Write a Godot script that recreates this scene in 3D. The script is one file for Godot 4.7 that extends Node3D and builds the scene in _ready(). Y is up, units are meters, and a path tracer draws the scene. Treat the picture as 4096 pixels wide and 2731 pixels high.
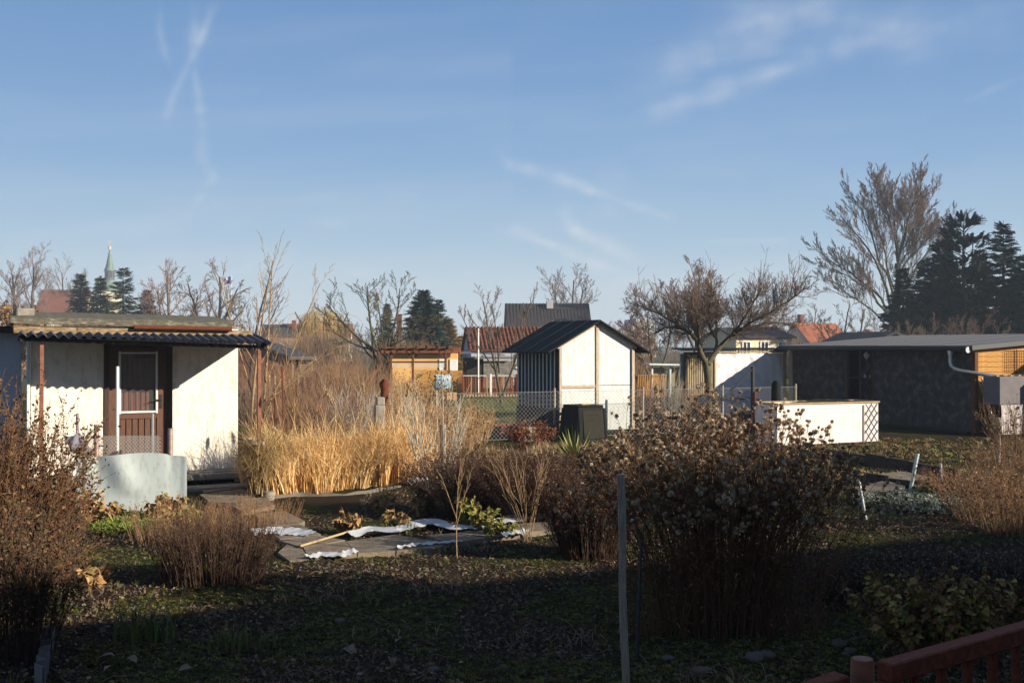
extends Node3D
# An allotment garden on a clear winter afternoon, seen from the steps of the club house.
const F := 1081.0                 # focal length in pixels of a 1024 wide picture
const EYE := 2.2                  # eye height
const GRID := 24.5                # the plots, sheds and paths are all turned by this much
const U := Vector3(0.90996, 0, -0.41469)
const N := Vector3(0.41469, 0, 0.90996)

var rng := RandomNumberGenerator.new()
var used := {}
var M := {}
var T := {}
var bumps := FastNoiseLite.new()
var patch := FastNoiseLite.new()

func _ready() -> void:
	# camera
	var cam := Camera3D.new()
	cam.name = "camera"
	add_child(cam)
	cam.position = Vector3(0, EYE, 0)
	cam.rotation_degrees.x = .21
	cam.fov = rad_to_deg(2.0 * atan(341.0 / F))
	cam.near = .1
	cam.far = 3000
	cam.current = true
	# sky, air and exposure
	var env := Environment.new()
	env.background_mode = Environment.BG_SKY
	env.sky = make_sky()
	env.tonemap_mode = Environment.TONE_MAPPER_LINEAR
	env.tonemap_exposure = 1.9
	env.sdfgi_enabled = true
	env.ssao_enabled = true
	env.ssil_enabled = true
	env.fog_enabled = true
	env.fog_density = .0008
	env.fog_light_color = Color(.78, .84, .9)
	var we := WorldEnvironment.new()
	we.name = "environment"
	we.environment = env
	add_child(we)
	# sun: low, from the right and a little behind
	var sun := DirectionalLight3D.new()
	sun.name = "sun"
	sun.light_energy = 1.6
	sun.light_color = Color(1.0, .955, .875)
	sun.light_angular_distance = .5
	sun.shadow_enabled = true
	add_child(sun)
	var az := deg_to_rad(68.0)
	var el := deg_to_rad(20.5)
	sun.look_at_from_position(Vector3.ZERO, -Vector3(sin(az) * cos(el), sin(el), cos(az) * cos(el)))
	# setting
	rng.seed = 7
	bumps.seed = 31
	bumps.frequency = .05
	patch.seed = 32
	patch.frequency = .05
	patch.fractal_octaves = 3
	materials()
	var cone: StandardMaterial3D = M.fluff.duplicate()
	cone.albedo_color = lin(.07, .045, .025).linear_to_srgb()
	T.conehead = star_mesh(cone, 20, 3)
	build_ground()
	club_house()
	left_hut()
	white_shed()
	dark_shed()
	shelter()
	far_buildings()
	fences()
	chain_fence()
	far_trees()
	apple_tree()
	# things
	path()
	planter()
	compost_bin()
	barrier()
	stakes()
	gate_fence()
	middle_plants()
	near_plants()
	ground_cover()

# ---------------------------------------------------------------- mesh builder
class MB:
	var v := PackedVector3Array()
	var n := PackedVector3Array()
	var c := PackedColorArray()
	var ix := PackedInt32Array()
	var col := Color.WHITE
	func tri(a: Vector3, b: Vector3, d: Vector3) -> void:
		var m := (b - a).cross(d - a).normalized()
		var k := v.size()
		v.append(a); v.append(b); v.append(d)
		for j in 3:
			n.append(m); c.append(col)
		ix.append(k); ix.append(k + 2); ix.append(k + 1)
	func quad(a: Vector3, b: Vector3, d: Vector3, e: Vector3) -> void:
		var m := (b - a).cross(d - a)
		if m.length_squared() < 1e-14:
			m = (d - a).cross(e - a)
		m = m.normalized()
		var k := v.size()
		v.append(a); v.append(b); v.append(d); v.append(e)
		for j in 4:
			n.append(m); c.append(col)
		ix.append(k); ix.append(k + 2); ix.append(k + 1)
		ix.append(k); ix.append(k + 3); ix.append(k + 2)
	func box(ctr: Vector3, s: Vector3, b := 0.0, bs := Basis()) -> void:
		var h := s * 0.5
		b = minf(b, minf(h.x, minf(h.y, h.z)) * 0.8)
		var ax := [Vector3.RIGHT, Vector3.UP, Vector3.BACK]
		for i in 3:
			for sg in [-1.0, 1.0]:
				var w: Vector3 = ax[i]
				var p: Vector3 = ax[(i + 1) % 3]
				var q: Vector3 = ax[(i + 2) % 3]
				var o: Vector3 = w * h[i] * sg
				var pp: Vector3 = p * (h[(i + 1) % 3] - b)
				var qq: Vector3 = q * (h[(i + 2) % 3] - b)
				if sg > 0:
					quad(ctr + bs * (o - pp - qq), ctr + bs * (o + pp - qq), ctr + bs * (o + pp + qq), ctr + bs * (o - pp + qq))
				else:
					quad(ctr + bs * (o - pp - qq), ctr + bs * (o - pp + qq), ctr + bs * (o + pp + qq), ctr + bs * (o + pp - qq))
		if b <= 0.0:
			return
		for i in 3:
			var j := (i + 1) % 3
			var k := (i + 2) % 3
			for sj in [-1.0, 1.0]:
				for sk in [-1.0, 1.0]:
					var e0 := Vector3.ZERO
					var e1 := Vector3.ZERO
					e0[j] = h[j] * sj; e0[k] = (h[k] - b) * sk
					e1[j] = (h[j] - b) * sj; e1[k] = h[k] * sk
					var lo := Vector3.ZERO
					lo[i] = h[i] - b
					if sj * sk > 0:
						quad(ctr + bs * (e0 - lo), ctr + bs * (e0 + lo), ctr + bs * (e1 + lo), ctr + bs * (e1 - lo))
					else:
						quad(ctr + bs * (e0 - lo), ctr + bs * (e1 - lo), ctr + bs * (e1 + lo), ctr + bs * (e0 + lo))
		for sx in [-1.0, 1.0]:
			for sy in [-1.0, 1.0]:
				for sz in [-1.0, 1.0]:
					var a := Vector3(h.x * sx, (h.y - b) * sy, (h.z - b) * sz)
					var d := Vector3((h.x - b) * sx, h.y * sy, (h.z - b) * sz)
					var e := Vector3((h.x - b) * sx, (h.y - b) * sy, h.z * sz)
					if sx * sy * sz > 0:
						tri(ctr + bs * a, ctr + bs * d, ctr + bs * e)
					else:
						tri(ctr + bs * a, ctr + bs * e, ctr + bs * d)
	func beam(a: Vector3, b: Vector3, w: float, h: float, bev := 0.0) -> void:
		var z := (b - a).normalized()
		var x := Vector3.UP.cross(z)
		if x.length() < 0.01:
			x = Vector3.RIGHT
		x = x.normalized()
		box((a + b) * 0.5, Vector3(w, h, a.distance_to(b)), bev, Basis(x, z.cross(x), z))
	func tube(p: PackedVector3Array, r: PackedFloat32Array, sides: int, cap := false) -> void:
		var m := p.size()
		var t := (p[1] - p[0]).normalized()
		var x := t.cross(Vector3(0.31, 0.17, 0.93))
		if x.length() < 0.05:
			x = t.cross(Vector3.RIGHT)
		x = x.normalized()
		var k := v.size()
		for i in m:
			if i > 0 and i < m - 1:
				t = (p[i + 1] - p[i - 1]).normalized()
			elif i > 0:
				t = (p[i] - p[i - 1]).normalized()
			x = (x - t * x.dot(t)).normalized()
			var y := t.cross(x)
			for j in sides:
				var a := TAU * j / sides
				var d := x * cos(a) + y * sin(a)
				v.append(p[i] + d * r[i]); n.append(d); c.append(col)
		for i in m - 1:
			for j in sides:
				var a := k + i * sides + j
				var b := k + i * sides + (j + 1) % sides
				ix.append(a); ix.append(a + sides); ix.append(b)
				ix.append(b); ix.append(a + sides); ix.append(b + sides)
		if cap:
			for e in [0, m - 1]:
				var o := v.size()
				var nn: Vector3 = (p[0] - p[1]).normalized() if e == 0 else (p[m - 1] - p[m - 2]).normalized()
				for j in sides:
					v.append(v[k + e * sides + j]); n.append(nn); c.append(col)
				for j in range(1, sides - 1):
					ix.append(o)
					ix.append(o + j if e == 0 else o + j + 1)
					ix.append(o + j + 1 if e == 0 else o + j)
	func rod(a: Vector3, b: Vector3, r: float, sides := 6, r2 := -1.0) -> void:
		tube(PackedVector3Array([a, b]), PackedFloat32Array([r, r if r2 < 0 else r2]), sides, true)
	func prism(poly: PackedVector2Array, z0: float, z1: float) -> void:      # polygon in x,y, extruded along z
		var id := Geometry2D.triangulate_polygon(poly)
		for i in range(0, id.size(), 3):
			var a := poly[id[i]]; var b := poly[id[i + 1]]; var d := poly[id[i + 2]]
			if (b - a).cross(d - a) < 0:
				var s := b; b = d; d = s
			tri(Vector3(a.x, a.y, z1), Vector3(b.x, b.y, z1), Vector3(d.x, d.y, z1))
			tri(Vector3(a.x, a.y, z0), Vector3(d.x, d.y, z0), Vector3(b.x, b.y, z0))
		var cw := Geometry2D.is_polygon_clockwise(poly)
		for i in poly.size():
			var a := poly[i]; var b := poly[(i + 1) % poly.size()]
			if cw:
				quad(Vector3(a.x, a.y, z0), Vector3(a.x, a.y, z1), Vector3(b.x, b.y, z1), Vector3(b.x, b.y, z0))
			else:
				quad(Vector3(a.x, a.y, z0), Vector3(b.x, b.y, z0), Vector3(b.x, b.y, z1), Vector3(a.x, a.y, z1))
	func slab(poly: PackedVector2Array, y0: float, y1: float) -> void:       # polygon in x,z, extruded along y
		var s := MB.new()
		s.col = col
		s.prism(poly, 0, 1)
		var k := v.size()
		for i in s.v.size():
			v.append(Vector3(s.v[i].x, lerpf(y1, y0, s.v[i].z), s.v[i].y))
			n.append(Vector3(s.n[i].x, -s.n[i].z, s.n[i].y)); c.append(col)
		for i in s.ix.size():
			ix.append(k + s.ix[i])
	func grid(nu: int, nv: int, f: Callable, colf = null) -> void:    # smooth surface f(u, v)
		var k := v.size()
		for j in nv + 1:
			for i in nu + 1:
				v.append(f.call(float(i) / nu, float(j) / nv))
				n.append(Vector3.ZERO)
				c.append(colf.call(v[v.size() - 1]) if colf != null else col)
		for j in nv:
			for i in nu:
				var a := k + j * (nu + 1) + i
				var b := a + 1
				var d := a + nu + 1
				var e := d + 1
				for q in [[a, b, e], [a, e, d]]:
					var m := (v[q[1]] - v[q[0]]).cross(v[q[2]] - v[q[0]])
					for w in q:
						n[w] += m
					ix.append(q[0]); ix.append(q[2]); ix.append(q[1])
		for i in range(k, v.size()):
			n[i] = n[i].normalized()
	func mesh(mat: Material) -> ArrayMesh:
		var a := []
		a.resize(Mesh.ARRAY_MAX)
		a[Mesh.ARRAY_VERTEX] = v
		a[Mesh.ARRAY_NORMAL] = n
		a[Mesh.ARRAY_COLOR] = c
		a[Mesh.ARRAY_INDEX] = ix
		var m := ArrayMesh.new()
		m.add_surface_from_arrays(Mesh.PRIMITIVE_TRIANGLES, a)
		m.surface_set_material(0, mat)
		return m

# ---------------------------------------------------------------- things and parts
func numbered(called: String) -> String:
	if not used.has(called):
		used[called] = 0
		return called
	used[called] += 1
	return "%s_%03d" % [called, used[called]]

func tag(o: Node3D, label: String, category: String, group := "") -> Node3D:
	o.set_meta("label", label)
	o.set_meta("category", category)
	if group:
		o.set_meta("group", group)
	return o

func thing(called: String, label: String, category: String, at := Vector3.ZERO, turn := 0.0, group := "") -> Node3D:
	var o := Node3D.new()
	o.name = numbered(called)
	add_child(o)
	o.position = at
	o.rotation_degrees.y = turn
	return tag(o, label, category, group)

func part(called: String, b, mat: Material, parent: Node, xf := Transform3D()) -> MeshInstance3D:
	var o := MeshInstance3D.new()
	o.mesh = b.mesh(mat) if b is MB else b
	o.name = called if parent != self else numbered(called)
	o.transform = xf
	parent.add_child(o, true)
	return o

func structure(called: String, b, mat: Material) -> MeshInstance3D:
	var o := part(called, b, mat, self)
	o.set_meta("kind", "structure")
	return o

func copy(o: Node3D, label: String, at: Vector3, turn: float) -> Node3D:
	var r: Node3D = o.duplicate()
	var base := String(o.name)
	r.name = numbered(base)
	add_child(r)
	r.position = at
	r.rotation_degrees.y = turn
	r.set_meta("label", label)
	return r

func many(called: String, m: Mesh, xf: Array, cols: Array, parent: Node) -> MultiMeshInstance3D:
	var mm := MultiMesh.new()
	mm.transform_format = MultiMesh.TRANSFORM_3D
	mm.use_colors = true
	mm.mesh = m
	mm.instance_count = xf.size()
	for i in xf.size():
		mm.set_instance_transform(i, xf[i])
		mm.set_instance_color(i, cols[i % cols.size()])
	var o := MultiMeshInstance3D.new()
	o.multimesh = mm
	o.name = called if parent != self else numbered(called)
	parent.add_child(o, true)
	o.set_meta("kind", "stuff")
	return o

# ---------------------------------------------------------------- small maths
func rr(a: float, b: float) -> float:
	return rng.randf_range(a, b)

func rv(s := 1.0) -> Vector3:
	return Vector3(rr(-s, s), rr(-s, s), rr(-s, s))

func ground(x: float, z: float) -> float:
	var d := Vector2(x, z + 12).length()
	return bumps.get_noise_2d(x * 6, z * 6) * 0.05 * clampf(1.4 - d / 60.0, 0, 1) + bumps.get_noise_2d(x * 40 + 90, z * 40) * 0.018 * clampf(1.2 - d / 22.0, 0, 1)

func on(px: float, d: float, dy := 0.0) -> Vector3:          # the ground point d metres out, in the direction of picture column px
	var x := (px - 512.0) / F * d
	return Vector3(x, ground(x, -d) + dy, -d)

func high(py: float, d: float) -> float:                     # the height seen at picture row py, d metres out
	return EYE - (py - 345.0) / F * d

func tilt(d: Vector3, ang: float) -> Vector3:                # d turned by ang towards a random side
	var s := d.cross(rv()).normalized()
	return d.rotated(s, ang)

func lin(r: float, g: float, b: float) -> Color:
	return Color(r, g, b)

func sc(b: Basis, s: Vector3) -> Basis:                      # b after scaling along its own axes
	return b * Basis.from_scale(s)

func frame(z: Vector3, up := Vector3.UP) -> Basis:
	z = z.normalized()
	var x := up.cross(z)
	if x.length() < 0.01:
		x = Vector3.RIGHT
	x = x.normalized()
	return Basis(x, z.cross(x), z)

# ---------------------------------------------------------------- materials
func noise(sd: int, freq: float, lo: Color, hi: Color, oct := 4, size := 512, mid = null, kind := FastNoiseLite.TYPE_SIMPLEX_SMOOTH) -> NoiseTexture2D:
	var f := FastNoiseLite.new()
	f.seed = sd
	f.noise_type = kind
	f.frequency = freq
	f.fractal_octaves = oct
	f.fractal_gain = 0.6
	var t := NoiseTexture2D.new()
	t.width = size
	t.height = size
	t.seamless = true
	t.noise = f
	var g := Gradient.new()
	g.set_color(0, lo.linear_to_srgb())
	g.set_color(1, hi.linear_to_srgb())
	if mid != null:
		g.add_point(0.5, (mid as Color).linear_to_srgb())
	t.color_ramp = g
	return t

func bump(sd: int, freq: float, strength: float, oct := 3) -> NoiseTexture2D:
	var f := FastNoiseLite.new()
	f.seed = sd
	f.frequency = freq
	f.fractal_octaves = oct
	var t := NoiseTexture2D.new()
	t.width = 512
	t.height = 512
	t.seamless = true
	t.as_normal_map = true
	t.bump_strength = strength
	t.noise = f
	return t

func mat(called: String, r: float, g: float, b: float, rough := 0.9, tex = null, sc := Vector3.ONE, nrm = null, nscale := 1.0) -> StandardMaterial3D:
	var m := StandardMaterial3D.new()
	m.resource_name = called
	m.albedo_color = Color(r, g, b).linear_to_srgb()
	m.roughness = rough
	m.vertex_color_use_as_albedo = true
	if rough > 0.7:
		m.metallic_specular = 0.25
	if tex != null:
		m.albedo_texture = tex
	if nrm != null:
		m.normal_enabled = true
		m.normal_texture = nrm
		m.normal_scale = nscale
	if tex != null or nrm != null:
		m.uv1_triplanar = true
		m.uv1_scale = sc
	M[called] = m
	return m

func materials() -> void:
	var w := lin(1, 1, 1)
	T.fine = noise(3, 0.02, lin(.5, .5, .5), w)
	T.blotch = noise(4, 0.008, lin(.45, .43, .4), w, 5)
	T.grain = noise(5, 0.012, lin(.42, .38, .34), w, 5)
	T.soft = noise(6, 0.006, lin(.8, .79, .77), w, 3)
	T.stain = noise(7, 0.01, lin(.3, .25, .18), lin(1, .97, .9), 5, 512, lin(.75, .7, .6))
	T.camo = noise(8, 0.012, lin(.05, .049, .05), lin(.22, .21, .2), 4, 512, lin(.088, .085, .084))
	T.soil = noise(9, 0.03, lin(.35, .33, .3), w, 5)
	T.grime = noise(16, 0.014, lin(.74, .7, .64), lin(1, 1, 1), 4, 512, lin(.96, .955, .945))
	T.felt = noise(10, 0.05, lin(.7, .7, .7), w, 3)
	T.stucco = bump(11, 0.05, 4.0)
	T.rough = bump(12, 0.05, 4.0)
	T.wave = bump(13, 0.006, 3.0, 2)
	T.lichen = noise(14, 0.02, lin(.13, .125, .1), lin(.75, .72, .62), 5, 512, lin(.2, .19, .15))
	T.rust = noise(15, 0.015, lin(.13, .09, .055), lin(.5, .45, .36), 5, 512, lin(.25, .18, .1))
	mat("render", .8, .74, .64, .95, T.grime, Vector3(.9, .35, .9), T.stucco, .6)
	mat("render_blue_shade", .40, .43, .50, .95, T.soft, Vector3.ONE * .6, T.stucco, .5)  # blue grey holds the shade that the white hut throws
	mat("concrete", .3, .275, .24, .95, T.blotch, Vector3.ONE * .9, T.rough, .5)
	mat("slab", .25, .2, .15, .95, T.blotch, Vector3.ONE * 1.1, T.rough, .7)
	mat("kerb", .09, .075, .06, .95, T.blotch, Vector3.ONE * 1.3, T.rough, .7)
	mat("roofing", .48, .45, .41, .95, T.lichen, Vector3(.6, 2, 2))
	mat("felt", .022, .022, .024, .95, T.felt, Vector3.ONE * 2, T.rough, .3)
	mat("felt_grey", .16, .15, .15, .8, T.soft, Vector3(.4, 2, 2))
	mat("fibre", .1, .097, .105, .9, T.soft, Vector3.ONE)
	mat("fascia", .9, .85, .8, .95, T.rust, Vector3(.7, 3, 3))
	mat("rail_paint", .22, .062, .036, .75, T.grain, Vector3(7, 3, 3), T.rough, .2)
	mat("post_paint", .3, .11, .06, .7, T.blotch, Vector3.ONE * 2)
	mat("rusty", .16, .05, .028, .85, T.blotch, Vector3.ONE * 3)
	mat("black_iron", .02, .015, .013, .7, T.blotch, Vector3.ONE * 3)
	mat("door_brown", .15, .062, .035, .6, T.grain, Vector3(8, .7, 8))
	mat("door_dark", .05, .024, .016, .7, T.grain, Vector3(8, .7, 8))
	mat("white_paint", .8, .79, .75, .6, T.soft, Vector3.ONE * 2)
	mat("panel_white", .62, .645, .62, .85, T.grime, Vector3(1.1, .3, 1.1))
	mat("planter_white", .78, .68, .63, .8, T.grime, Vector3(1.3, .35, 1.3))
	mat("stud_y", .64, .53, .42, .85, T.grain, Vector3(10, .8, 10))
	mat("stud_x", .64, .53, .42, .85, T.grain, Vector3(.8, 10, 10))
	mat("grey_wood_y", .42, .37, .31, .95, T.grain, Vector3(14, 1, 14), T.rough, .5)
	mat("grey_wood_x", .22, .2, .17, .95, T.grain, Vector3(1, 14, 14), T.rough, .5)
	mat("dark_wood", .055, .048, .042, .95, T.grain, Vector3(1, 12, 12))
	mat("warm_wood", .62, .33, .1, .8, T.grain, Vector3(.9, 9, 9))
	mat("pale_wood", .55, .42, .24, .85, T.grain, Vector3(.9, 9, 9))
	mat("brown_wood", .16, .075, .038, .85, T.grain, Vector3(9, 1, 9))
	mat("picket", .3, .12, .055, .85, T.grain, Vector3(12, 1, 12))
	mat("picket_red", .2, .05, .03, .85, T.grain, Vector3(12, 1, 12))
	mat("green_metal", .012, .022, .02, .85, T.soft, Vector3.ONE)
	mat("rib_light", .78, .8, .79, .5)
	mat("zinc", .45, .45, .47, .35, T.soft, Vector3.ONE * 3)
	M.zinc.metallic = .75
	mat("gutter", .03, .033, .038, .45)
	mat("camo", .72, .68, .64, .95, T.camo, Vector3.ONE * .55)
	mat("camo_pale", .55, .5, .5, .9, T.blotch, Vector3.ONE * 1.2)
	mat("tank", .17, .155, .16, .85, T.soft, Vector3.ONE)
	mat("tube_pink", .46, .33, .29, .5, T.blotch, Vector3.ONE * 4)
	M.tube_pink.metallic = .3
	mat("mesh_metal", .45, .42, .38, .5)
	mat("wire", .28, .27, .26, .6)
	mat("sheet", .56, .615, .59, .45, T.grime, Vector3(1.5, .6, 1.5))
	mat("film_white", .43, .43, .44, .6, null, Vector3.ONE, T.wave, .8)
	mat("cloth_grey", .16, .165, .2, .9)
	mat("black_plastic", .013, .013, .012, .8, T.soft, Vector3.ONE * 2)
	mat("olive_plastic", .03, .027, .019, .85, T.soft, Vector3.ONE * 2)
	mat("brick", .23, .085, .055, .9, T.blotch, Vector3.ONE * 3)
	mat("brown_sheet", .29, .22, .12, .7, T.soft, Vector3.ONE)
	mat("tile_red", .22, .078, .045, .85, T.fine, Vector3.ONE * .35)
	mat("tile_orange", .3, .1, .052, .85, T.blotch, Vector3.ONE * .2)
	mat("roof_brown", .032, .021, .02, .7, T.soft, Vector3.ONE * .3)
	mat("roof_slate", .06, .06, .065, .8, T.blotch, Vector3.ONE * .3)
	mat("wall_cream", .72, .62, .42, .9, T.soft, Vector3.ONE * .3)
	mat("wall_grey", .42, .41, .42, .9, T.soft, Vector3.ONE * .3)
	mat("wall_brown", .28, .13, .08, .9, T.blotch, Vector3.ONE * .5)
	mat("wall_orange", .78, .44, .16, .9, T.soft, Vector3.ONE * .3)
	mat("copper", .16, .25, .2, .6, T.blotch, Vector3.ONE * .2)
	mat("belfry", .09, .085, .08, .9)
	mat("gold", .6, .38, .2, .5)
	mat("blue_tarp", .1, .12, .2, .6)
	mat("void", .012, .011, .01, 1.0)
	mat("curtain", .25, .09, .065, .95, T.grain, Vector3(14, .5, 14))
	mat("leaf", 1, 1, 1, .75)
	M.leaf.backlight_enabled = true
	M.leaf.backlight = Color(.25, .22, .12)
	mat("bark", .15, .115, .085, .95, T.blotch, Vector3.ONE * 2)
	mat("bark_dark", .085, .07, .055, .95, T.blotch, Vector3.ONE * 2)
	mat("bark_olive", .13, .115, .07, .95, T.blotch, Vector3.ONE * 3)
	mat("bark_tan", .4, .27, .15, .9, T.blotch, Vector3.ONE * 4)
	mat("bark_pale", .5, .45, .37, .9, T.blotch, Vector3.ONE * 5)
	mat("twig", .17, .115, .085, .9)
	mat("twig_red", .2, .12, .085, .9)
	mat("twig_gold", .42, .28, .09, .9)
	mat("stem_brown", .25, .145, .075, .9)
	mat("aster_stem", .15, .08, .045, .9)
	mat("stem_tan", .4, .26, .14, .9)
	mat("stem_dark", .075, .045, .032, .9)
	mat("needle", 1, 1, 1, .75)
	mat("straw", 1, 1, 1, .7)
	M.straw.backlight_enabled = true
	M.straw.backlight = Color(.2, .16, .08)
	mat("fluff", 1, 1, 1, 1.0)
	M.fluff.backlight_enabled = true
	M.fluff.backlight = Color(.12, .11, .09)
	mat("stone", .15, .13, .115, .9, T.blotch, Vector3.ONE * 4)
	mat("soil", 1, 1, 1, 1.0, T.soil, Vector3.ONE * 1.5, T.rough, 1.0)
	M.soil.uv1_world_triplanar = true
	M.soil.metallic_specular = .06
	var g := StandardMaterial3D.new()
	g.resource_name = "glass"
	g.transparency = BaseMaterial3D.TRANSPARENCY_ALPHA
	g.albedo_color = Color(.5, .5, .5, .12)
	g.roughness = .03
	M.glass = g
	var f := StandardMaterial3D.new()
	f.resource_name = "film"
	f.transparency = BaseMaterial3D.TRANSPARENCY_ALPHA
	f.albedo_color = Color(.93, .9, .89, .9)
	f.roughness = .6
	f.normal_enabled = true
	f.normal_texture = T.wave
	f.uv1_triplanar = true
	f.uv1_scale = Vector3(.8, 1.6, .8)
	f.normal_scale = 1.2
	M.film = f
	mat("glass_dark", .03, .035, .04, .08)

# ---------------------------------------------------------------- sky: blue, paler towards the horizon, thin cirrus all round and some old contrails
func make_sky() -> Sky:
	var W := 2560
	var H := 1280
	var gain := 1.0 / 2.05
	var px := PackedFloat32Array()
	px.resize(W * H * 3)
	var st := PackedFloat32Array()
	st.resize(W * (H / 2))
	var wisp := FastNoiseLite.new()
	wisp.seed = 21
	wisp.frequency = .02
	wisp.fractal_octaves = 4
	var fibre := FastNoiseLite.new()
	fibre.seed = 23
	fibre.frequency = .09
	fibre.fractal_octaves = 3
	var broad := FastNoiseLite.new()
	broad.seed = 22
	broad.frequency = .006
	broad.fractal_octaves = 3
	# contrails and streaks: azimuth, elevation (degrees), width, strength
	var A := func(x, y): return Vector2(rad_to_deg(atan((x - 1176.0) * .43537 / F)), rad_to_deg(atan((792.0 - y) * .43537 / F * cos(atan((x - 1176.0) * .43537 / F)))))
	var lines := [
		[[[495, -10], [470, 50], [445, 110], [425, 150], [400, 200], [375, 270]], .24, .17],
		[[[440, -10], [445, 60], [440, 140], [452, 220], [462, 290], [458, 350], [472, 380], [488, 405], [462, 435], [440, 480]], .3, .12],
		[[[365, -10], [362, 60], [375, 120], [400, 170]], .25, .08],
		[[[1140, 350], [1170, 375], [1260, 395], [1330, 425], [1390, 445], [1460, 470], [1550, 500]], .34, .22],
		[[[1120, 515], [1200, 535], [1270, 560], [1360, 600], [1470, 640]], .36, .26],
		[[[1300, 470], [1295, 500], [1330, 535], [1400, 565], [1450, 590], [1510, 630]], .45, .24],
		[[[1390, 370], [1400, 440], [1390, 530]], 1.1, .08],
		[[[1480, 200], [1580, 130], [1700, 70], [1850, 20], [1960, -30]], 1.5, .16],
		[[[1440, 265], [1560, 235], [1680, 195], [1800, 150], [1960, 90], [2150, 60], [2360, 10]], .7, .15],
		[[[1700, 20], [1900, 30], [2100, 75], [2360, 20]], 1.2, .13],
		[[[1500, 555], [1640, 550], [1760, 548], [1890, 545]], .14, .16],
		[[[2200, 235], [2270, 205], [2360, 165]], .14, .14],
		[[[2260, 530], [2360, 505]], .14, .22],
		[[[700, 600], [830, 625], [1000, 660], [1100, 690]], .5, .1],
		[[[0, 560], [240, 535], [520, 500], [800, 470], [1150, 440]], .8, .05],
		[[[0, 500], [120, 540], [260, 560]], .3, .07],
		[[[1700, 600], [1900, 585], [2060, 570]], .25, .08],
		[[[1060, 640], [1400, 655], [1700, 640], [1900, 650]], .9, .14],
		[[[0, 590], [300, 615], [600, 600], [1000, 640]], 1.0, .1],
	]
	var flat := []
	for l in lines:
		var q := []
		for p in l[0]:
			q.append(A.call(p[0], p[1]))
		flat.append([q, l[1], l[2]])
	var g := RandomNumberGenerator.new()
	g.seed = 5
	for i in 46:                                             # the same kinds of trail in every other part of the sky
		var az := g.randf_range(32, 328)
		var el := g.randf_range(2, 60)
		var q := [Vector2(az, el)]
		var d := Vector2(g.randf_range(-4, 4), g.randf_range(-2.2, 2.2))
		for k in 5:
			d += Vector2(g.randf_range(-1.4, 1.4), g.randf_range(-.9, .9))
			q.append(q[-1] + d)
		flat.append([q, g.randf_range(.2, 1.1), g.randf_range(.05, .16)])
	for l in flat:
		var q: Array = l[0]
		for i in q.size() - 1:
			var steps := int(q[i].distance_to(q[i + 1]) * W / 360.0 / maxf(l[1] * 2.2, .7)) + 1
			for s in steps:
				var p: Vector2 = q[i].lerp(q[i + 1], float(s) / steps)
				var fade := minf(1.0, minf((i + float(s) / steps) * .9 + .12, (q.size() - 1 - i - float(s) / steps) * .9 + .12))
				var cx := p.x / 360.0 * W
				var cy := (.5 - p.y / 180.0) * H
				var r: float = l[1] * W / 360.0 * (.8 + .5 * wisp.get_noise_2d(cx * 2, cy * 2))
				var amp: float = l[2] * 1.25 * fade * clampf(.95 + 1.1 * wisp.get_noise_2d(cx * 3 + 500, cy * 3), .25, 1.5)
				var R := int(r * 2.2) + 1
				for y in range(maxi(0, int(cy) - R), mini(H / 2 - 1, int(cy) + R) + 1):
					for x in range(int(cx) - R, int(cx) + R + 1):
						var dd := ((x - cx) * (x - cx) + (y - cy) * (y - cy)) / (r * r)
						if dd > 5:
							continue
						var k := y * W + posmod(x, W)
						st[k] = maxf(st[k], amp * exp(-dd))
	var stops := [[0.0, .68, .74, .77], [1.5, .65, .735, .775], [3.5, .53, .67, .78], [6.0, .385, .565, .755], [9.5, .27, .455, .72], [13.5, .2, .375, .665], [18.0, .155, .315, .605], [30.0, .155, .28, .51], [60.0, .165, .255, .42], [90.0, .165, .245, .4]]
	var i0 := 0
	for y in H:
		var el := 90.0 - (y + .5) * 180.0 / H
		if el < 0:
			for x in W:
				var k := (y * W + x) * 3
				px[k] = .14; px[k + 1] = .13; px[k + 2] = .11
			continue
		i0 = 0
		while i0 < stops.size() - 2 and stops[i0 + 1][0] < el:
			i0 += 1
		var t: float = (el - stops[i0][0]) / (stops[i0 + 1][0] - stops[i0][0])
		var r0: float = lerpf(stops[i0][1], stops[i0 + 1][1], t) * gain
		var g0: float = lerpf(stops[i0][2], stops[i0 + 1][2], t) * gain
		var b0: float = lerpf(stops[i0][3], stops[i0 + 1][3], t) * gain
		var band := clampf(1.0 - el / 75.0, .15, 1.0)
		for x in W:
			var c := st[y * W + x]
			var xx := x * (1.0 + .15 * sin(y * .01))
			var b := broad.get_noise_2d(xx * .8, y * 4.0)
			var s := wisp.get_noise_2d(xx * .55 + b * 60, y * 3.2 + x * .25)
			c += maxf(0.0, b + .12) * .07 * band + maxf(0.0, s * .8 + b * .5) * .10 * band
			if c > .02 and st[y * W + x] > .01:
				c *= 1.0 + .5 * s + .6 * fibre.get_noise_2d(x * .6 + y * .5, y * 1.6)
			c = clampf(c, 0, .6)
			var k := (y * W + x) * 3
			px[k] = r0 + (.76 * gain - r0) * c
			px[k + 1] = g0 + (.80 * gain - g0) * c
			px[k + 2] = b0 + (.86 * gain - b0) * c
	var im := Image.create_from_data(W, H, false, Image.FORMAT_RGBF, px.to_byte_array())
	var m := PanoramaSkyMaterial.new()
	m.panorama = ImageTexture.create_from_image(im)
	var s := Sky.new()
	s.sky_material = m
	return s

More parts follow.
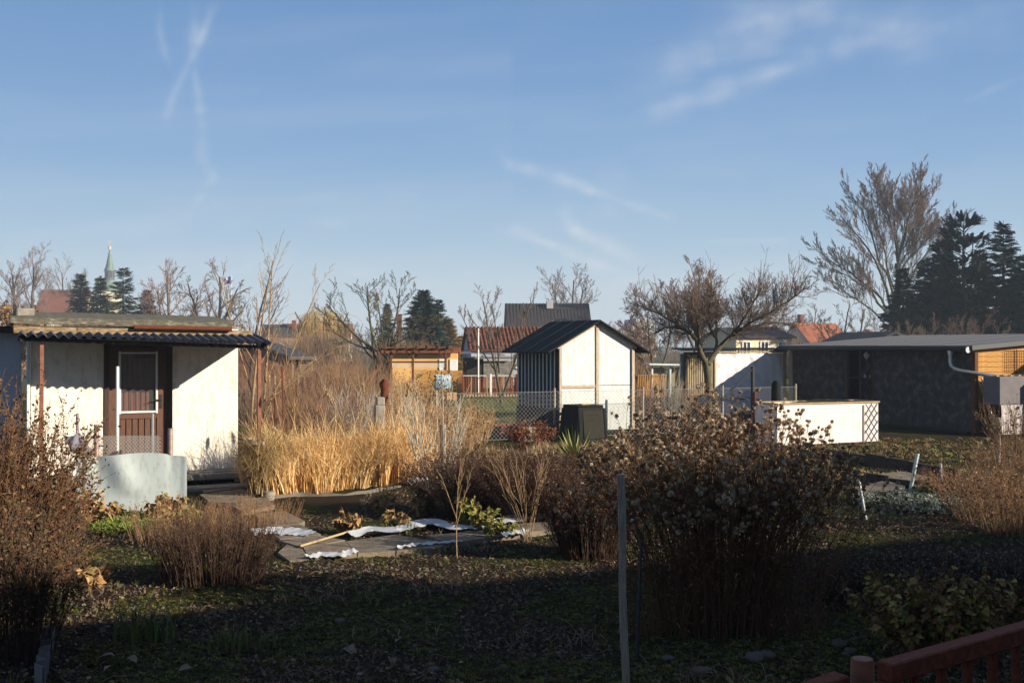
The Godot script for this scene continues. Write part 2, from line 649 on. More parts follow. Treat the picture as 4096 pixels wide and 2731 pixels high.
# ---------------------------------------------------------------- plants
func branch(mb: MB, a: Vector3, d: Vector3, L: float, r: float, lev: int, P: Dictionary) -> void:
	var seg: int = P.seg[lev]
	var pts := PackedVector3Array([a])
	var rad := PackedFloat32Array([r])
	var p := a
	var e: float = P.get("tip", .35) if lev < P.levels else .3
	for i in seg:
		d = (d + rv(P.wob[lev]) + Vector3.UP * (P.up[lev] / seg)).normalized()
		p += d * (L / seg)
		pts.append(p)
		rad.append(maxf(P.minr, lerpf(r, r * e, float(i + 1) / seg)))
	mb.tube(pts, rad, 7 if lev == 0 else (5 if lev == 1 and r > .03 else 3))
	if lev >= P.levels:
		return
	var n: int = P.kids[lev]
	for k in n:
		var t := lerpf(P.from[lev], 1.0, (k + rng.randf()) / n)
		var s := t * seg
		var i := mini(int(s), seg - 1)
		var q := pts[i].lerp(pts[i + 1], s - i)
		var dd := (pts[i + 1] - pts[i]).normalized()
		var target: MB = P.crown if P.has("crown") else mb
		branch(target, q, tilt(dd, P.ang[lev] * rr(.7, 1.25)), L * P.ratio[lev] * rr(.6, 1.15) * (1.0 - .45 * t), maxf(P.minr, lerpf(r, r * e, t) * rr(.42, .62)), lev + 1, P)

# a bare tree: trunk, limbs and twigs grown from a few starting stems [offset, direction, length, radius]
func bare_tree(called: String, label: String, at: Vector3, stems: Array, P: Dictionary, bark: Material, twig: Material, group := "", cat := "tree") -> Node3D:
	var o := thing(called, label, cat, at, 0, group)
	var tr := MB.new()
	P.crown = MB.new()
	for s in stems:
		branch(tr, s[0], s[1].normalized(), s[2], s[3], 0, P)
	part("trunk", tr, bark, o)
	if P.crown.v.size():
		part("crown", P.crown, twig, o)
	return o

func tree_p(levels: int, kids: Array, ang: Array, ratio: Array, up: Array, minr: float, from = [.3, .2, .15, .15, .1], wob = [.07, .1, .13, .16, .18], seg = [7, 6, 4, 3, 2]) -> Dictionary:
	return {levels = levels, kids = kids, ang = ang, ratio = ratio, up = up, minr = minr, from = from, wob = wob, seg = seg}

func spray_mesh(pairs: int, w: float) -> MB:                 # a needled conifer spray along +z, one metre long
	var b := MB.new()
	for i in pairs:
		var z := float(i) / pairs
		var l := w * (1.0 - .55 * z)
		for s in [-1.0, 1.0]:
			b.tri(Vector3(0, 0, z - .03), Vector3(s * l, -.05 + .04 * sin(i * 2.1), z + l * .75), Vector3(0, .02, z + .14))
	b.tri(Vector3(-.03, 0, 0), Vector3(.03, 0, 0), Vector3(0, .02, 1.08))
	b.tri(Vector3(0, -.08, .1), Vector3(0, .06, .1), Vector3(0, -.02, .95))
	return b

# a conifer with whorled, needled branches; open 0 = dense, 1 = gappy
func conifer(called: String, label: String, at: Vector3, h: float, rad: float, cols: Array, open: float, droop: float, base := .05, cat := "conifer", group := "", shape := 1.0) -> Node3D:
	var o := thing(called, label, cat, at, rr(0, 360), group)
	var tr := MB.new()
	tr.tube(PackedVector3Array([Vector3.ZERO, Vector3(0, h * .5, 0), Vector3(0, h, 0)]), PackedFloat32Array([h * .018, h * .011, .012]), 7)
	part("trunk", tr, M.bark_dark, o)
	var br := MB.new()
	var xf := []
	var cc := []
	var whorls := int(lerpf(46, 26, open))
	for i in whorls:
		var f := (i + rr(-.25, .25)) / whorls
		var yw := h * lerpf(base, .985, maxf(f, 0))
		var R := rad * pow(1.0 - f, .75 * shape) * rr(.8, 1.12) + .02 * rad
		var nb := int(lerpf(11, 7, open) * lerpf(1.0, .6, f)) + 1
		var a0 := rr(0, TAU)
		for k in nb:
			var a := a0 + TAU * k / nb + rr(-.25, .25)
			var L := R * rr(.6, 1.15)
			var y := yw + rr(-.6, .6) * h / whorls
			var d := Vector3(cos(a), lerpf(-droop, .45, f * f), sin(a)).normalized()
			var tip := Vector3(0, y, 0) + d * L + Vector3.UP * L * .12
			var mid := Vector3(0, y, 0) + d * L * .55 - Vector3.UP * L * .04
			br.tube(PackedVector3Array([Vector3(0, y, 0), mid, tip]), PackedFloat32Array([.012 * L + .006, .008 * L + .004, .003]), 3)
			var ns := int(clampf(L / (.018 * h + .05), 2, 11))
			for j in ns:
				var t := (j + .6) / ns
				var p := Vector3(0, y, 0).lerp(mid, t * 2) if t < .5 else mid.lerp(tip, t * 2 - 1)
				var sl := (.22 * L + .04 * h) * rr(.75, 1.25)
				for sd in [-1.0, 1.0, 0.0]:
					if sd == 0.0 and j < ns - 2 and rng.randf() < .5:
						continue
					var q: Vector3 = (d.rotated(Vector3.UP, sd * rr(.5, 1.0)) + Vector3(0, rr(-.45, .1), 0)).normalized()
					var bs := frame(q).rotated(q, rr(-.7, .7))
					xf.append(Transform3D(bs.scaled(Vector3.ONE * sl), p))
					var c: Color = cols[rng.randi() % cols.size()]
					cc.append(c * rr(.7, 1.25))
	part("branches", br, M.bark_dark, o)
	if not T.has("spray"):
		T.spray = spray_mesh(9, .3).mesh(M.needle)
	many("foliage", T.spray, xf, cc, o)
	return o

# stems fanning out of a clump; returns the tips as [point, direction]
func fan(mb: MB, n: int, h0: float, h1: float, base: float, spread: float, r: float, side: int, sl: float, bend := .25, centre := Vector3.ZERO, stretch := Vector3.ONE) -> Array:
	var tips := []
	for i in n:
		var a := rr(0, TAU)
		var q := sqrt(rng.randf())
		var s := Vector3(cos(a), 0, sin(a)) * stretch
		var p := centre + s * q * base
		var H := rr(h0, h1) * (1.0 - .22 * q * q)
		var out := s * q * (spread - base)
		var pts := PackedVector3Array()
		var rad := PackedFloat32Array()
		var w := rv(.04 * H)
		for k in 5:
			var t := k / 4.0
			pts.append(p + out * pow(t, 1.0 + bend) + Vector3.UP * H * (t - .12 * bend * t * t) + w * sin(t * 3.0))
			rad.append(maxf(r * lerpf(1, .45, t), .0012))
		mb.tube(pts, rad, 3)
		tips.append([pts[4], (pts[4] - pts[3]).normalized()])
		for k in side:
			var t := rr(.3, 1)
			var j := mini(int(t * 4), 3)
			var b := pts[j].lerp(pts[j + 1], t * 4 - j)
			var d := tilt((pts[j + 1] - pts[j]).normalized(), rr(.3, .8))
			d = (d + Vector3.UP * .25).normalized()
			var l := sl * rr(.5, 1.2)
			mb.tube(PackedVector3Array([b, b + d * l * .5 + rv(.02 * l), b + d * l + Vector3.UP * l * .08]), PackedFloat32Array([r * .5, r * .4, maxf(r * .25, .001)]), 3)
			tips.append([b + d * l, d])
	return tips

func leaf_mesh(m: Material, w := .32, curl := .25) -> Mesh:  # a folded, curled leaf along +z, one metre long
	var b := MB.new()
	for s in [-1.0, 1.0]:
		b.quad(Vector3(0, 0, 0), Vector3(s * w, .1, .3), Vector3(s * w * .8, .05 - curl * .3, .65), Vector3(0, -.08 - curl * .2, .6))
		b.tri(Vector3(0, -.08 - curl * .2, .6), Vector3(s * w * .8, .05 - curl * .3, .65), Vector3(0, -curl, 1))
	return b.mesh(m)

func blade_mesh(m: Material, bend: float, w := .012, segs := 5) -> Mesh:   # a grass blade one metre tall, bending towards +z
	var b := MB.new()
	var q := []
	var p := Vector3.ZERO
	for i in segs + 1:
		var t := float(i) / segs
		var k := w * (1 - .9 * t)
		q.append([p + Vector3(-k, 0, 0), p + Vector3(k, 0, 0)])
		var a := bend * t * t * 1.3
		p += Vector3(0, cos(a), sin(a)) / segs
	for i in segs:
		b.quad(q[i][0], q[i][1], q[i + 1][1], q[i + 1][0])
	return b.mesh(m)

func star_mesh(m: Material, n: int, sd: int) -> Mesh:         # a fluffy dead flower head of unit radius: small spikes in all directions round a core
	var b := MB.new()
	var g := RandomNumberGenerator.new()
	g.seed = sd
	for i in n:
		var y := 1.0 - 2.0 * (i + .5) / n
		var a := i * 2.39996
		var d := Vector3(sqrt(1 - y * y) * cos(a), y, sqrt(1 - y * y) * sin(a))
		var s := d.cross(Vector3(.3, .8, .5)).normalized() * .34
		var u := d.cross(s)
		var L := g.randf_range(.8, 1.1)
		b.tri(d * .35 + s, d * .35 - s * .5 + u * .8, d * L + s * .25)
		b.tri(d * .35 - s, d * .35 + s * .5 - u * .8, d * L - s * .25)
	return b.mesh(m)

func clump_mesh(m: Material, n: int, flat: float, sd: int, w := .16) -> Mesh:   # a rosette of small leaves, unit size
	var b := MB.new()
	var g := RandomNumberGenerator.new()
	g.seed = sd
	for i in n:
		var a := i * 2.4
		var e := g.randf_range(.15, 1.0) * flat
		var d := Vector3(cos(a) * cos(e), sin(e), sin(a) * cos(e)) * g.randf_range(.5, 1)
		var o := Vector3(g.randf_range(-.4, .4), 0, g.randf_range(-.4, .4))
		var s := Vector3(-sin(a), 0, cos(a)) * w
		b.tri(o, o + d * .6 - s, o + d)
		b.tri(o, o + d, o + d * .6 + s)
	return b.mesh(m)

func pick(cols: Array) -> Color:
	var c: Color = cols[rng.randi() % cols.size()]
	var k := rr(.75, 1.2)
	return Color(c.r * k, c.g * k, c.b * k)

# bare or nearly bare shrub: stems, with optional leaves or seed specks at tips and along the twigs
func shrub(called: String, label: String, at: Vector3, n: int, h0: float, h1: float, base: float, spread: float, r: float, side: int, sl: float, m: Material, group := "", cat := "shrub", bend := .25, stretch := Vector3.ONE, turn := 0.0) -> Array:
	var o := thing(called, label, cat, at, turn, group)
	var b := MB.new()
	var tips := fan(b, n, h0, h1, base, spread, r, side, sl, bend, Vector3.ZERO, stretch)
	part("stems", b, m, o)
	return [o, tips]

func leaves_at(o: Node3D, called: String, lm: Mesh, tips: Array, per: int, size: float, back: float, cols: Array, down := .3) -> void:
	var xf := []
	var cc := []
	for t in tips:
		for k in per:
			var p: Vector3 = t[0] - t[1] * rr(0, back)
			var d: Vector3 = (t[1] + rv(1.1) - Vector3.UP * down).normalized()
			xf.append(Transform3D(frame(d).rotated(d, rr(-2, 2)).scaled(Vector3.ONE * size * rr(.6, 1.3)), p))
			cc.append(pick(cols))
	many(called, lm, xf, cc, o)

func gp(px: float, py: float) -> Vector3:                    # where the sight line through a picture point meets flat ground
	var d := EYE * F / (py - 345.0)
	return Vector3((px - 512.0) / F * d, 0, -d)

# ---------------------------------------------------------------- ground
func build_ground() -> void:
	var xs := PackedFloat32Array()
	var zs := PackedFloat32Array()
	for i in 241:
		var t := (i - 120) / 120.0
		xs.append(signf(t) * (absf(t) * 9.5 + pow(absf(t), 6.0) * 60.0 + pow(absf(t), 24.0) * 1100.0))
	for i in 261:
		var t := i / 260.0
		zs.append(14.0 - t * 42.0 - pow(t, 7.0) * 120.0 - pow(t, 26.0) * 1400.0)
	var b := MB.new()
	var colf := func(p: Vector3) -> Color:
		var m := patch.get_noise_2d(p.x * 9, p.z * 9)
		var s := patch.get_noise_2d(p.x * 40 + 300, p.z * 40)
		var c := lin(.056, .042, .029)                        # dark garden soil
		var moss := smoothstep(-.05, .3, m + s * .5)
		var k := moss * .75
		if p.z < -23.5 and p.x < 2.6 and p.x > -9:           # lawn
			k = 1.0
			c = lin(.12, .1, .05)
		c = c.lerp(lin(.062, .066, .022), k)
		if p.z < -50:
			c = lin(.12, .11, .06)
		if p.z < -16.2 and p.z > -23.2 and p.x > -2 and p.x < 4.5:   # dry, straw-littered beds
			c = c.lerp(lin(.17, .12, .065), .6 + .4 * s)
		return c
	b.grid(240, 260, func(u, v):
		var x := xs[int(round(u * 240))]
		var z := zs[int(round(v * 260))]
		return Vector3(x, ground(x, z), z), colf)
	structure("ground", b, M.soil)

# ---------------------------------------------------------------- the club house behind the photographer; it shades the near beds
func club_house() -> void:
	var o := thing("club_house", "long pale club house with a tiled gable roof behind the steps", "building", N * 2.6 + U * 16.0, GRID)
	var L := 40.0
	var w := MB.new()
	w.box(Vector3(0, 2.45, .1), Vector3(L, 4.9, .3))
	part("wall", w, M.wall_cream, o)
	w = MB.new()
	w.box(Vector3(0, 2.45, 7.1), Vector3(L, 4.9, .3))
	part("wall", w, M.wall_cream, o)
	for s in [-1, 1]:
		w = MB.new()
		var q := PackedVector2Array([Vector2(-3.45, 0), Vector2(3.45, 0), Vector2(3.45, 4.9), Vector2(0, 7.65), Vector2(-3.45, 4.9)])
		w.prism(q, -.15, .15)
		part("gable_wall", w, M.wall_cream, o, Transform3D(Basis(Vector3.UP, PI / 2), Vector3(s * (L / 2 - .16), 0, 3.6)))
	for s in [-1, 1]:
		var r := MB.new()
		var e := Vector3(0, 4.7, 3.6 + s * 3.8)
		var p := Vector3(0, 7.9, 3.6)
		r.box((e + p) / 2, Vector3(L + .6, .16, e.distance_to(p)), 0, frame((p - e) * -s))
		part("roof", r, M.tile_red, o)
	for i in 13:
		var x := -18.0 + i * 3.0
		if i == 1:
			continue
		var f := MB.new()
		f.box(Vector3(x, 2.4, -.07), Vector3(1.3, 1.4, .06), .01)
		var fr := part("window", f, M.white_paint, o)
		f = MB.new()
		f.box(Vector3(x, 2.4, -.11), Vector3(1.14, 1.24, .02))
		part("pane", f, M.glass_dark, fr)
	var d := MB.new()
	d.box(Vector3(-15, 1.65, -.07), Vector3(1.0, 2.1, .06), .01)
	part("door", d, M.door_brown, o)
	var t := MB.new()
	t.box(Vector3.ZERO, Vector3(4.4, .6, 3.2), .02)
	var te := part("terrace", t, M.concrete, self, Transform3D(Basis(Vector3.UP, deg_to_rad(GRID)), N * .9 + U * .6 + Vector3(0, .3, 0)))
	te.set_meta("kind", "structure")

# ---------------------------------------------------------------- left: white rendered hut
func corrugated(w: float, l: float, pitch: float, amp: float, y00: float, y10: float, y01: float, y11: float, x0: float, z0: float) -> MB:
	var b := MB.new()
	var n := int(w / pitch * 10)
	for side in [0.0, -.007]:
		b.grid(n, 3, func(u, v):
			var x: float = x0 + u * w
			var y: float = lerpf(lerpf(y00, y10, u), lerpf(y01, y11, u), v) + amp * cos(x / pitch * TAU) + side
			return Vector3(x, y, z0 + v * l))
	return b

func left_hut() -> void:
	var o := thing("garden_hut", "white rendered hut with a brown door under a corrugated porch roof", "hut", Vector3(-4.38, 0, -17.28), GRID)
	var f := .24
	for r in [[-3.03, -2.01, f, 2.46], [-1.01, 0.0, f, 2.46], [-2.01, -1.01, 2.24, 2.46]]:
		var w := MB.new()
		w.box(Vector3((r[0] + r[1]) / 2, (r[2] + r[3]) / 2, -.06), Vector3(r[1] - r[0], r[3] - r[2], .12), .006)
		part("wall", w, M.render, o)
	for r in [[-3.03 + .06, -1.36], [-.06, -1.36]]:
		var w := MB.new()
		w.box(Vector3(r[0], (f + 2.46) / 2, r[1]), Vector3(.12, 2.46 - f, 2.47), .006)
		part("wall", w, M.render, o)
	var w0 := MB.new()
	w0.box(Vector3(-1.515, 1.3, -2.66), Vector3(3.03, 2.3, .12))
	part("wall", w0, M.render, o)
	w0 = MB.new()
	w0.box(Vector3(-1.515, f - .07, -1.2), Vector3(3.0, .14, 2.9), .01)
	w0.box(Vector3(-1.515, .17, .16), Vector3(3.25, .1, .46), .015)
	part("floor_slab", w0, M.concrete, o)
	w0 = MB.new()
	w0.box(Vector3(-1.515, .06, -.1), Vector3(2.9, .12, .3))
	part("shade_gap", w0, M.void, o)  # near black box painted as the shaded recess under the slab
	w0 = MB.new()
	w0.box(Vector3(-.7, .035, .72), Vector3(1.9, .07, .4), .02)
	part("step", w0, M.concrete, o)
	# door
	var fr := MB.new()
	fr.box(Vector3(-1.975, 1.24, -.03), Vector3(.07, 2.0, .1), .006)
	fr.box(Vector3(-1.045, 1.24, -.03), Vector3(.07, 2.0, .1), .006)
	fr.box(Vector3(-1.51, 2.2, -.03), Vector3(.86, .08, .1), .006)
	part("door_frame", fr, M.door_dark, o)
	var d := MB.new()
	d.box(Vector3(-1.86, 1.2, -.05), Vector3(.16, 1.9, .045), .004)
	d.box(Vector3(-1.16, 1.2, -.05), Vector3(.16, 1.9, .045), .004)
	d.box(Vector3(-1.51, 2.13, -.05), Vector3(.54, .06, .045), .004)
	d.box(Vector3(-1.51, 1.115, -.05), Vector3(.54, .09, .045), .004)
	d.box(Vector3(-1.51, .32, -.05), Vector3(.54, .14, .045), .004)
	var door := part("door", d, M.door_brown, o)
	for i in 6:
		d = MB.new()
		d.box(Vector3(-1.78 + .0425 + i * .0908, .73, -.058), Vector3(.08, .68, .03), .006)
		part("board", d, M.door_brown, door)
	for q in [[Vector3(-1.78, 1.63, -.018), Vector3(.035, .96, .03)], [Vector3(-1.24, 1.63, -.018), Vector3(.03, .96, .03)], [Vector3(-1.51, 1.175, -.018), Vector3(.505, .03, .03)], [Vector3(-1.51, 2.085, -.02), Vector3(.505, .025, .02)]]:
		d = MB.new()
		d.box(q[0], q[1], .004)
		part("glazing_bead", d, M.white_paint, door)
	d = MB.new()
	d.box(Vector3(-1.51, 1.63, -.04), Vector3(.5, .9, .006))
	part("pane", d, M.glass, door)
	d = MB.new()
	d.grid(60, 2, func(u, v): return Vector3(-1.79 + u * .56, 1.1 + v * 1.02, -.1 + .012 * sin(u * 44) + .007 * sin(u * 97)))
	part("curtain", d, M.curtain, door)
	d = MB.new()
	d.box(Vector3(-1.175, 1.33, -.022), Vector3(.04, .22, .012), .004)
	d.rod(Vector3(-1.175, 1.36, -.02), Vector3(-1.175, 1.36, .04), .01)
	d.rod(Vector3(-1.17, 1.36, .04), Vector3(-1.29, 1.36, .045), .01)
	part("handle", d, M.black_iron, door)
	# roof
	var ro := MB.new()
	var lo := func(x, dy): return 2.5 - .014 * (x + 3.2) + dy
	ro.grid(30, 10, func(u, v):
		var x: float = -3.3 + u * 3.16 + (.05 * sin(v * 4) if u > .5 else 0.0)
		var y: float = [0.0, .085, .10, .115, .13, .16, .19, .22, .235, .245, .25][int(round(v * 10))]
		return Vector3(x, lo.call(x, .02 + y) + .008 * sin(x * 5 + v * 9), [.27, .24, .1, -.05, -.2, -.6, -1.0, -1.5, -2.0, -2.5, -2.8][int(round(v * 10))]))
	var rf := part("roof", ro, M.roofing, o)
	ro = MB.new()
	ro.box(Vector3(-1.72, lo.call(-1.7, -.02), -1.25), Vector3(3.12, .05, 2.95), .01)
	part("roof_deck", ro, M.dark_wood, rf)
	for s in [-3.28, -.16]:
		ro = MB.new()
		ro.beam(Vector3(s, lo.call(s, .03), .2), Vector3(s, lo.call(s, .2), -2.8), .04, .1)
		part("verge_board", ro, M.rusty, rf)
	for i in 4:
		var x0 := -3.26 + i * .86
		ro = MB.new()
		ro.beam(Vector3(x0, lo.call(x0, -.07), .21), Vector3(x0 + .855, lo.call(x0 + .855, -.07), .21), .035, .1, .006)
		part("fascia_board", ro, M.fascia, rf)
	ro = MB.new()
	ro.rod(Vector3(-1.6, 2.475, .29), Vector3(-.15, 2.455, .29), .035, 10)
	part("gutter", ro, M.rusty, rf)
	for i in 4:
		var w := 3.42 / 4.0
		var a := float(i) / 4
		var e := float(i + 1) / 4
		var s := corrugated(w + .03, 1.28, .131, .024, lerpf(2.40, 2.375, a), lerpf(2.40, 2.375, e), lerpf(2.34, 2.225, a) + i % 2 * .004, lerpf(2.34, 2.225, e) + i % 2 * .004, -3.2 + a * 3.42, .08)
		part("porch_sheet", s, M.fibre, o)
	var be := MB.new()
	be.beam(Vector3(-3.2, 2.288, 1.19), Vector3(.21, 2.173, 1.19), .05, .055, .006)
	be.beam(Vector3(-3.2, 2.335, .14), Vector3(.21, 2.31, .14), .04, .06)
	for x in [-3.15, .17]:
		be.beam(Vector3(x, 2.35 - .01 * (x + 3), .1), Vector3(x, 2.29 - .034 * (x + 3.2), 1.3), .045, .06)
	part("porch_beam", be, M.dark_wood, o)
	for x in [-2.9, .09]:
		be = MB.new()
		be.box(Vector3(x, 1.11, 1.22), Vector3(.055, 2.2, .055), .006)
		part("porch_post", be, M.post_paint, o)
	be = MB.new()
	be.box(Vector3(-3.06, 1.3, .03), Vector3(.05, 2.15, .05), .01)
	part("corner_strip", be, M.panel_white, o)
	# block lying on the roof
	var bl := MB.new()
	bl.box(Vector3.ZERO, Vector3(.26, .13, .18), .015)
	tag(part("concrete_block", bl, M.concrete, self, o.transform * Transform3D(Basis(Vector3.UP, .3), Vector3(-3.12, 2.69, -.25))), "pale concrete block weighing down the left end of the hut roof", "block")
	# lean-to hut behind, its blue shade painted into the wall colour
	var an := thing("lean_to", "rendered lean-to in painted blue grey shade set back left of the white hut", "shed", o.transform * Vector3(-3.1, 0, -1.3), GRID)
	var wb := MB.new()
	wb.box(Vector3(-1.9, 1.2, -.8), Vector3(3.7, 2.4, 1.6), .01)
	part("wall", wb, M.render_blue_shade, an)
	wb = MB.new()
	wb.box(Vector3(-1.95, 2.45, -.7), Vector3(3.95, .1, 2.0), .015)
	part("roof", wb, M.felt, an)
	wb = MB.new()
	wb.box(Vector3(-2.2, 2.34, .13), Vector3(3.2, .06, .05), .01)
	part("fascia_board", wb, M.fascia, an)

# ---------------------------------------------------------------- centre: white panelled shed with black gable roof
func white_shed() -> void:
	var o := thing("garden_shed", "off white panelled shed with black felt gable roof and wooden studs", "shed", Vector3(3.05, 0, -27), GRID)
	var W := 2.1
	var D := 2.43
	var fl := .12
	var ev := 2.2
	var pk := 2.74
	for s in [0, 1]:                                        # four front panels
		var xa: float = -W + .07 if s == 0 else -W / 2 + .035
		var xb: float = -W / 2 - .035 if s == 0 else -.07
		var p := MB.new()
		p.box(Vector3((xa + xb) / 2, (fl + 1.21) / 2, -.02), Vector3(xb - xa, 1.21 - fl, .02), .003)
		part("panel", p, M.panel_white, o)
		p = MB.new()
		var ya := ev - .02 + (xa + W if s == 0 else -xa) * .515
		var yb := ev - .02 + (xb + W if s == 0 else -xb) * .515
		p.prism(PackedVector2Array([Vector2(xa, 1.225), Vector2(xb, 1.225), Vector2(xb, yb), Vector2(xa, ya)]), -.03, -.01)
		part("panel", p, M.panel_white, o)
	for q in [[-W + .035, fl, ev + .01, .075], [-W / 2, fl, pk - .03, .085], [-.035, fl, ev + .01, .085]]:
		var st := MB.new()
		st.box(Vector3(q[0], (q[1] + q[2]) / 2, 0), Vector3(q[3], q[2] - q[1], .045), .005)
		part("stud", st, M.stud_y, o)
	var rl := MB.new()
	rl.box(Vector3(-W * .75 + .005, 1.2, .005), Vector3(W / 2 - .13, .075, .035), .005)
	part("rail", rl, M.stud_x, o)
	rl = MB.new()
	rl.box(Vector3(-.07 - .012, 1.1, .012), Vector3(.022, 2.0, .02))
	part("gap_strip", rl, M.dark_wood, o)
	for s in [-1, 1]:                                       # barge boards and roof halves
		var a := Vector3(-W / 2 + s * (W / 2 + .36), ev - .2, .0)
		var b := Vector3(-W / 2, pk + .035, 0)
		var bb := MB.new()
		bb.beam(a * 1.0 + Vector3(-s * .3, .14, .015), b - Vector3(0, .035, -.015), .03, .07, .004)
		part("barge_board", bb, M.stud_x, o)
		var r := MB.new()
		var dir := (a - b)
		var m := (a + b) / 2 + Vector3(0, .03, -D / 2)
		r.box(m, Vector3(dir.length() + .04, .045, D + .34), .008, frame(Vector3.BACK, dir.cross(Vector3.BACK) * -s))
		var rf := part("roof", r, M.felt, o)
		for k in 3:
			r = MB.new()
			r.box(m + Vector3(0, .026, -D / 2 + .45 + k * .8) , Vector3(dir.length() + .05, .012, .03), .003, frame(Vector3.BACK, dir.cross(Vector3.BACK) * -s))
			part("felt_seam", r, M.gutter, rf)
	# left wall: dark green trapezoid sheet with bright ribs over a dark plank skirt
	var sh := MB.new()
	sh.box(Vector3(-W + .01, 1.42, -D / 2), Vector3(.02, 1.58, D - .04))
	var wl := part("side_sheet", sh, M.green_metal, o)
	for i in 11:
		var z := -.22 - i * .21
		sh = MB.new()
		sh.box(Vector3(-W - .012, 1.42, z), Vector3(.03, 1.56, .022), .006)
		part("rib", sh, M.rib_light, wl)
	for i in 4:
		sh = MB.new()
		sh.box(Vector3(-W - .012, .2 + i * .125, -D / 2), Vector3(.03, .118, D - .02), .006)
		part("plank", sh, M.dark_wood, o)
	sh = MB.new()
	sh.box(Vector3(-W + .03, 1.1, -.03), Vector3(.06, 2.0, .05))
	part("corner_post", sh, M.dark_wood, o)
	for q in [[Vector3(-.02, 1.15, -D / 2), Vector3(.03, 2.05, D - .05)], [Vector3(-W / 2, 1.15, -D + .02), Vector3(W - .06, 2.05, .03)]]:
		sh = MB.new()
		sh.box(q[0], q[1])
		part("wall", sh, M.dark_wood, o)

# ---------------------------------------------------------------- right: dark camouflage covered shed with timber gable side
func dark_shed() -> void:
	var o := thing("dark_shed", "long dark shed clad in camouflage fabric with grey felt roof", "shed", Vector3(11.56, 0, -27), GRID)
	var D := 7.1
	var top := func(x): return 2.17 + .068 * (x + .3)
	var w := MB.new()
	var fold := FastNoiseLite.new()
	fold.seed = 77
	fold.frequency = .9
	for q in [[-D, -4.55], [-3.5, -.1]]:
		w.grid(70, 18, func(u, v):
			var z: float = lerpf(q[1], q[0], u)
			var y: float = v * 2.1
			return Vector3(-.012 + .035 * fold.get_noise_2d(z * 2.2, y * .55) + .012 * sin(z * 19 + y * 1.3) * (1 - v) - .015 * exp(-pow(fposmod(z, 1.18) - .59, 2) * 900), y, z))
		w.box(Vector3(.06, 1.05, (q[0] + q[1]) / 2), Vector3(.04, 2.1, q[1] - q[0]), .01)
	w.box(Vector3(.04, .33, -4.03), Vector3(.08, .66, 1.03), .01)
	part("fabric_wall", w, M.camo, o)
	w = MB.new()
	w.box(Vector3(2.0, 1.1, -D + .05), Vector3(3.8, 2.2, .08))
	part("end_wall", w, M.dark_wood, o)
	w = MB.new()
	w.box(Vector3(4.4, 1.2, -D / 2), Vector3(.1, 2.4, D - .1))
	part("back_wall", w, M.dark_wood, o)
	w = MB.new()
	w.box(Vector3(2, .03, -D / 2), Vector3(4.4, .06, D - .1))
	part("floor_slab", w, M.dark_wood, o)
	# shelf window in the wall
	var s := MB.new()
	s.box(Vector3(.5, 1.35, -4.03), Vector3(.03, 1.5, 1.02))
	var nic := part("window", s, M.camo, o)
	for q in [[Vector3(-.01, 1.38, -4.55), Vector3(.06, 1.45, .05)], [Vector3(-.01, 1.38, -4.03), Vector3(.05, 1.45, .045)], [Vector3(-.01, 1.38, -3.5), Vector3(.06, 1.45, .05)], [Vector3(.1, 1.28, -4.03), Vector3(.24, .025, 1.0)], [Vector3(.1, .67, -4.03), Vector3(.24, .025, 1.0)]]:
		s = MB.new()
		s.box(q[0], q[1], .004)
		part("frame", s, M.brown_wood, nic)
	for q in [[0.0, "end_post"], [-D, "end_post"]]:
		s = MB.new()
		s.box(Vector3(.02, 1.06, q[0] - .02 if q[0] > -1 else q[0] + .07), Vector3(.12, 2.12, .12), .008)
		part("end_post", s, M.brown_wood if q[0] > -1 else M.stud_y, o)
	# timber gable side facing the sun
	for i in 12:
		var x0 := .08
		var x1 := 4.35
		var y0 := .62 + i * .13
		if y0 + .13 > top.call(.1) - .12 and i > 11:
			continue
		s = MB.new()
		s.box(Vector3((x0 + x1) / 2, y0 + .063, -.02), Vector3(x1 - x0, .124, .025), .006)
		part("board", s, M.warm_wood, o)
	s = MB.new()
	s.box(Vector3(2.2, .32, -.03), Vector3(4.3, .6, .03))
	part("base_board", s, M.dark_wood, o)
	s = MB.new()
	s.prism(PackedVector2Array([Vector2(.08, 2.16), Vector2(4.35, 2.16), Vector2(4.35, top.call(4.35) - .06), Vector2(.08, top.call(.08) - .06)]), -.06, -.035)
	part("gable_board", s, M.warm_wood, o)
	s = MB.new()
	s.beam(Vector3(-.25, top.call(-.25) - .1, .03), Vector3(4.5, top.call(4.5) - .1, .03), .03, .11, .006)
	part("fascia_board", s, M.warm_wood, o)
	# roof, gutter and pipe
	s = MB.new()
	s.beam(Vector3(-.3, top.call(-.3), -D / 2), Vector3(4.7, top.call(4.7), -D / 2), D + .35, .05, .01)
	var rf := part("roof", s, M.felt_grey, o)
	s = MB.new()
	s.beam(Vector3(-.3, top.call(-.3) - .03, .18), Vector3(4.7, top.call(4.7) - .03, .18), .03, .12, .004)
	part("roof_edge", s, M.gutter, rf)
	for k in 6:
		s = MB.new()
		s.beam(Vector3(-.3, top.call(-.3) + .028, -D + .4 + k * 1.2), Vector3(4.7, top.call(4.7) + .028, -D + .4 + k * 1.2), .03, .012)
		part("felt_seam", s, M.gutter, rf)
	s = MB.new()
	var gz0 := -D - .2
	var gz1 := .12
	s.grid(10, 1, func(u, v): return Vector3(-.38 + .075 * cos(PI * u), 2.12 - .075 * sin(PI * u), lerpf(gz0, gz1, v)))
	s.grid(10, 1, func(u, v): return Vector3(-.38 + .07 * cos(PI * u), 2.122 - .07 * sin(PI * u), lerpf(gz1, gz0, v)))
	s.box(Vector3(-.31, 2.13, (gz0 + gz1) / 2), Vector3(.012, .1, gz1 - gz0))
	part("gutter", s, M.gutter, rf)
	s = MB.new()
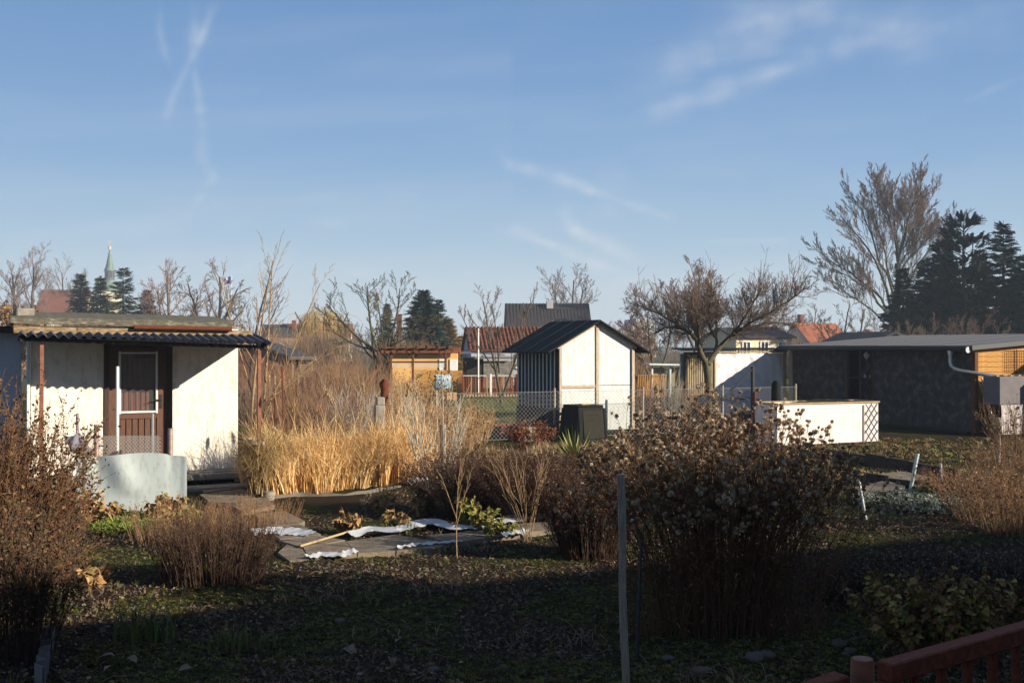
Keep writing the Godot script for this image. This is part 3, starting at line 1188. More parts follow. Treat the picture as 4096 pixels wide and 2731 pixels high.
	s.rod(Vector3(-.38, 2.09, gz1), Vector3(-.38, 2.09, gz1 + .02), .078, 12)
	part("gutter_cap", s, M.zinc, rf)
	s = MB.new()
	s.rod(Vector3(-.38, 2.09, gz0 - .02), Vector3(-.38, 2.09, gz0), .078, 12)
	part("gutter_cap", s, M.zinc, rf)
	s = MB.new()
	s.tube(PackedVector3Array([Vector3(-.38, 2.07, -.42), Vector3(-.38, 1.97, -.42), Vector3(-.38, 1.92, -.42)]), PackedFloat32Array([.085, .06, .05]), 12)
	s.tube(PackedVector3Array([Vector3(-.38, 1.94, -.42), Vector3(-.38, 1.78, -.42), Vector3(-.375, 1.69, -.4), Vector3(-.34, 1.61, -.33), Vector3(-.26, 1.56, -.2), Vector3(-.1, 1.52, 0.02), Vector3(.45, 1.42, .34), Vector3(.62, 1.39, .45)]), PackedFloat32Array([.05, .05, .05, .05, .05, .05, .05, .05]), 12)
	s.rod(Vector3(-.03, 1.505, .06), Vector3(.0, 1.5, .08), .056, 12)
	part("downpipe", s, M.zinc, rf)
	s = MB.new()
	for q in [[.62, 1.39, .45, .9, 1.33, .6], [.72, 1.42, .42, .8, 1.3, .66]]:
		s.rod(Vector3(q[0], q[1], q[2]), Vector3(q[3], q[4], q[5]), .035, 8)
	part("pipe_outlet", s, M.black_plastic, rf)
	# mesh pane on the timber side
	s = MB.new()
	for k in 12:
		var x := 1.0 + k * .075
		s.rod(Vector3(x, 1.5, .02), Vector3(x + .0, 2.08, .02), .004, 3)
	for k in 9:
		s.rod(Vector3(1.0, 1.5 + k * .07, .024), Vector3(1.85, 1.5 + k * .07, .024), .004, 3)
	s.rod(Vector3(1.42, 1.48, .03), Vector3(1.42, 2.1, .03), .012, 5)
	part("mesh_pane", s, M.rusty, o)
	# jars on the shelf
	for q in [[-3.92, 1.2925, .035, .1, "film_white"], [-3.72, 1.2925, .03, .085, "tube_pink"]]:
		var j := MB.new()
		j.tube(PackedVector3Array([Vector3.ZERO, Vector3(0, q[3] * .7, 0), Vector3(0, q[3] * .82, 0), Vector3(0, q[3], 0)]), PackedFloat32Array([q[2], q[2], q[2] * .55, q[2] * .5]), 10, true)
		tag(part("jar", j, M[q[4]], self, o.transform * Transform3D(Basis(), Vector3(.06, q[1], q[0]))), "small pale bottle on the shelf window of the dark shed" if q[4] == "film_white" else "squat pinkish jar on the shelf window of the dark shed", "jar")
	var hb := MB.new()
	hb.grid(10, 6, func(u, v):
		var r: float = .1 * sin(PI * minf(v * .9 + .06, 1)) * (1.1 + .15 * sin(u * TAU * 3))
		return Vector3(r * cos(u * TAU) * .6, -.22 * v, r * sin(u * TAU)))
	tag(part("plastic_bag", hb, M.film_white, self, o.transform * Transform3D(Basis(), Vector3(.02, 2.03, -3.8))), "crumpled pale bag hanging in the top of the shelf window", "bag")
	# grey water tank with pale skirt beside the corner
	var t := thing("water_tank", "dark grey box tank on a pale skirt right of the dark shed", "tank", o.transform * Vector3(0, 0, .25), GRID)
	var b := MB.new()
	b.box(Vector3(.64, 1.09, .25), Vector3(1.3, .7, .5), .02)
	part("tank_body", b, M.tank, t)
	b = MB.new()
	b.grid(24, 6, func(u, v): return Vector3(.02 + u * 1.26, .03 + v * .72, .53 + .012 * sin(u * 37) * v + .01 * sin(v * 11 + u * 5)))
	part("skirt", b, M.camo_pale, t)
	b = MB.new()
	for k in 9:
		b.box(Vector3(.1 + k * .13, 1.45 + .008 * (k % 3), .3 + .07 * (k % 2)), Vector3(.09, .03, .12), .006, Basis(Vector3.UP, k * .7))
	part("rubble_top", b, M.pale_wood, t)
	var lp := thing("lattice_panel", "white panel with brown diamond lattice beside the grey tank", "panel", o.transform * Vector3(1.3, .55, .77), GRID)
	b = MB.new()
	b.box(Vector3(.45, .45, -.02), Vector3(.9, .9, .015))
	part("board", b, M.white_paint, lp)
	for k in 7:
		for g in [-1, 1]:
			b = MB.new()
			var a := Vector3(k * .15 - .1 if g > 0 else k * .15 + .1, 0, .004 * g)
			var e := a + Vector3(g * .38, .9, 0)
			var f0: float = clampf((0.0 - a.x) / (e.x - a.x), 0, 1) if g > 0 else clampf((.9 - a.x) / (e.x - a.x), 0, 1)
			var f1: float = clampf((.9 - a.x) / (e.x - a.x), 0, 1) if g > 0 else clampf((0.0 - a.x) / (e.x - a.x), 0, 1)
			b.beam(a.lerp(e, minf(f0, f1)), a.lerp(e, maxf(f0, f1) if maxf(f0, f1) > .05 else 1.0), .02, .008)
			part("slat", b, M.wall_brown, lp)
	for q in [[0.05, .32, 1.02, .03, "first"], [-.06, .38, 1.1, .12, "second"]]:
		b = MB.new()
		b.rod(Vector3(q[0] + .25, 0, q[1] + .12), Vector3(q[3] - .03, q[2] + .3, .12), .018, 6)
		tag(part("leaning_pole", b, M.zinc, self, o.transform), "grey pole leaning against the shed corner, nearer the tank" if q[4] == "first" else "grey pole leaning against the shed corner, nearer the fabric wall", "pole")
	# board screen added out of view to shade the tank corner
	var sc := thing("added_board_screen", "added brown board screen out of view, shading the water tank from the right", "screen", o.transform * Vector3(2.25, 0, .5), GRID)
	for k in 14:
		b = MB.new()
		b.box(Vector3(0, 1.0, .07 + k * .135), Vector3(.025, 2.0, .125), .005)
		part("board", b, M.brown_wood, sc)
	for y in [.4, 1.6]:
		b = MB.new()
		b.box(Vector3(.035, y, .95), Vector3(.04, .07, 1.9), .005)
		part("rail", b, M.brown_wood, sc)

# ---------------------------------------------------------------- plastic covered shelter behind the apple tree
func shelter() -> void:
	var o := thing("plastic_shelter", "low shelter fronted with clear plastic film and a corrugated brown sheet", "shelter", Vector3(11.56, 0, -27) - N * 7.35, GRID)
	var b := MB.new()
	b.grid(60, 24, func(u, v):
		var x: float = -2.58 + u * 2.5
		return Vector3(x, .12 + v * 1.84, .012 * sin(u * 50 + v * 6) + .02 * sin(v * 23 + u * 9) * smoothstep(.55, 1.0, v) + .012 * sin((u + v) * 31)))
	part("film_sheet", b, M.film, o)
	for k in 7:
		b = MB.new()
		b.rod(Vector3(-2.4 + k * .38, .2, -.06), Vector3(-2.4 + k * .38, 1.9, -.06), .006, 4)
		part("grid_wire", b, M.black_iron, o)
	for k in 5:
		b = MB.new()
		b.rod(Vector3(-2.5, .45 + k * .31, -.055), Vector3(-.1, .45 + k * .31, -.055), .006, 4)
		part("grid_wire", b, M.black_iron, o)
	for x in [-2.63, -.02]:
		b = MB.new()
		b.box(Vector3(x, 1.0, 0), Vector3(.08, 2.0, .08), .008)
		part("post", b, M.stud_y if x < -1 else M.pale_wood, o)
	b = MB.new()
	b.beam(Vector3(-2.7, 2.0, .03), Vector3(.05, 2.02, .03), .05, .06, .006)
	part("top_beam", b, M.pale_wood, o)
	b = MB.new()
	var n := 120
	b.grid(n, 1, func(u, v): return Vector3(-3.62 + u * .92, .1 + v * 1.72, .012 * sin(u * 75)))
	part("side_sheet", b, M.brown_sheet, o)
	b = MB.new()
	b.box(Vector3(-3.15, 1.9, -.02), Vector3(.98, .2, .03), .004)
	b.box(Vector3(-3.15, .68, .02), Vector3(.96, .06, .03), .004)
	b.box(Vector3(-3.64, 1.0, -.05), Vector3(.1, 2.0, .1), .008)
	part("sheet_frame", b, M.dark_wood, o)
	b = MB.new()
	b.box(Vector3(-1.9, 1.0, -.42), Vector3(3.4, 1.9, .05))
	part("back_wall", b, M.panel_white, o)
	part("roof", corrugated(4.0, .68, .09, .016, 2.12, 2.12, 2.06, 2.08, -3.85, -.55), M.fibre, o)
	# narrow glazed strip between shelter and shed
	var g := thing("glazed_frame", "narrow pale glazed frame between the plastic shelter and dark shed", "window frame", o.transform * Vector3(.08, .1, .12), GRID)
	b = MB.new()
	b.box(Vector3(.16, .87, -.04), Vector3(.3, 1.72, .02))
	part("panel", b, M.wall_cream, g)
	for q in [[.02, .87, .03, 1.74], [.12, .87, .02, 1.74], [.31, .87, .03, 1.74]]:
		b = MB.new()
		b.box(Vector3(q[0], q[1], 0), Vector3(q[2], q[3], .04), .004)
		part("bar", b, M.grey_wood_y, g)
	for y in [.02, .6, 1.2, 1.72]:
		b = MB.new()
		b.box(Vector3(.16, y, .003), Vector3(.32, .025, .04), .004)
		part("bar", b, M.grey_wood_x, g)

# ---------------------------------------------------------------- far buildings
# a gabled house: local x along the ridge, gables at both ends, front towards +z
func house(called: String, label: String, at: Vector3, turn: float, L: float, D: float, eave: float, ridge: float, wall: Material, roof: Material, tiles := 0, over := .3, chim = null) -> Node3D:
	var o := thing(called, label, "house" if L > 4.5 else "hut", at, turn)
	var b := MB.new()
	for s in [-1, 1]:
		b = MB.new()
		b.box(Vector3(0, eave / 2, s * (D / 2 - .1)), Vector3(L, eave, .2))
		part("wall", b, wall, o)
	for s in [-1, 1]:
		b = MB.new()
		b.prism(PackedVector2Array([Vector2(-D / 2 + .2, 0), Vector2(D / 2 - .2, 0), Vector2(D / 2 - .2, eave + .1), Vector2(0, ridge - .12), Vector2(-D / 2 + .2, eave + .1)]), -.1, .1)
		part("gable_wall", b, wall, o, Transform3D(Basis(Vector3.UP, PI / 2), Vector3(s * (L / 2 - .1), 0, 0)))
	for s in [-1, 1]:
		var k := (ridge - eave) / (D / 2)
		var e := Vector3(0, eave - over * k, s * (D / 2 + over))
		var p := Vector3(0, ridge, 0)
		b = MB.new()
		b.box((e + p) / 2 + Vector3(0, .04, 0), Vector3(L + over * 2, .1, e.distance_to(p)), .01, frame((e - p)))
		var rf := part("roof", b, roof, o)
		if tiles > 0 and s > 0:
			var bs := frame(e - p)
			var rows := int(e.distance_to(p) / .36)
			var colsn := tiles
			var tw := (L + over * 2) / colsn
			var tm := MB.new()
			tm.tube(PackedVector3Array([Vector3(0, 0, -.2), Vector3(0, 0.02, .2)]), PackedFloat32Array([tw * .36, tw * .4]), 6, true)
			var ms := tm.mesh(roof)
			for r in rows:
				for i in colsn:
					var q := p.lerp(e, (r + .5) / rows) + Vector3((i + .5) * tw - (L / 2 + over), .08 + rr(-.01, .01), 0)
					part("tile", ms, roof, rf, Transform3D(bs, q))
	if chim != null:
		b = MB.new()
		b.box(chim[0], chim[1], .02)
		part("chimney", b, chim[2], o)
	return o

func window(o: Node3D, p: Vector3, w: float, h: float, side := 0) -> void:   # side 0: +z wall, 1: +x gable, -1: -x gable
	var bs := Basis() if side == 0 else Basis(Vector3.UP, side * PI / 2)
	var b := MB.new()
	for q in [[0, h / 2, w, .08], [0, -h / 2, w, .08], [-w / 2, 0, .08, h], [w / 2, 0, .08, h], [0, 0, .06, h]]:
		b.box(Vector3(q[0], q[1], .04), Vector3(q[2], q[3], .07))
	var f := part("window", b, M.white_paint, o, Transform3D(bs, p))
	b = MB.new()
	b.box(Vector3(0, 0, .015), Vector3(w, h, .02))
	part("pane", b, M.glass_dark, f)

func at_px(px: float, d: float) -> Vector3:
	return Vector3((px - 512.0) / F * d, 0, -d)

func church() -> void:
	var d := 330.0
	var o := thing("church", "distant church tower with green copper spire and dark belfry", "church", at_px(109.5, d), 12)
	var y := func(py): return EYE - (py - 345.0) / F * d
	var b := MB.new()
	b.box(Vector3(0, y.call(291) / 2, 0), Vector3(5.6, y.call(291), 5.6))
	part("tower", b, M.wall_cream, o)
	b = MB.new()
	var pr := [[290.5, 3.5], [287, 3.3], [284, 2.9], [281.5, 2.2], [280, 1.6]]
	var pp := PackedVector3Array()
	var r := PackedFloat32Array()
	for q in pr:
		pp.append(Vector3(0, y.call(q[0]), 0)); r.append(q[1])
	b.tube(pp, r, 8)
	part("dome", b, M.copper, o)
	b = MB.new()
	b.tube(PackedVector3Array([Vector3(0, y.call(280), 0), Vector3(0, y.call(270.5), 0)]), PackedFloat32Array([1.45, 1.45]), 8)
	var be := part("belfry", b, M.belfry, o)
	for k in 8:
		b = MB.new()
		b.box(Vector3(0, 0, 0), Vector3(.55, 1.6, .1))
		part("sound_opening", b, M.void, be, Transform3D(Basis(Vector3.UP, TAU * (k + .5) / 8), Vector3(0, y.call(274.5), 0) + Basis(Vector3.UP, TAU * (k + .5) / 8) * Vector3(0, 0, 1.36)))
	b = MB.new()
	b.tube(PackedVector3Array([Vector3(0, y.call(270.6), 0), Vector3(0, y.call(269.6), 0), Vector3(0, y.call(266), 0), Vector3(0, y.call(258), 0), Vector3(0, y.call(249), 0)]), PackedFloat32Array([1.85, 1.6, 1.15, .65, .15]), 8)
	part("spire", b, M.copper, o)
	b = MB.new()
	b.tube(PackedVector3Array([Vector3(0, y.call(249), 0), Vector3(0, y.call(248.4), 0), Vector3(0, y.call(247.3), 0), Vector3(0, y.call(246.2), 0), Vector3(0, y.call(245.5), 0)]), PackedFloat32Array([.1, .42, .5, .38, .05]), 10)
	b.rod(Vector3(0, y.call(245.6), 0), Vector3(0, y.call(240), 0), .06, 6)
	b.box(Vector3(0, y.call(241.5), 0), Vector3(.5, .5, .06))
	part("weathervane", b, M.gold, o)

func far_buildings() -> void:
	church()
	var h := house("red_roof_house", "far house with steep dark red roof left of the church", at_px(66, 190), 8, 7.5, 7, 7.6, 11.9, M.wall_cream, M.tile_red, 0, .4)
	window(h, Vector3(-2, 6.4, 3.5), 1.0, 1.1)
	window(h, Vector3(.6, 6.4, 3.5), 1.0, 1.1)
	h = house("grey_house", "far house with dark grey roof and a brick chimney left of the willow", at_px(283, 115), 6, 4.0, 4.4, 3.2, 4.35, M.wall_grey, M.roof_slate, 0, .2, [Vector3(1.25, 4.2, .9), Vector3(.45, 1.3, .45), M.tile_orange])
	window(h, Vector3(-1.1, 2.5, 2.2), .8, .9)
	house("orange_roof_house", "distant long house with bright orange roof behind the willow", at_px(318, 150), 4, 9.0, 6, 3.4, 5.15, M.wall_cream, M.tile_orange, 0, .3)
	h = house("tile_roof_house", "house with weathered red tile roof left of the white shed", at_px(508, 62), 8, 4.7, 4.4, 1.95, 3.15, M.wall_grey, M.tile_red, 22, .15)
	window(h, Vector3(.5, 1.3, 2.2), .7, .7)
	h = house("brown_roof_house", "far house with large dark brown sheet roof and a small grey chimney", at_px(547, 100), 3, 7.4, 7, 2.6, 6.0, M.wall_grey, M.roof_brown, 0, .2, [Vector3(.2, 5.95, .5), Vector3(.6, .75, .5), M.wall_grey])
	var rb := MB.new()
	for i in 25:
		rb.beam(Vector3(-3.75 + i * .312, 6.12, .05), Vector3(-3.75 + i * .312, 2.42, 3.72), .05, .06)
	part("roof_rib", rb, M.roof_brown, h).set_meta("kind", "stuff")
	var sk := MB.new()
	sk.beam(Vector3(.5, 5.62, .62), Vector3(2.6, 5.62, .62), .06, .2)
	part("snow_guard", sk, M.gutter, h)
	h = house("cream_house", "pale cream house with flat eaves seen through the apple tree", at_px(748, 75), 20, 4.4, 4, 2.75, 3.35, M.wall_cream, M.roof_brown, 0, .25)
	for x in [-1.4, 0.0, 1.4]:
		window(h, Vector3(x, 2.0, 2.0), .6, .9)
	h = house("red_tile_house", "house with orange red tile roof and grey gable above the dark shed", at_px(815, 128), 32, 6.6, 5.6, 2.0, 4.75, M.wall_grey, M.tile_orange, 0, .25, [Vector3(-1.9, 5.1, -.5), Vector3(.55, 1.5, .55), M.brick])
	window(h, Vector3(-3.3, 2.2, .9), .8, .9, -1)
	window(h, Vector3(-3.3, 2.2, -1.0), .8, .9, -1)
	h = house("dark_roof_hut", "low hut with mossy dark roof and yellowish gable behind the dark shed", at_px(868, 48), -62, 2.7, 3.6, 2.1, 2.72, M.wall_cream, M.roof_slate, 0, .25)
	h = house("white_gable_house", "distant house with white gables right of the red tile house", at_px(862, 160), 60, 5, 5.2, 2.0, 4.2, M.white_paint, M.roof_brown, 0, .2)
	h = house("white_gable_house", "second distant white gable house, higher and just right of the first", at_px(868, 185), 64, 5, 5.0, 3.0, 4.9, M.white_paint, M.tile_red, 0, .2)
	h = house("barge_board_hut", "brown hut with white barge boards right of the white hut", at_px(268, 56), 86, 3.6, 3.6, 1.55, 2.22, M.wall_brown, M.roof_slate, 0, .22)
	for s in [-1, 1]:
		var b := MB.new()
		b.beam(Vector3(2.04, 2.26, 0), Vector3(2.04, 1.45, s * 2.05), .03, .12)
		part("barge_board", b, M.white_paint, h)
	# apartment block behind the apple tree
	var o := thing("apartment_block", "far grey flat roofed block behind the bare trees", "building", at_px(640, 210), 10)
	var b2 := MB.new()
	b2.box(Vector3(0, 3.6, 0), Vector3(4.6, 7.2, 6))
	part("wall", b2, M.wall_grey, o)
	for k in 3:
		window(o, Vector3(-1.5 + k * 1.5, 5.6, 3.0), .7, 1.0)
	# cream house corner behind the spruce
	o = thing("stepped_gable_house", "narrow cream house gable between blue spruce and tile roof", "house", at_px(455, 92), 10)
	b2 = MB.new()
	for q in [[0.0, 1.2, .75, 2.4, 1.6], [-.05, 2.75, .55, .75, 1.4]]:
		b2 = MB.new()
		b2.box(Vector3(q[0], q[1], 0), Vector3(q[2], q[3], q[4]), .03)
		part("wall", b2, M.wall_cream, o)
		b2 = MB.new()
		b2.box(Vector3(q[0], q[1] + q[3] / 2 + .02, 0), Vector3(q[2] + .1, .08, q[4] + .1), .02)
		part("cornice", b2, M.white_paint, o)
	# orange bungalow with pergola
	o = thing("orange_bungalow", "small orange walled bungalow with terracotta eaves behind the pergola", "house", at_px(424, 43), 6)
	b2 = MB.new()
	b2.box(Vector3(0, .95, -1), Vector3(2.7, 1.9, 2), .02)
	part("wall", b2, M.wall_orange, o)
	b2 = MB.new()
	b2.beam(Vector3(-1.7, 2.0, .25), Vector3(1.45, 2.0, .25), .1, .22, .02)
	b2.box(Vector3(-.1, 2.1, -.9), Vector3(3.1, .06, 2.4))
	part("eaves_board", b2, M.tile_orange, o)
	for k in 2:
		b2 = MB.new()
		b2.box(Vector3(.75 + k * .42, 1.1, .02), Vector3(.3, 1.1, .05), .01)
		part("door" if k else "shutter", b2, M.white_paint, o)
	o = thing("pergola", "brown timber pergola with lattice in front of the orange bungalow", "pergola", at_px(418, 38), 6)
	for x in [-.95, -.18, .97]:
		b2 = MB.new()
		b2.box(Vector3(x, 1.02, 0), Vector3(.085, 2.04, .085), .008)
		part("post", b2, M.brown_wood, o)
		for s in [-1, 1]:
			b2 = MB.new()
			b2.beam(Vector3(x, 1.72, 0), Vector3(x + s * .24, 2.0, 0), .05, .05)
			part("brace", b2, M.brown_wood, o)
	b2 = MB.new()
	b2.beam(Vector3(-1.3, 2.06, 0), Vector3(1.25, 2.06, 0), .07, .1, .006)
	part("beam", b2, M.brown_wood, o)
	b2 = MB.new()
	b2.beam(Vector3(-1.1, 1.62, 0), Vector3(1.0, 1.62, 0), .05, .06, .006)
	part("beam", b2, M.brown_wood, o)
	for k in 7:
		b2 = MB.new()
		b2.beam(Vector3(-1.15 + k * .37, 2.15, .45), Vector3(-1.15 + k * .37, 2.15, -1.6), .06, .1, .006)
		part("rafter", b2, M.brown_wood, o)
	for k in 24:
		for s in [-1, 1]:
			b2 = MB.new()
			var x := -1.05 + k * .088
			b2.beam(Vector3(clampf(x, -1, 1), 1.42, .012 * s), Vector3(clampf(x + s * .17, -1, 1), 1.6, .012 * s), .012, .014)
			part("lattice_shadow_slat", b2, M.panel_white, o)
	for k in 16:
		for s in [-1, 1]:
			b2 = MB.new()
			var x := -.1 + k * .07 if s > 0 else .97 - k * .07
			var e := clampf(x + s * .6, -.13, .95)
			b2.beam(Vector3(x, .75, .012 * s), Vector3(e, .75 + absf(e - x), .012 * s), .012, .016)
			part("lattice_shadow_slat", b2, M.brown_wood, o)
	b2 = MB.new()
	b2.rod(Vector3(-.0, 0, 0), Vector3(0, 3.0, 0), .04, 7)
	tag(part("antenna_pole", b2, M.white_paint, self, Transform3D(Basis(), at_px(478.3, 50))), "thin white pole rising in front of the red tile roof", "pole")
	b2 = MB.new()
	b2.box(Vector3(0, 2.4, 0), Vector3(.42, 4.8, .42), .02)
	b2.box(Vector3(0, 4.75, 0), Vector3(.52, .12, .52), .02)
	tag(part("brick_chimney", b2, M.brick, self, Transform3D(Basis(), at_px(399.3, 90))), "free standing slim brick chimney left of the blue spruce", "chimney")
	# weathered plank shed and dark carport in front of the tile roof house
	o = thing("plank_shed", "weathered grey shed of horizontal planks left of the white shed", "shed", at_px(498, 52), 6)
	b2 = MB.new()
	b2.box(Vector3(0, .72, -.8), Vector3(1.34, 1.44, 1.5))
	part("wall", b2, M.dark_wood, o)
	for k in 11:
		b2 = MB.new()
		b2.box(Vector3(0, .2 + k * .12, -.03), Vector3(1.4, .108, .03), .006)
		part("plank", b2, M.concrete, o)
	b2 = MB.new()
	b2.box(Vector3(-.2, 1.6, -.7), Vector3(1.9, .1, 1.9), .01)
	part("roof", b2, M.felt_grey, o)
	o = thing("carport", "dark open carport with blue sheeted roof left of the plank shed", "carport", at_px(474, 54), 6)
	for x in [-.42, .42]:
		b2 = MB.new()
		b2.box(Vector3(x, .85, 0), Vector3(.09, 1.7, .09))
		part("post", b2, M.brown_wood, o)
	b2 = MB.new()
	b2.box(Vector3(0, .8, -1.0), Vector3(.95, 1.6, .1))
	part("wall", b2, M.dark_wood, o)
	b2 = MB.new()
	b2.beam(Vector3(-.6, 1.86, -.4), Vector3(1.5, 1.72, -.4), 1.8, .06)
	part("roof", b2, M.blue_tarp, o)
	b2 = MB.new()
	b2.rod(Vector3(-.5, 1.62, .06), Vector3(.6, 1.58, .06), .03, 6)
	part("gutter", b2, M.white_paint, o)
	o = thing("wood_store", "small open wood store of yellow slats beyond the bare sapling", "shed", at_px(302, 44), 8)
	b2 = MB.new()
	b2.beam(Vector3(-.55, 1.68, -.3), Vector3(.55, 1.68, -.3), 1.2, .14, .02)
	part("roof", b2, M.grey_wood_x, o)
	for x in [-.36, .4]:
		b2 = MB.new()
		b2.box(Vector3(x, .8, 0), Vector3(.07, 1.6, .07))
		part("post", b2, M.pale_wood, o)
	for k in 7:
		b2 = MB.new()
		b2.beam(Vector3(-.08, .95 + k * .09, .04), Vector3(.42, .95 + k * .09, .04), .025, .05)
		part("slat", b2, M.pale_wood, o)
	b2 = MB.new()
	b2.box(Vector3(0, .8, -.9), Vector3(.9, 1.6, .05))
	part("back_wall", b2, M.dark_wood, o)
	# pale open shelter behind the chain link fence, right of the white shed
	o = thing("open_shelter", "small pale open shelter between white shed and plastic shelter", "shelter", at_px(668, 46), 10)
	for q in [[-.3, 1.35], [.5, 1.35], [1.25, 1.3]]:
		b2 = MB.new()
		b2.box(Vector3(q[0] - .4, q[1] / 2, 0), Vector3(.07, q[1], .07))
		part("post", b2, M.panel_white, o)
	b2 = MB.new()
	b2.beam(Vector3(-.9, 1.4, -.2), Vector3(1.0, 1.36, -.2), .9, .07, .01)
	part("roof", b2, M.panel_white, o)
	for k in 2:
		b2 = MB.new()
		b2.box(Vector3(-.35 + k * .75, .85, -.25), Vector3(.55, .8, .03), .01)
		part("panel", b2, M.brown_sheet, o)
	# flag
	o = thing("flag_pole", "white pole with a small blue flag above the bare trees", "flag", at_px(231.5, 118))
	b2 = MB.new()
	var yt := EYE + (345 - 275.5) / F * 118
	b2.rod(Vector3.ZERO, Vector3(0, yt, 0), .035, 7)
	part("pole", b2, M.white_paint, o)
	b2 = MB.new()
	b2.grid(16, 8, func(u, v): return Vector3(-.04 - u * .74, yt - .1 - v * (.8 - .0) - .12 * u * (1 - v) + .06 * sin(u * 6), .06 * sin(u * 9)))
	part("flag_cloth", b2, mat("flag_blue", .07, .13, .33, .8), o)
	b2 = MB.new()
	b2.grid(10, 3, func(u, v): return Vector3(-.08 - u * .55, yt - .62 - .28 * sin(u * 2.4) * -1 * .5 - v * .14, .03 + .06 * sin((u * .74 + .05) * 9)))
	part("flag_band", b2, mat("flag_red", .5, .06, .07, .8), o)
	b2 = MB.new()
	b2.grid(8, 4, func(u, v): return Vector3(-.25 - u * .3, yt - .22 - v * .24, .03 + .06 * sin((u * .4 + .3) * 9)))
	part("flag_badge", b2, M.panel_white, o)

func fences() -> void:
	# the brown picket fence that crosses the middle distance
	var o := thing("picket_fence", "long brown picket fence with white rails beyond the lawn", "fence", at_px(464, 46.5), 4)
	var pm := []
	for m in [M.picket, M.picket_red, M.warm_wood]:
		var b := MB.new()
		b.box(Vector3(0, .44, 0), Vector3(.055, .82, .02), .004)
		pm.append([b.mesh(m), m])
	for k in 82:
		var x := k * .1
		var q = pm[[0, 1, 0, 2, 1, 0, 1][k % 7]]
		if k == 11:
			continue
		part("picket", q[0], q[1], o, Transform3D(Basis(Vector3.BACK, rr(-.03, .03)), Vector3(x, rr(-.02, .02), 0)))
	for y in [.78, .9]:
		var b := MB.new()
		b.beam(Vector3(-.05, y, -.03), Vector3(8.3, y, -.03), .025, .035)
		part("rail", b, M.panel_white if y > .8 else M.picket_red, o)
	var b0 := MB.new()
	b0.beam(Vector3(-.05, .14, -.03), Vector3(8.3, .14, -.03), .025, .04)
	part("rail", b0, M.picket_red, o)
	for x in [-.08, 1.15, 2.27, 4.0, 6.0, 8.3]:
		var b := MB.new()
		b.box(Vector3(x, .48, .01), Vector3(.085, .98, .085), .006)
		part("post", b, M.white_paint if absf(x - 1.15) < .1 else M.picket_red, o)
	o = thing("block_kerb", "row of small pale blocks under the brown picket fence", "kerb", at_px(464, 46.1), 4)
	for k in 26:
		var b := MB.new()
		b.box(Vector3(k * .125, .06, 0), Vector3(.085, .12, .1), .01)
		part("block", b, M.pale_wood, o)
	o = thing("stake_fence", "row of short pale stakes behind the bare sapling", "fence", at_px(255, 36), 6)
	for k in 14:
		var b := MB.new()
		b.rod(Vector3(k * .16, 0, rr(-.03, .03)), Vector3(k * .16 + rr(-.02, .02), rr(1.0, 1.25), 0), .03, 6)
		part("stake", b, M.pale_wood, o)
	o = thing("play_fence", "orange slatted fence right of the white shed", "fence", at_px(638, 40), 6)
	for k in 13:
		var b := MB.new()
		b.box(Vector3(k * .085, .7, 0), Vector3(.045, .85, .02), .004, Basis(Vector3.BACK, -.06))
		part("slat", b, M.warm_wood, o)
	for y in [.35, 1.05]:
		var b := MB.new()
		b.beam(Vector3(-.05, y, -.03), Vector3(1.1, y, -.03), .03, .04)
		part("rail", b, M.picket, o)
	# plank board with the pale picture panel
	o = thing("board_sign", "honey coloured plank board on posts beyond the dry grass", "board", at_px(442, 33), 10)
	for k in 6:
		var b := MB.new()
		b.box(Vector3(0, .82 + k * .112, 0), Vector3(1.24, .108, .03), .005)
		part("plank", b, M.warm_wood, o)
	for x in [-.5, .5]:
		var b := MB.new()
		b.box(Vector3(x, .7, -.045), Vector3(.07, 1.4, .05), .005)
		part("post", b, M.brown_wood, o)
	var im := Image.create(96, 96, false, Image.FORMAT_RGB8)
	var f := FastNoiseLite.new()
	f.seed = 40
	f.frequency = .035
	for y in 96:
		for x in 96:
			var t := smoothstep(-.25, .3, f.get_noise_2d(x, y * .7))
			var c := Color(.6, .72, .8).lerp(Color(.87, .89, .88), t)
			if x < 4 or y < 4 or x > 91 or y > 91:
				c = Color(.7, .82, .88)
			im.set_pixel(x, y, c)
	var pm2 := StandardMaterial3D.new()
	pm2.albedo_texture = ImageTexture.create_from_image(im)
	pm2.roughness = .6
	var st := SurfaceTool.new()
	st.begin(Mesh.PRIMITIVE_TRIANGLES)
	var c4 := [Vector3(-.23, -.21, 0), Vector3(-.23, .21, 0), Vector3(.23, .21, 0), Vector3(.23, -.21, 0)]
	var uv := [Vector2(0, 1), Vector2(0, 0), Vector2(1, 0), Vector2(1, 1)]
	for i in [0, 1, 2, 0, 2, 3]:
		st.set_uv(uv[i])
		st.set_normal(Vector3.BACK)
		st.add_vertex(c4[i])
	var ms := st.commit()
	ms.surface_set_material(0, pm2)
	var pb := MB.new()
	pb.box(Vector3.ZERO, Vector3(.47, .43, .012), .004)
	var pic := thing("picture_panel", "pale blue and white picture panel fixed on the honey coloured board", "picture", o.position + Basis(Vector3.UP, deg_to_rad(10)) * Vector3(.04, 1.1, .024), 10)
	part("backing", pb, M.panel_white, pic)
	part("print", ms, pm2, pic, Transform3D(Basis(), Vector3(0, 0, .009)))

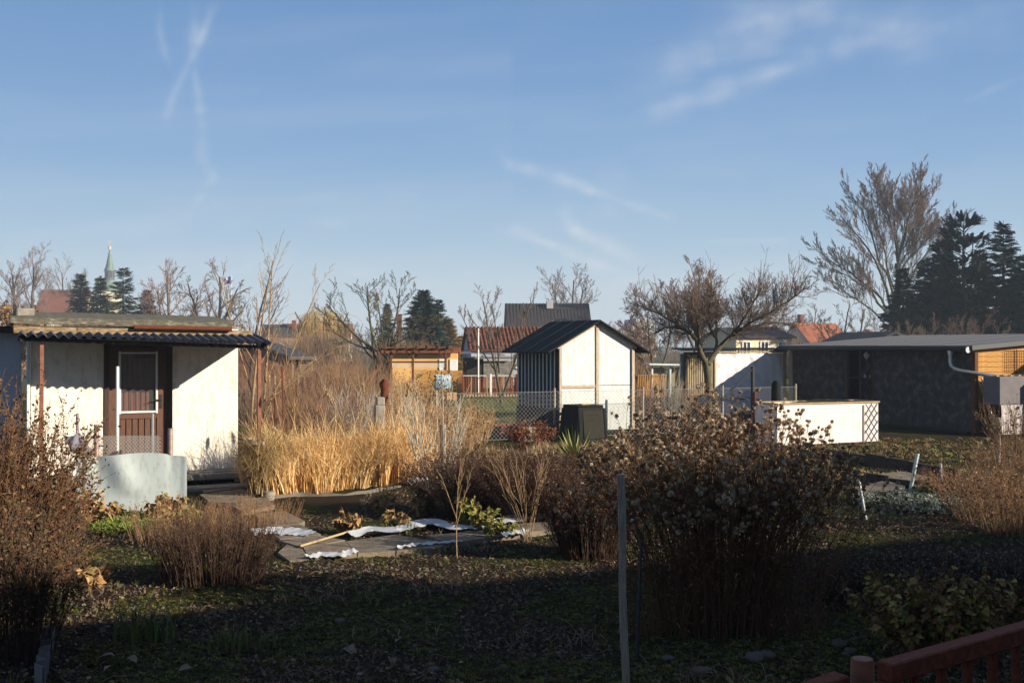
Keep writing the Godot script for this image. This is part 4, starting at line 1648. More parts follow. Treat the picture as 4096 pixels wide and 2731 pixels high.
# ---------------------------------------------------------------- garden furniture
func planter() -> void:
	var o := thing("raised_bed", "white boarded raised bed with wooden rim in front of the dark shed", "raised bed", Vector3(8.13, 0, -24), GRID)
	var L := 2.78
	var D := .75
	var H := .95
	var b := MB.new()
	b.box(Vector3(-L / 2, .04 + H / 2, -.012), Vector3(L, H - .08, .024), .004)
	part("front_board", b, M.planter_white, o)
	for x in [-L + .012, -.012]:
		b = MB.new()
		b.box(Vector3(x, .04 + H / 2, -D / 2), Vector3(.024, H - .08, D - .06), .004)
		part("side_board", b, M.planter_white, o)
	b = MB.new()
	b.box(Vector3(-L / 2, .04 + H / 2, -D + .012), Vector3(L, H - .08, .024), .004)
	part("back_board", b, M.planter_white, o)
	b = MB.new()
	b.box(Vector3(-L / 2, .02, -D / 2), Vector3(L + .02, .05, D + .02), .004)
	part("base_rail", b, M.dark_wood, o)
	for q in [[Vector3(-L - .01, H + .015, 0.01), Vector3(.02, H + .0, .01)], [Vector3(-L - .01, H + .015, -D), Vector3(.02, H, -D)], [Vector3(-L, H + .012, 0), Vector3(-L, H + .012, -D)], [Vector3(0, H, 0), Vector3(0, H, -D)]]:
		b = MB.new()
		b.beam(q[0], q[1], .05, .03, .005)
		part("rim_board", b, M.pale_wood, o)
	b = MB.new()
	b.grid(24, 14, func(u, v): return Vector3(-.05 - u * (L - .1), H - .03 + .07 * exp(-pow((u - .35) * 4, 2)) + .03 * sin(u * 40) * sin(v * 23), -.05 - v * (D - .1)))
	b.col = lin(.07, .055, .04)
	for i in b.c.size():
		b.c[i] = lin(.07, .055, .04)
	part("bed_soil", b, M.soil, o)
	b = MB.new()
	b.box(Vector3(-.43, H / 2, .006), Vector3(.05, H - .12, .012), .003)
	part("lattice_shadow_edge", b, M.tank, o)  # dark strip painted as the edge of a lattice shadow
	for k in 9:  # thin grey slats drawn in place of a cast lattice shadow
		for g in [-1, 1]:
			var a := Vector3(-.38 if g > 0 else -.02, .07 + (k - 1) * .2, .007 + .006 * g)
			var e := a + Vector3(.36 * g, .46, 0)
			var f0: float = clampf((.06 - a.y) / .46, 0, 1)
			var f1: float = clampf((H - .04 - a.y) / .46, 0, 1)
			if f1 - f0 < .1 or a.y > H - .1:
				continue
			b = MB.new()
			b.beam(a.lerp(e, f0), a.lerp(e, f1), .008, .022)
			part("lattice_shadow_slat", b, M.tank, o)
	var p := thing("iron_post", "rusty dark iron fence post with a diagonal brace left of the raised bed", "post", on(752.5, 27.2), GRID)
	b = MB.new()
	b.rod(Vector3.ZERO, Vector3(0, 1.68, 0), .045, 8)
	part("pole", b, M.black_iron, p)
	b = MB.new()
	b.rod(Vector3(-.02, 1.62, .02), Vector3(-1.45, .45, .1), .018, 5)
	part("brace", b, M.black_iron, p)
	b = MB.new()
	b.rod(Vector3.ZERO, Vector3(0, 1.12, 0), .04, 8)
	tag(part("steel_post", b, M.rusty, self, Transform3D(Basis(), on(754.5, 24.6))), "short reddish brown steel post at the left corner of the raised bed", "post")
	b = MB.new()
	b.tube(PackedVector3Array([Vector3.ZERO, Vector3(0, 1.0, 0), Vector3(0, 1.22, 0), Vector3(0, 1.3, 0)]), PackedFloat32Array([.13, .12, .115, .06]), 10, true)
	tag(part("stump_post", b, M.black_plastic, self, Transform3D(Basis(), on(776, 27.3))), "thick dark rounded post standing before the plastic shelter", "post")

func chain_fence() -> void:
	var a := Vector3(3.05, 0, -26.25)
	var x0 := -5.2
	var x1 := 4.85
	var o := thing("chain_link_fence", "thin chain link fence crossing in front of the white shed", "fence", a, GRID)
	var H := 1.1
	var b := MB.new()
	var p := .1
	var n := int((x1 - x0) / p)
	for i in range(-11, n):
		for g in [-1, 1]:
			var xa := x0 + i * p if g > 0 else x0 + (i + 11) * p
			var s := Vector3(xa, .03, .003 * g)
			var e := Vector3(xa + g * H, .03 + H, .003 * g)
			var f0 := 0.0
			var f1 := 1.0
			if g > 0:
				f0 = clampf((x0 - s.x) / H, 0, 1); f1 = clampf((x1 - s.x) / H, 0, 1)
			else:
				f0 = clampf((s.x - x1) / H, 0, 1); f1 = clampf((s.x - x0) / H, 0, 1)
			if f1 - f0 > .03:
				b.rod(s.lerp(e, f0), s.lerp(e, f1), .0032, 3)
	part("wire_mesh", b, M.wire, o).set_meta("kind", "stuff")
	for y in [.05, 1.12]:
		b = MB.new()
		b.rod(Vector3(x0, y, .01), Vector3(x1, y, .01), .004, 4)
		part("tension_wire", b, M.wire, o)
	for x in [-5.2, -2.25, 0.16, 2.5, 4.8]:
		b = MB.new()
		b.rod(Vector3(x, 0, -.02), Vector3(x, 1.2, -.02), .03, 8)
		part("post", b, M.grey_wood_y, o)

func compost_bin() -> void:
	var o := thing("compost_bin", "black plastic compost bin with sloping sides in front of the white shed", "compost bin", on(583, 25.1), GRID + 4)
	var b := MB.new()
	var H := .78
	var q := [[-.43, .0], [-.41, .08], [-.36, H - .06], [-.33, H]]
	for i in 3:
		var r0: float = -q[i][0]; var r1: float = -q[i + 1][0]
		var y0: float = q[i][1]; var y1: float = q[i + 1][1]
		b.quad(Vector3(-r0, y0, r0), Vector3(r0, y0, r0), Vector3(r1, y1, r1), Vector3(-r1, y1, r1))
		b.quad(Vector3(r0, y0, -r0), Vector3(-r0, y0, -r0), Vector3(-r1, y1, -r1), Vector3(r1, y1, -r1))
		b.quad(Vector3(-r0, y0, -r0), Vector3(-r0, y0, r0), Vector3(-r1, y1, r1), Vector3(-r1, y1, -r1))
		b.quad(Vector3(r0, y0, r0), Vector3(r0, y0, -r0), Vector3(r1, y1, -r1), Vector3(r1, y1, r1))
	part("body", b, M.black_plastic, o)
	var fr := MB.new()
	var tl := atan((.43 - .34) / H)
	fr.box(Vector3(.04, .39, .393), Vector3(.56, .66, .02), .008, Basis(Vector3.RIGHT, -tl))
	var pn := part("front_panel", fr, M.olive_plastic, o)
	for r in 2:
		for k in 3:
			fr = MB.new()
			fr.box(Vector3(-.09 + k * .11, .6 - r * .12, .368 + r * .012 + .012), Vector3(.06, .014, .01), .002, Basis(Vector3.RIGHT, -tl))
			part("vent_slot", fr, M.void, pn)
	for x in [-.33, .36]:
		fr = MB.new()
		fr.box(Vector3(x, .38, .39), Vector3(.07, .74, .045), .01, Basis(Vector3.RIGHT, -tl))
		part("corner_rib", fr, M.black_plastic, o)
	b = MB.new()
	b.box(Vector3(0, H + .02, 0), Vector3(.7, .05, .7), .02)
	part("lid", b, M.black_plastic, o)
	b = MB.new()
	b.box(Vector3.ZERO, Vector3(.3, .025, .1), .005)
	tag(part("wood_offcut", b, M.pale_wood, self, o.transform * Transform3D(Basis(Vector3.UP, .2), Vector3(0, H + .06, .1))), "short pale board lying on the compost bin lid", "board")
	# rubble beside it
	var bx := thing("brick_stack", "low stack of weathered reddish bricks by the chain link fence", "bricks", on(510, 25.5), GRID)
	for i in 4:
		for k in 3:
			b = MB.new()
			b.box(Vector3(-.14 + k * .26 - .1 * (i % 2), .06 + i * .085, rr(-.02, .02)), Vector3(.24, .078, .13), .008, Basis(Vector3.UP, rr(-.06, .06)))
			part("brick", b, M.brick, bx)
	b = MB.new()
	b.box(Vector3(0, .17, 0), Vector3(.46, .34, .3), .02)
	tag(part("white_block", b, M.concrete, self, Transform3D(Basis(Vector3.UP, deg_to_rad(GRID)), on(528, 24.9))), "chipped whitish concrete block behind the red dry shrub", "block")
	b = MB.new()
	b.beam(Vector3(-.7, .35, .1), Vector3(.5, .72, -.1), .16, .03, .006)
	b.beam(Vector3(-.3, .3, .16), Vector3(.55, .6, .0), .14, .03, .006)
	b.beam(Vector3(.0, .25, .2), Vector3(.6, .46, .1), .12, .03, .006)
	tag(part("plank_heap", b, M.dark_wood, self, Transform3D(Basis(Vector3.UP, deg_to_rad(GRID)), on(541, 25.4))), "heap of dark old planks leaning between white block and shed", "planks")
	# blue cloth / car like dark cover behind the aster bush
	b = MB.new()
	b.grid(20, 8, func(u, v): return Vector3(-.9 + u * 1.8, .86 + .1 * sin(PI * u) - .2 * absf(v - .5) + .02 * sin(u * 22), -.35 + v * .7))
	for x in [-.85, .85]:
		b.box(Vector3(x, .38, 0), Vector3(.06, .76, .6))
	tag(part("covered_table", b, M.gutter, self, Transform3D(Basis(Vector3.UP, .2), on(728, 27.6))), "low table under dark blue black cover at the foot of the apple tree", "table")

func path() -> void:
	# the broken concrete path from the hut past the beds
	var slabs := [
		[[278, 556], [287, 548], [303, 553], [309, 563], [290, 565]],
		[[304, 552], [345, 545], [357, 557], [309, 562]],
		[[346, 545], [394, 538], [446, 546], [440, 551], [358, 557]],
		[[426, 538], [452, 536], [488, 541], [447, 546]],
		[[454, 536], [497, 530], [520, 537], [490, 540]],
		[[498, 529], [556, 524], [580, 530], [523, 536]],
		[[278, 544], [318, 539], [345, 544], [304, 552]],
		[[262, 530], [300, 528], [321, 538], [280, 543]],
		[[255, 517], [285, 514], [305, 524], [299, 527], [262, 529]],
		[[200, 497], [240, 491], [262, 497], [243, 506], [210, 505]],
		[[196, 486], [228, 483], [246, 489], [205, 495]],
		[[232, 509], [262, 499], [275, 508], [245, 515]],
	]
	var o := Node3D.new()
	o.name = "path"
	add_child(o)
	o.set_meta("kind", "structure")
	for s in slabs:
		var pl := PackedVector2Array()
		for q in s:
			var p := gp(q[0], q[1])
			pl.append(Vector2(p.x, p.z))
		var b := MB.new()
		var y := .045 + rr(-.004, .012)
		b.slab(pl, -.03, y)
		part("slab", b, M.slab, o)
	# strips of white weed film along the path
	var strips := [
		["white sheet strip buckled along the far edge of the path", [[351, 541], [372, 535], [398, 537], [420, 528], [436, 527], [452, 533], [478, 533]], .17],
		["white sheet strip behind the path under the dark seed bush", [[482, 534], [505, 526], [527, 521], [545, 522], [560, 520]], .2],
		["white sheet corner at the near left edge of the path", [[307, 563], [325, 560], [340, 561], [356, 557]], .12],
		["thin white sheet strip at the near edge of the path", [[398, 554], [425, 549], [462, 546]], .07],
		["crumpled white sheet lying where hut path and garden path meet", [[252, 539], [275, 537], [297, 538], [312, 540]], .22],
		["small white sheet scrap at the end of the grass edging", [[408, 487], [420, 484], [430, 482]], .2],
		["white sheet scrap beside the thin canes on the path", [[503, 541], [518, 538], [528, 535]], .12],
	]
	for s in strips:
		var c := Curve3D.new()
		for q in s[1]:
			var p := gp(q[0], q[1])
			c.add_point(p + Vector3(0, .0, 0))
		var L := c.get_baked_length()
		var w: float = s[2] * 1.0
		var b := MB.new()
		var ph := rr(0, 9)
		for sd in [0.0, -.004]:
			b.grid(40, 5, func(u, v):
				var p := c.sample_baked(u * L)
				var q := c.sample_baked(minf(u * L + .05, L)) - c.sample_baked(maxf(u * L - .05, 0))
				var n := Vector3(-q.z, 0, q.x).normalized()
				var k: float = maxf(0.0, sin(u * 5 + ph)) * .014 + .006 * sin(u * 23 + v * 5 + ph) + .006 * sin(u * 51 + v * 9)
				return p + n * (v - .5) * w * ((.55 + .45 * sin(PI * clampf(u, .05, .95))) * (1 + .2 * sin(u * 13 + ph) + .12 * sin(u * 37 + ph))) + Vector3(0, .062 + maxf(k, -.005) + .18 * (1.0 - v) * w + sd, 0))
		tag(part("plastic_strip", b, M.film_white, self), s[0], "plastic strip")
	# bamboo cane lying on the path
	var b2 := MB.new()
	b2.rod(gp(300, 552) + Vector3(0, .07, 0), gp(350, 538.5) + Vector3(0, .09, 0), .014, 7)
	tag(part("bamboo_cane", b2, M.pale_wood, self), "pale bamboo cane lying across the path slabs", "cane")
	# grey edging strip before the dry grass
	var eg := MB.new()
	var cv := Curve3D.new()
	for q in [[268, 499], [300, 496], [345, 495], [375, 492], [400, 487], [424, 481]]:
		cv.add_point(gp(q[0], q[1]))
	var Lc := cv.get_baked_length()
	for sd in [0.0, .012]:
		eg.grid(60, 3, func(u, v):
			var p := cv.sample_baked(u * Lc)
			return p + Vector3(0, v * (.045 + .014 * sin(u * 14) + .008 * sin(u * 47)), sd + .012 * sin(u * 31)))
	tag(part("bed_edging", eg, M.grey_wood_x, self), "thin pale grey edging strip at the foot of the dry grass", "edging")
	var cyl := MB.new()
	cyl.tube(PackedVector3Array([Vector3.ZERO, Vector3(0, .13, 0)]), PackedFloat32Array([.075, .08]), 14, true)
	tag(part("pipe_end", cyl, M.concrete, self, Transform3D(Basis(), gp(269, 500))), "short pale pipe end standing at the left end of the edging", "pipe")
	# kerb stones on the right
	var ks := thing("stone_edging", "double row of dark concrete edging slabs running towards the right shed", "edging", Vector3.ZERO)
	var rows := [[gp(828, 458), gp(960, 481), .2, 6], [gp(846, 478), gp(962, 492), .12, 5]]
	for r in rows:
		var d: Vector3 = (r[1] - r[0])
		var n: int = r[3]
		for i in n:
			var a: Vector3 = r[0] + d * (float(i) / n)
			var e: Vector3 = r[0] + d * ((i + .97) / n)
			var k := MB.new()
			var h: float = r[2] + rr(-.03, .03)
			k.beam(a + Vector3(0, h / 2, rr(-.02, .02)), e + Vector3(0, h / 2 + rr(-.012, .012), rr(-.02, .02)), .07, h, .008)
			part("kerb_stone", k, M.kerb, ks)
	for s in [[[855, 490], [885, 483], [905, 489], [882, 498], [858, 499]], [[905, 484], [921, 478], [934, 486], [918, 491]], [[860, 478], [900, 484], [930, 480], [905, 474]]]:
		var pl := PackedVector2Array()
		for q in s:
			var p := gp(q[0], q[1])
			pl.append(Vector2(p.x, p.z))
		var k := MB.new()
		k.slab(pl, -.02, .05 + rr(0, .02))
		part("slab", k, M.slab, o)

func barrier() -> void:
	# posts, mesh and sheet in front of the hut door
	var d := 14.3
	var P := func(px, py, dd): return Vector3((px - 512.0) / F * dd, EYE - (py - 345.0) / F * dd, -dd)
	var o := thing("sheet_screen", "pale grey plastic sheet stretched over poles in front of the hut", "screen", P.call(125, 514, d) * Vector3(1, 0, 1))
	var org := o.position
	var b := MB.new()
	b.grid(56, 26, func(u, v):
		var x: float = lerpf(76, 187, u)
		var yt := 455.0 + 1.5 * sin(u * 7) - 1.6 * sin(PI * u) + 1.5 * exp(-pow((u - .19) * 40, 2)) + 1.8 * exp(-pow((u - .86) * 45, 2))
		var yb := lerpf(505, 515, minf(u * 1.5, 1)) - 3.0 * maxf(0, u - .7) / .3
		var y: float = lerpf(yt, yb, v)
		var z: float = .045 * exp(-pow((u - .34 - .2 * v) * 8, 2)) * sin(PI * minf(1, v + .25)) - .03 * exp(-pow((u - .25) * 9, 2)) * (1 - v) + .03 * sin(PI * u) * v + .015 * exp(-pow((u - .99) * 30, 2)) - .012 * exp(-pow((u - .86) * 26, 2)) * (1 - v) * (1 - v) - .025 * exp(-pow((u - .19) * 24, 2)) * (1 - v) * (1 - v)
		var p: Vector3 = P.call(x, y, d - z)
		return p - org)
	part("plastic_sheet", b, M.sheet, o)
	var posts := [[96.7, 424, 519, d + .12, .034, "tube_pink", "thick pinkish metal post left of the sheet, nearest the camera"], [170.6, 428, 517, d + .1, .034, "tube_pink", "thick pinkish metal post at the right end of the sheet"], [77.5, 413, 510, d + .5, .02, "tube_pink", "thin pinkish tube behind the rolled cloth"], [117.5, 366, 510, d + .7, .022, "white_paint", "tall white pole in front of the hut door"], [152.6, 413, 510, d + .65, .02, "zinc", "thin silver tube in front of the lower door panel"]]
	for q in posts:
		b = MB.new()
		var p: Vector3 = P.call(q[0], 345, q[3]) * Vector3(1, 0, 1)
		var h: float = EYE - (q[1] - 345.0) / F * q[3]
		b.rod(Vector3(0, -.1, 0), Vector3(0, h, 0), q[4], 12)
		tag(part("metal_post" if q[5] != "white_paint" else "white_pole", b, M[q[5]], self, Transform3D(Basis(), p)), q[6], "post")
	# expanded metal
	var m := MB.new()
	var dm := d + .45
	var a: Vector3 = P.call(76, 436, dm)
	var e: Vector3 = P.call(159, 436, dm)
	var W := e.x - a.x
	for r in 13:
		for i in 24:
			var x := a.x + (i + .5 * (r % 2)) * W / 24
			var y := a.y - r * .026
			for s in [-1, 1]:
				m.rod(Vector3(x, y, -dm), Vector3(x + W / 48.0, y + s * .026 * .5, -dm), .004, 3)
				m.rod(Vector3(x + W / 48.0, y + s * .013, -dm), Vector3(x + W / 24.0, y, -dm), .004, 3)
	var mm := tag(part("expanded_mesh", m, M.mesh_metal, self), "expanded metal mesh strip stretched behind the pale sheet", "mesh")
	mm.set_meta("kind", "object")
	mm.remove_meta("kind")
	# bundle of cloth and a wooden beam at the left end
	b = MB.new()
	b.grid(22, 14, func(u, v):
		var t: float = u * TAU
		var r: float = .12 * (1 + .25 * sin(t * 3 + v * 5) + .2 * sin(v * 17 + t))
		return P.call(lerpf(66, 91, v), lerpf(439, 452, v), d + .1) + Vector3(0, cos(t) * r * sin(PI * clampf(v, .12, .9)), sin(t) * r * sin(PI * clampf(v, .12, .9))))
	tag(part("cloth_roll", b, M.cloth_grey, self), "rolled grey cloth lying at the left end of the mesh", "cloth")
	b = MB.new()
	b.beam(P.call(84, 450, d - .2), P.call(75, 447, d + .9), .07, .08, .006)
	b.rod(P.call(84, 453, d - .15), P.call(84, 525, d - .1), .02, 6)
	tag(part("wooden_beam", b, M.grey_wood_x, self), "short grey squared beam poking out over the left end of the sheet", "beam")
	b = MB.new()
	b.beam(P.call(80, 508, d + .3), P.call(186, 516, d + .2), .05, .12)
	tag(part("base_plank", b, M.dark_wood, self), "dark plank lying under the lower edge of the sheet", "plank")

func stakes() -> void:
	var P := func(px, py, dd): return Vector3((px - 512.0) / F * dd, EYE - (py - 345.0) / F * dd, -dd)
	var b := MB.new()
	var pts := PackedVector3Array()
	var w := []
	for i in 9:
		var t := i / 8.0
		var p: Vector3 = P.call(620.5 + 5.5 * t + .8 * sin(t * 9), lerpf(474, 715, t), 6.6)
		var s := .0215 + .0015 * sin(t * 12)
		w.append([p, s])
	for i in 8:
		for k in 4:
			var c := [[-1, 1], [1, 1], [1, -1], [-1, -1]]
			var A: Vector3 = w[i][0]; var sA: float = w[i][1]
			var B: Vector3 = w[i + 1][0]; var sB: float = w[i + 1][1]
			var c0: Array = c[k]; var c1: Array = c[(k + 1) % 4]
			b.quad(B + Vector3(c0[0] * sB, 0, c0[1] * sB), B + Vector3(c1[0] * sB, 0, c1[1] * sB), A + Vector3(c1[0] * sA, 0, c1[1] * sA), A + Vector3(c0[0] * sA, 0, c0[1] * sA))
	b.box(w[0][0] - Vector3(0, .004, 0), Vector3(.042, .012, .042), .003)
	b.box(w[0][0] + Vector3(.008, -.2, .0215), Vector3(.004, .4, .004))
	tag(part("wooden_stake", b, M.grey_wood_y, self), "tall weathered grey wooden stake in front of the big seed head bush", "stake")
	var list := [
		[641, 540, 637, 660, 7.6, .012, "gutter", "thin dark green stake leaning beside the tall grey stake", "garden_stake"],
		[917.5, 453, 910.5, 488, 16.6, .028, "sheet", "leaning pale green and white stake beyond the silvery plants", "garden_stake"],
		[940.5, 463, 941.5, 482, 17.0, .018, "film_white", "short upright pale stake right of the leaning one", "garden_stake"],
		[858.5, 479, 866, 520, 13.6, .018, "film_white", "leaning white stake among weeds right of the big bush", "garden_stake"],
		[998, 417, 998, 466, 20.0, .045, "grey_wood_y", "greyish wooden post before the water tank", "wooden_post"],
		[506.2, 452, 506.2, 472, 19.0, .022, "pale_wood", "short pale peg left of the yucca", "wooden_peg"],
		[275, 388, 276, 470, 18.0, .022, "rusty", "rusty rod rising from the middle of the dry grass", "iron_rod"],
		[282, 366, 285, 470, 19.5, .016, "rusty", "thin leaning rusty rod behind the dry grass", "iron_rod"],
		[443, 424, 443, 462, 17.2, .05, "grey_wood_y", "short grey post among the white stems", "wooden_post"],
	]
	for q in list:
		b = MB.new()
		var top: Vector3 = P.call(q[0], q[1], q[4])
		var bot: Vector3 = P.call(q[2], q[3], q[4])
		if bot.y > -.02:
			bot += (bot - top).normalized() * (bot.y + .05)
		b.rod(bot, top, q[5], 8)
		tag(part(q[8], b, M[q[6]], self), q[7], "stake" if q[8] != "iron_rod" else "rod")
	for y in [488, 497, 505]:
		pass
	# concrete post with red pipe behind the grass
	b = MB.new()
	b.box(Vector3(0, .62, 0), Vector3(.17, 1.24, .15), .015)
	b.box(Vector3(.01, 1.3, .0), Vector3(.14, .14, .12), .02)
	tag(part("concrete_post", b, M.concrete, self, Transform3D(Basis(Vector3.UP, .3), on(379.5, 17.6))), "square pale concrete post behind the dry grass", "post")
	var pp := thing("red_pipe", "red brown vent pipe with cap beside the concrete post", "pipe", on(384.3, 18.0))
	b = MB.new()
	b.rod(Vector3.ZERO, Vector3(0, 1.55, 0), .062, 12)
	part("pipe", b, M.rusty, pp)
	b = MB.new()
	b.tube(PackedVector3Array([Vector3(0, 1.5, 0), Vector3(0, 1.56, 0), Vector3(0, 1.6, 0), Vector3(0, 1.66, 0)]), PackedFloat32Array([.07, .085, .08, .02]), 12, true)
	b.rod(Vector3(0, 1.38, 0), Vector3(0, 1.41, 0), .068, 12)
	part("cap", b, M.rusty, pp)

func gate_fence() -> void:
	# red brown stair fence at the lower right
	var P := func(px, py, dd): return Vector3((px - 512.0) / F * dd, EYE - (py - 345.0) / F * dd, -dd)
	var dirn := Vector3(.815, .0, -.58)
	var a: Vector3 = P.call(884, 662, 4.16)
	var o := thing("wooden_fence", "red brown painted wooden fence panel right of the round post", "fence", a * Vector3(1, 0, 1))
	var top := a.y
	var len := 1.25
	var bs := frame(dirn)
	var put := func(x, y, s, called, par): 
		var b := MB.new()
		b.box(Vector3.ZERO, s, .006)
		return part(called, b, M.rail_paint, par, Transform3D(bs, dirn * x + Vector3(0, y, 0)))
	put.call(len / 2, top - .035, Vector3(.075, .075, len), "top_rail", o)
	put.call(.036, (top - .07) / 2, Vector3(.078, top - .074, .072), "end_post", o)
	for k in 6:
		put.call(.19 + k * .185, (top - .07) / 2 - .0, Vector3(.028, top - .075, .042), "baluster", o)
	var b2 := MB.new()
	b2.tube(PackedVector3Array([Vector3.ZERO, Vector3(0, .9, 0), Vector3(0, .97, 0), Vector3(0, .985, 0)]), PackedFloat32Array([.043, .043, .043, .038]), 16, true)
	var rp: Vector3 = P.call(862, 660, 4.0)
	tag(part("round_post", b2, M.post_paint, self, Transform3D(Basis(), Vector3(rp.x, rp.y - .975, rp.z))), "round orange brown post between the two fence panels", "post")
	var c: Vector3 = P.call(842, 672, 3.92)
	var q := thing("wooden_fence", "red brown painted wooden fence panel left of the round post, sloping down", "fence", c * Vector3(1, 0, 1))
	var b3 := MB.new()
	b3.beam(Vector3(0, c.y - .035, 0), Vector3(-.9, c.y - .15, .52), .075, .075, .006)
	part("top_rail", b3, M.rail_paint, q)
	b3 = MB.new()
	b3.box(Vector3(-.03, (c.y - .07) / 2, .02), Vector3(.07, c.y - .08, .07), .006)
	part("end_post", b3, M.rail_paint, q)

# ---------------------------------------------------------------- far trees
func far_trees() -> void:
	var up := Vector3.UP
	# the big fan shaped tree on the right
	var d := 92.0
	var o := thing("fan_shaped_tree", "tall bare tree with a broad fan of limbs on the right", "tree", at_px(893, d))
	var tr := MB.new()
	var cr := MB.new()
	var P := tree_p(4, [0, 8, 6, 4, 3], [.4, .45, .5, .55, .6], [.5, .5, .5, .55, .5], [0, .3, .3, .25, .2], .012, [.2, .22, .2, .12, .1], [.04, .05, .07, .1, .14], [6, 8, 6, 4, 2])
	P.crown = cr
	var W := func(px, py, z := 0.0): return Vector3((px - 893.0) / F * d, EYE - (py - 345.0) / F * d, z)
	var limbs := [
		[[[893, 372], [894, 320], [897, 285], [898, 262]], .42, .3],
		[[[893, 330], [882, 308], [868, 292], [850, 279], [832, 271]], .2, .03],
		[[[893, 322], [880, 296], [862, 278], [840, 262], [824, 250]], .17, .04],
		[[[893, 318], [886, 290], [875, 268], [862, 246], [845, 228], [832, 218]], .2, .04],
		[[[895, 300], [888, 280], [880, 262], [872, 236], [862, 212], [853, 198]], .16, .03],
		[[[896, 292], [885, 262], [877, 232], [870, 208], [866, 192]], .13, .03],
		[[[898, 262], [895, 238], [890, 218], [884, 200], [880, 186]], .16, .03],
		[[[898, 262], [897, 235], [896, 208], [893, 192]], .15, .03],
		[[[898, 262], [901, 235], [905, 210], [911, 190]], .15, .03],
		[[[899, 255], [906, 230], [916, 208], [920, 198]], .12, .03],
		[[[899, 255], [912, 233], [924, 216], [929, 206]], .1, .02],
		[[[900, 265], [910, 252], [922, 240], [933, 222]], .1, .02],
		[[[896, 315], [906, 285], [918, 262], [928, 248], [940, 236], [946, 226]], .16, .03],
		[[[900, 272], [912, 254], [925, 246], [938, 240]], .1, .02],
		[[[893, 318], [908, 280], [922, 252], [926, 232]], .12, .02],
		[[[893, 335], [878, 314], [858, 300], [838, 296], [822, 288]], .13, .02],
	]
	var k := 0
	for l in limbs:
		var c := Curve3D.new()
		var z := rr(-1, 1) * 3.2
		if k < 1:
			z = 0.0
		var n: int = l[0].size()
		for i in n:
			var f := float(i) / (n - 1)
			var p: Vector3 = W.call(l[0][i][0], l[0][i][1], z * f)
			c.add_point(p)
		var L := c.get_baked_length()
		var pts := PackedVector3Array()
		var rad := PackedFloat32Array()
		for i in 9:
			pts.append(c.sample_baked(L * i / 8.0, true) + (rv(.12) if i > 0 else Vector3.ZERO))
			rad.append(lerpf(l[1], l[2], i / 8.0))
		for i in 9:
			rad[i] *= .72
		tr.tube(pts, rad, 7)
		if k > 0:
			for j in 13:
				var t := lerpf(.25, .98, (j + rng.randf()) / 13.0)
				var s := t * 8
				var i := mini(int(s), 7)
				var dd := (pts[i + 1] - pts[i]).normalized()
				branch(cr, pts[i].lerp(pts[i + 1], s - i), (tilt(dd, rr(.25, .75)) + up * .12).normalized(), rr(2.4, 4.2) * lerpf(1.15, .62, t), .034 * lerpf(1.1, .55, t), 1, P)
		k += 1
	part("trunk", tr, M.bark_olive, o)
	part("crown", cr, M.twig, o)
	# conifers on the right
	var dk := [lin(.012, .022, .016), lin(.018, .03, .02), lin(.025, .036, .022)]
	var br := [lin(.04, .038, .018), lin(.06, .045, .02), lin(.028, .035, .018)]
	conifer("spruce", "small very dark spruce before the trunk of the fan shaped tree", at_px(903, 72), 7.4, 1.9, dk, .1, .35, .02)
	conifer("spruce", "dark ragged spruce right of the small very dark spruce", at_px(925, 76), 8.4, 1.9, dk, .45, .3, .03)
	conifer("spruce", "blunt topped dark conifer left of the tall pine", at_px(942, 72), 9.3, 1.9, dk, .35, .2, .04, "conifer", "", .7)
	var pn := thing("pine", "tall dark pine with bare trunk and rounded top", "conifer", at_px(964, 70))
	var tb := MB.new()
	tb.tube(PackedVector3Array([Vector3.ZERO, Vector3(.05, 4, 0), Vector3(-.05, 7, 0), Vector3(0, 10.2, 0)]), PackedFloat32Array([.2, .16, .1, .03]), 7)
	tb.tube(PackedVector3Array([Vector3(.25, 0, .2), Vector3(.32, 4, .2), Vector3(.5, 8.8, .2)]), PackedFloat32Array([.14, .1, .03]), 7)
	part("trunk", tb, M.bark_dark, pn)
	var xf := []
	var cc := []
	var bb := MB.new()
	for i in 150:
		var y := rr(2.5, 10.1)
		var a := rr(0, TAU)
		var R := lerpf(1.25, 1.5, rng.randf()) * (1.0 if y < 8.5 else sqrt(maxf(.05, 1 - pow((y - 8.5) / 1.8, 2)))) * (.45 if y < 5 and rng.randf() < .55 else 1.0)
		var e := Vector3(cos(a) * R, y + .35, sin(a) * R)
		bb.tube(PackedVector3Array([Vector3(0, y - .2, 0), e]), PackedFloat32Array([.03, .012]), 3)
		for j in 12:
			var q := (Vector3(cos(a), .7, sin(a)) + rv(.9)).normalized()
			xf.append(Transform3D(frame(q).scaled(Vector3.ONE * rr(.35, .65)), e - Vector3(cos(a), .2, sin(a)) * rr(0, .55) * R))
			cc.append(pick(dk))
	part("branches", bb, M.bark_dark, pn)
	many("foliage", T.spray, xf, cc, pn)
	conifer("spruce", "brownish conifer between the pine and the tall spruce", at_px(979, 75), 9.0, 1.6, br, .4, .3, .04)
	conifer("spruce", "tall pointed dark spruce near the right picture edge", at_px(1003.5, 70), 10.3, 2.3, dk, .5, .35, .03)
	conifer("spruce", "dark conifer cut by the right picture edge", at_px(1027, 68), 8.0, 2.2, dk, .3, .3, .03)
	# left conifers
	var lg := [lin(.05, .075, .04), lin(.07, .085, .04), lin(.1, .08, .035), lin(.035, .06, .04)]
	conifer("spruce", "leftmost green spruce beside the dark red roof", at_px(80.7, 108), 9.4, 2.1, lg, .25, .3, .02)
	conifer("spruce", "green spruce just left of the church tower", at_px(100.5, 104), 8.9, 1.9, lg, .25, .3, .02)
	conifer("spruce", "open layered spruce just right of the church tower", at_px(123, 106), 9.9, 2.6, lg, .8, .45, .02)
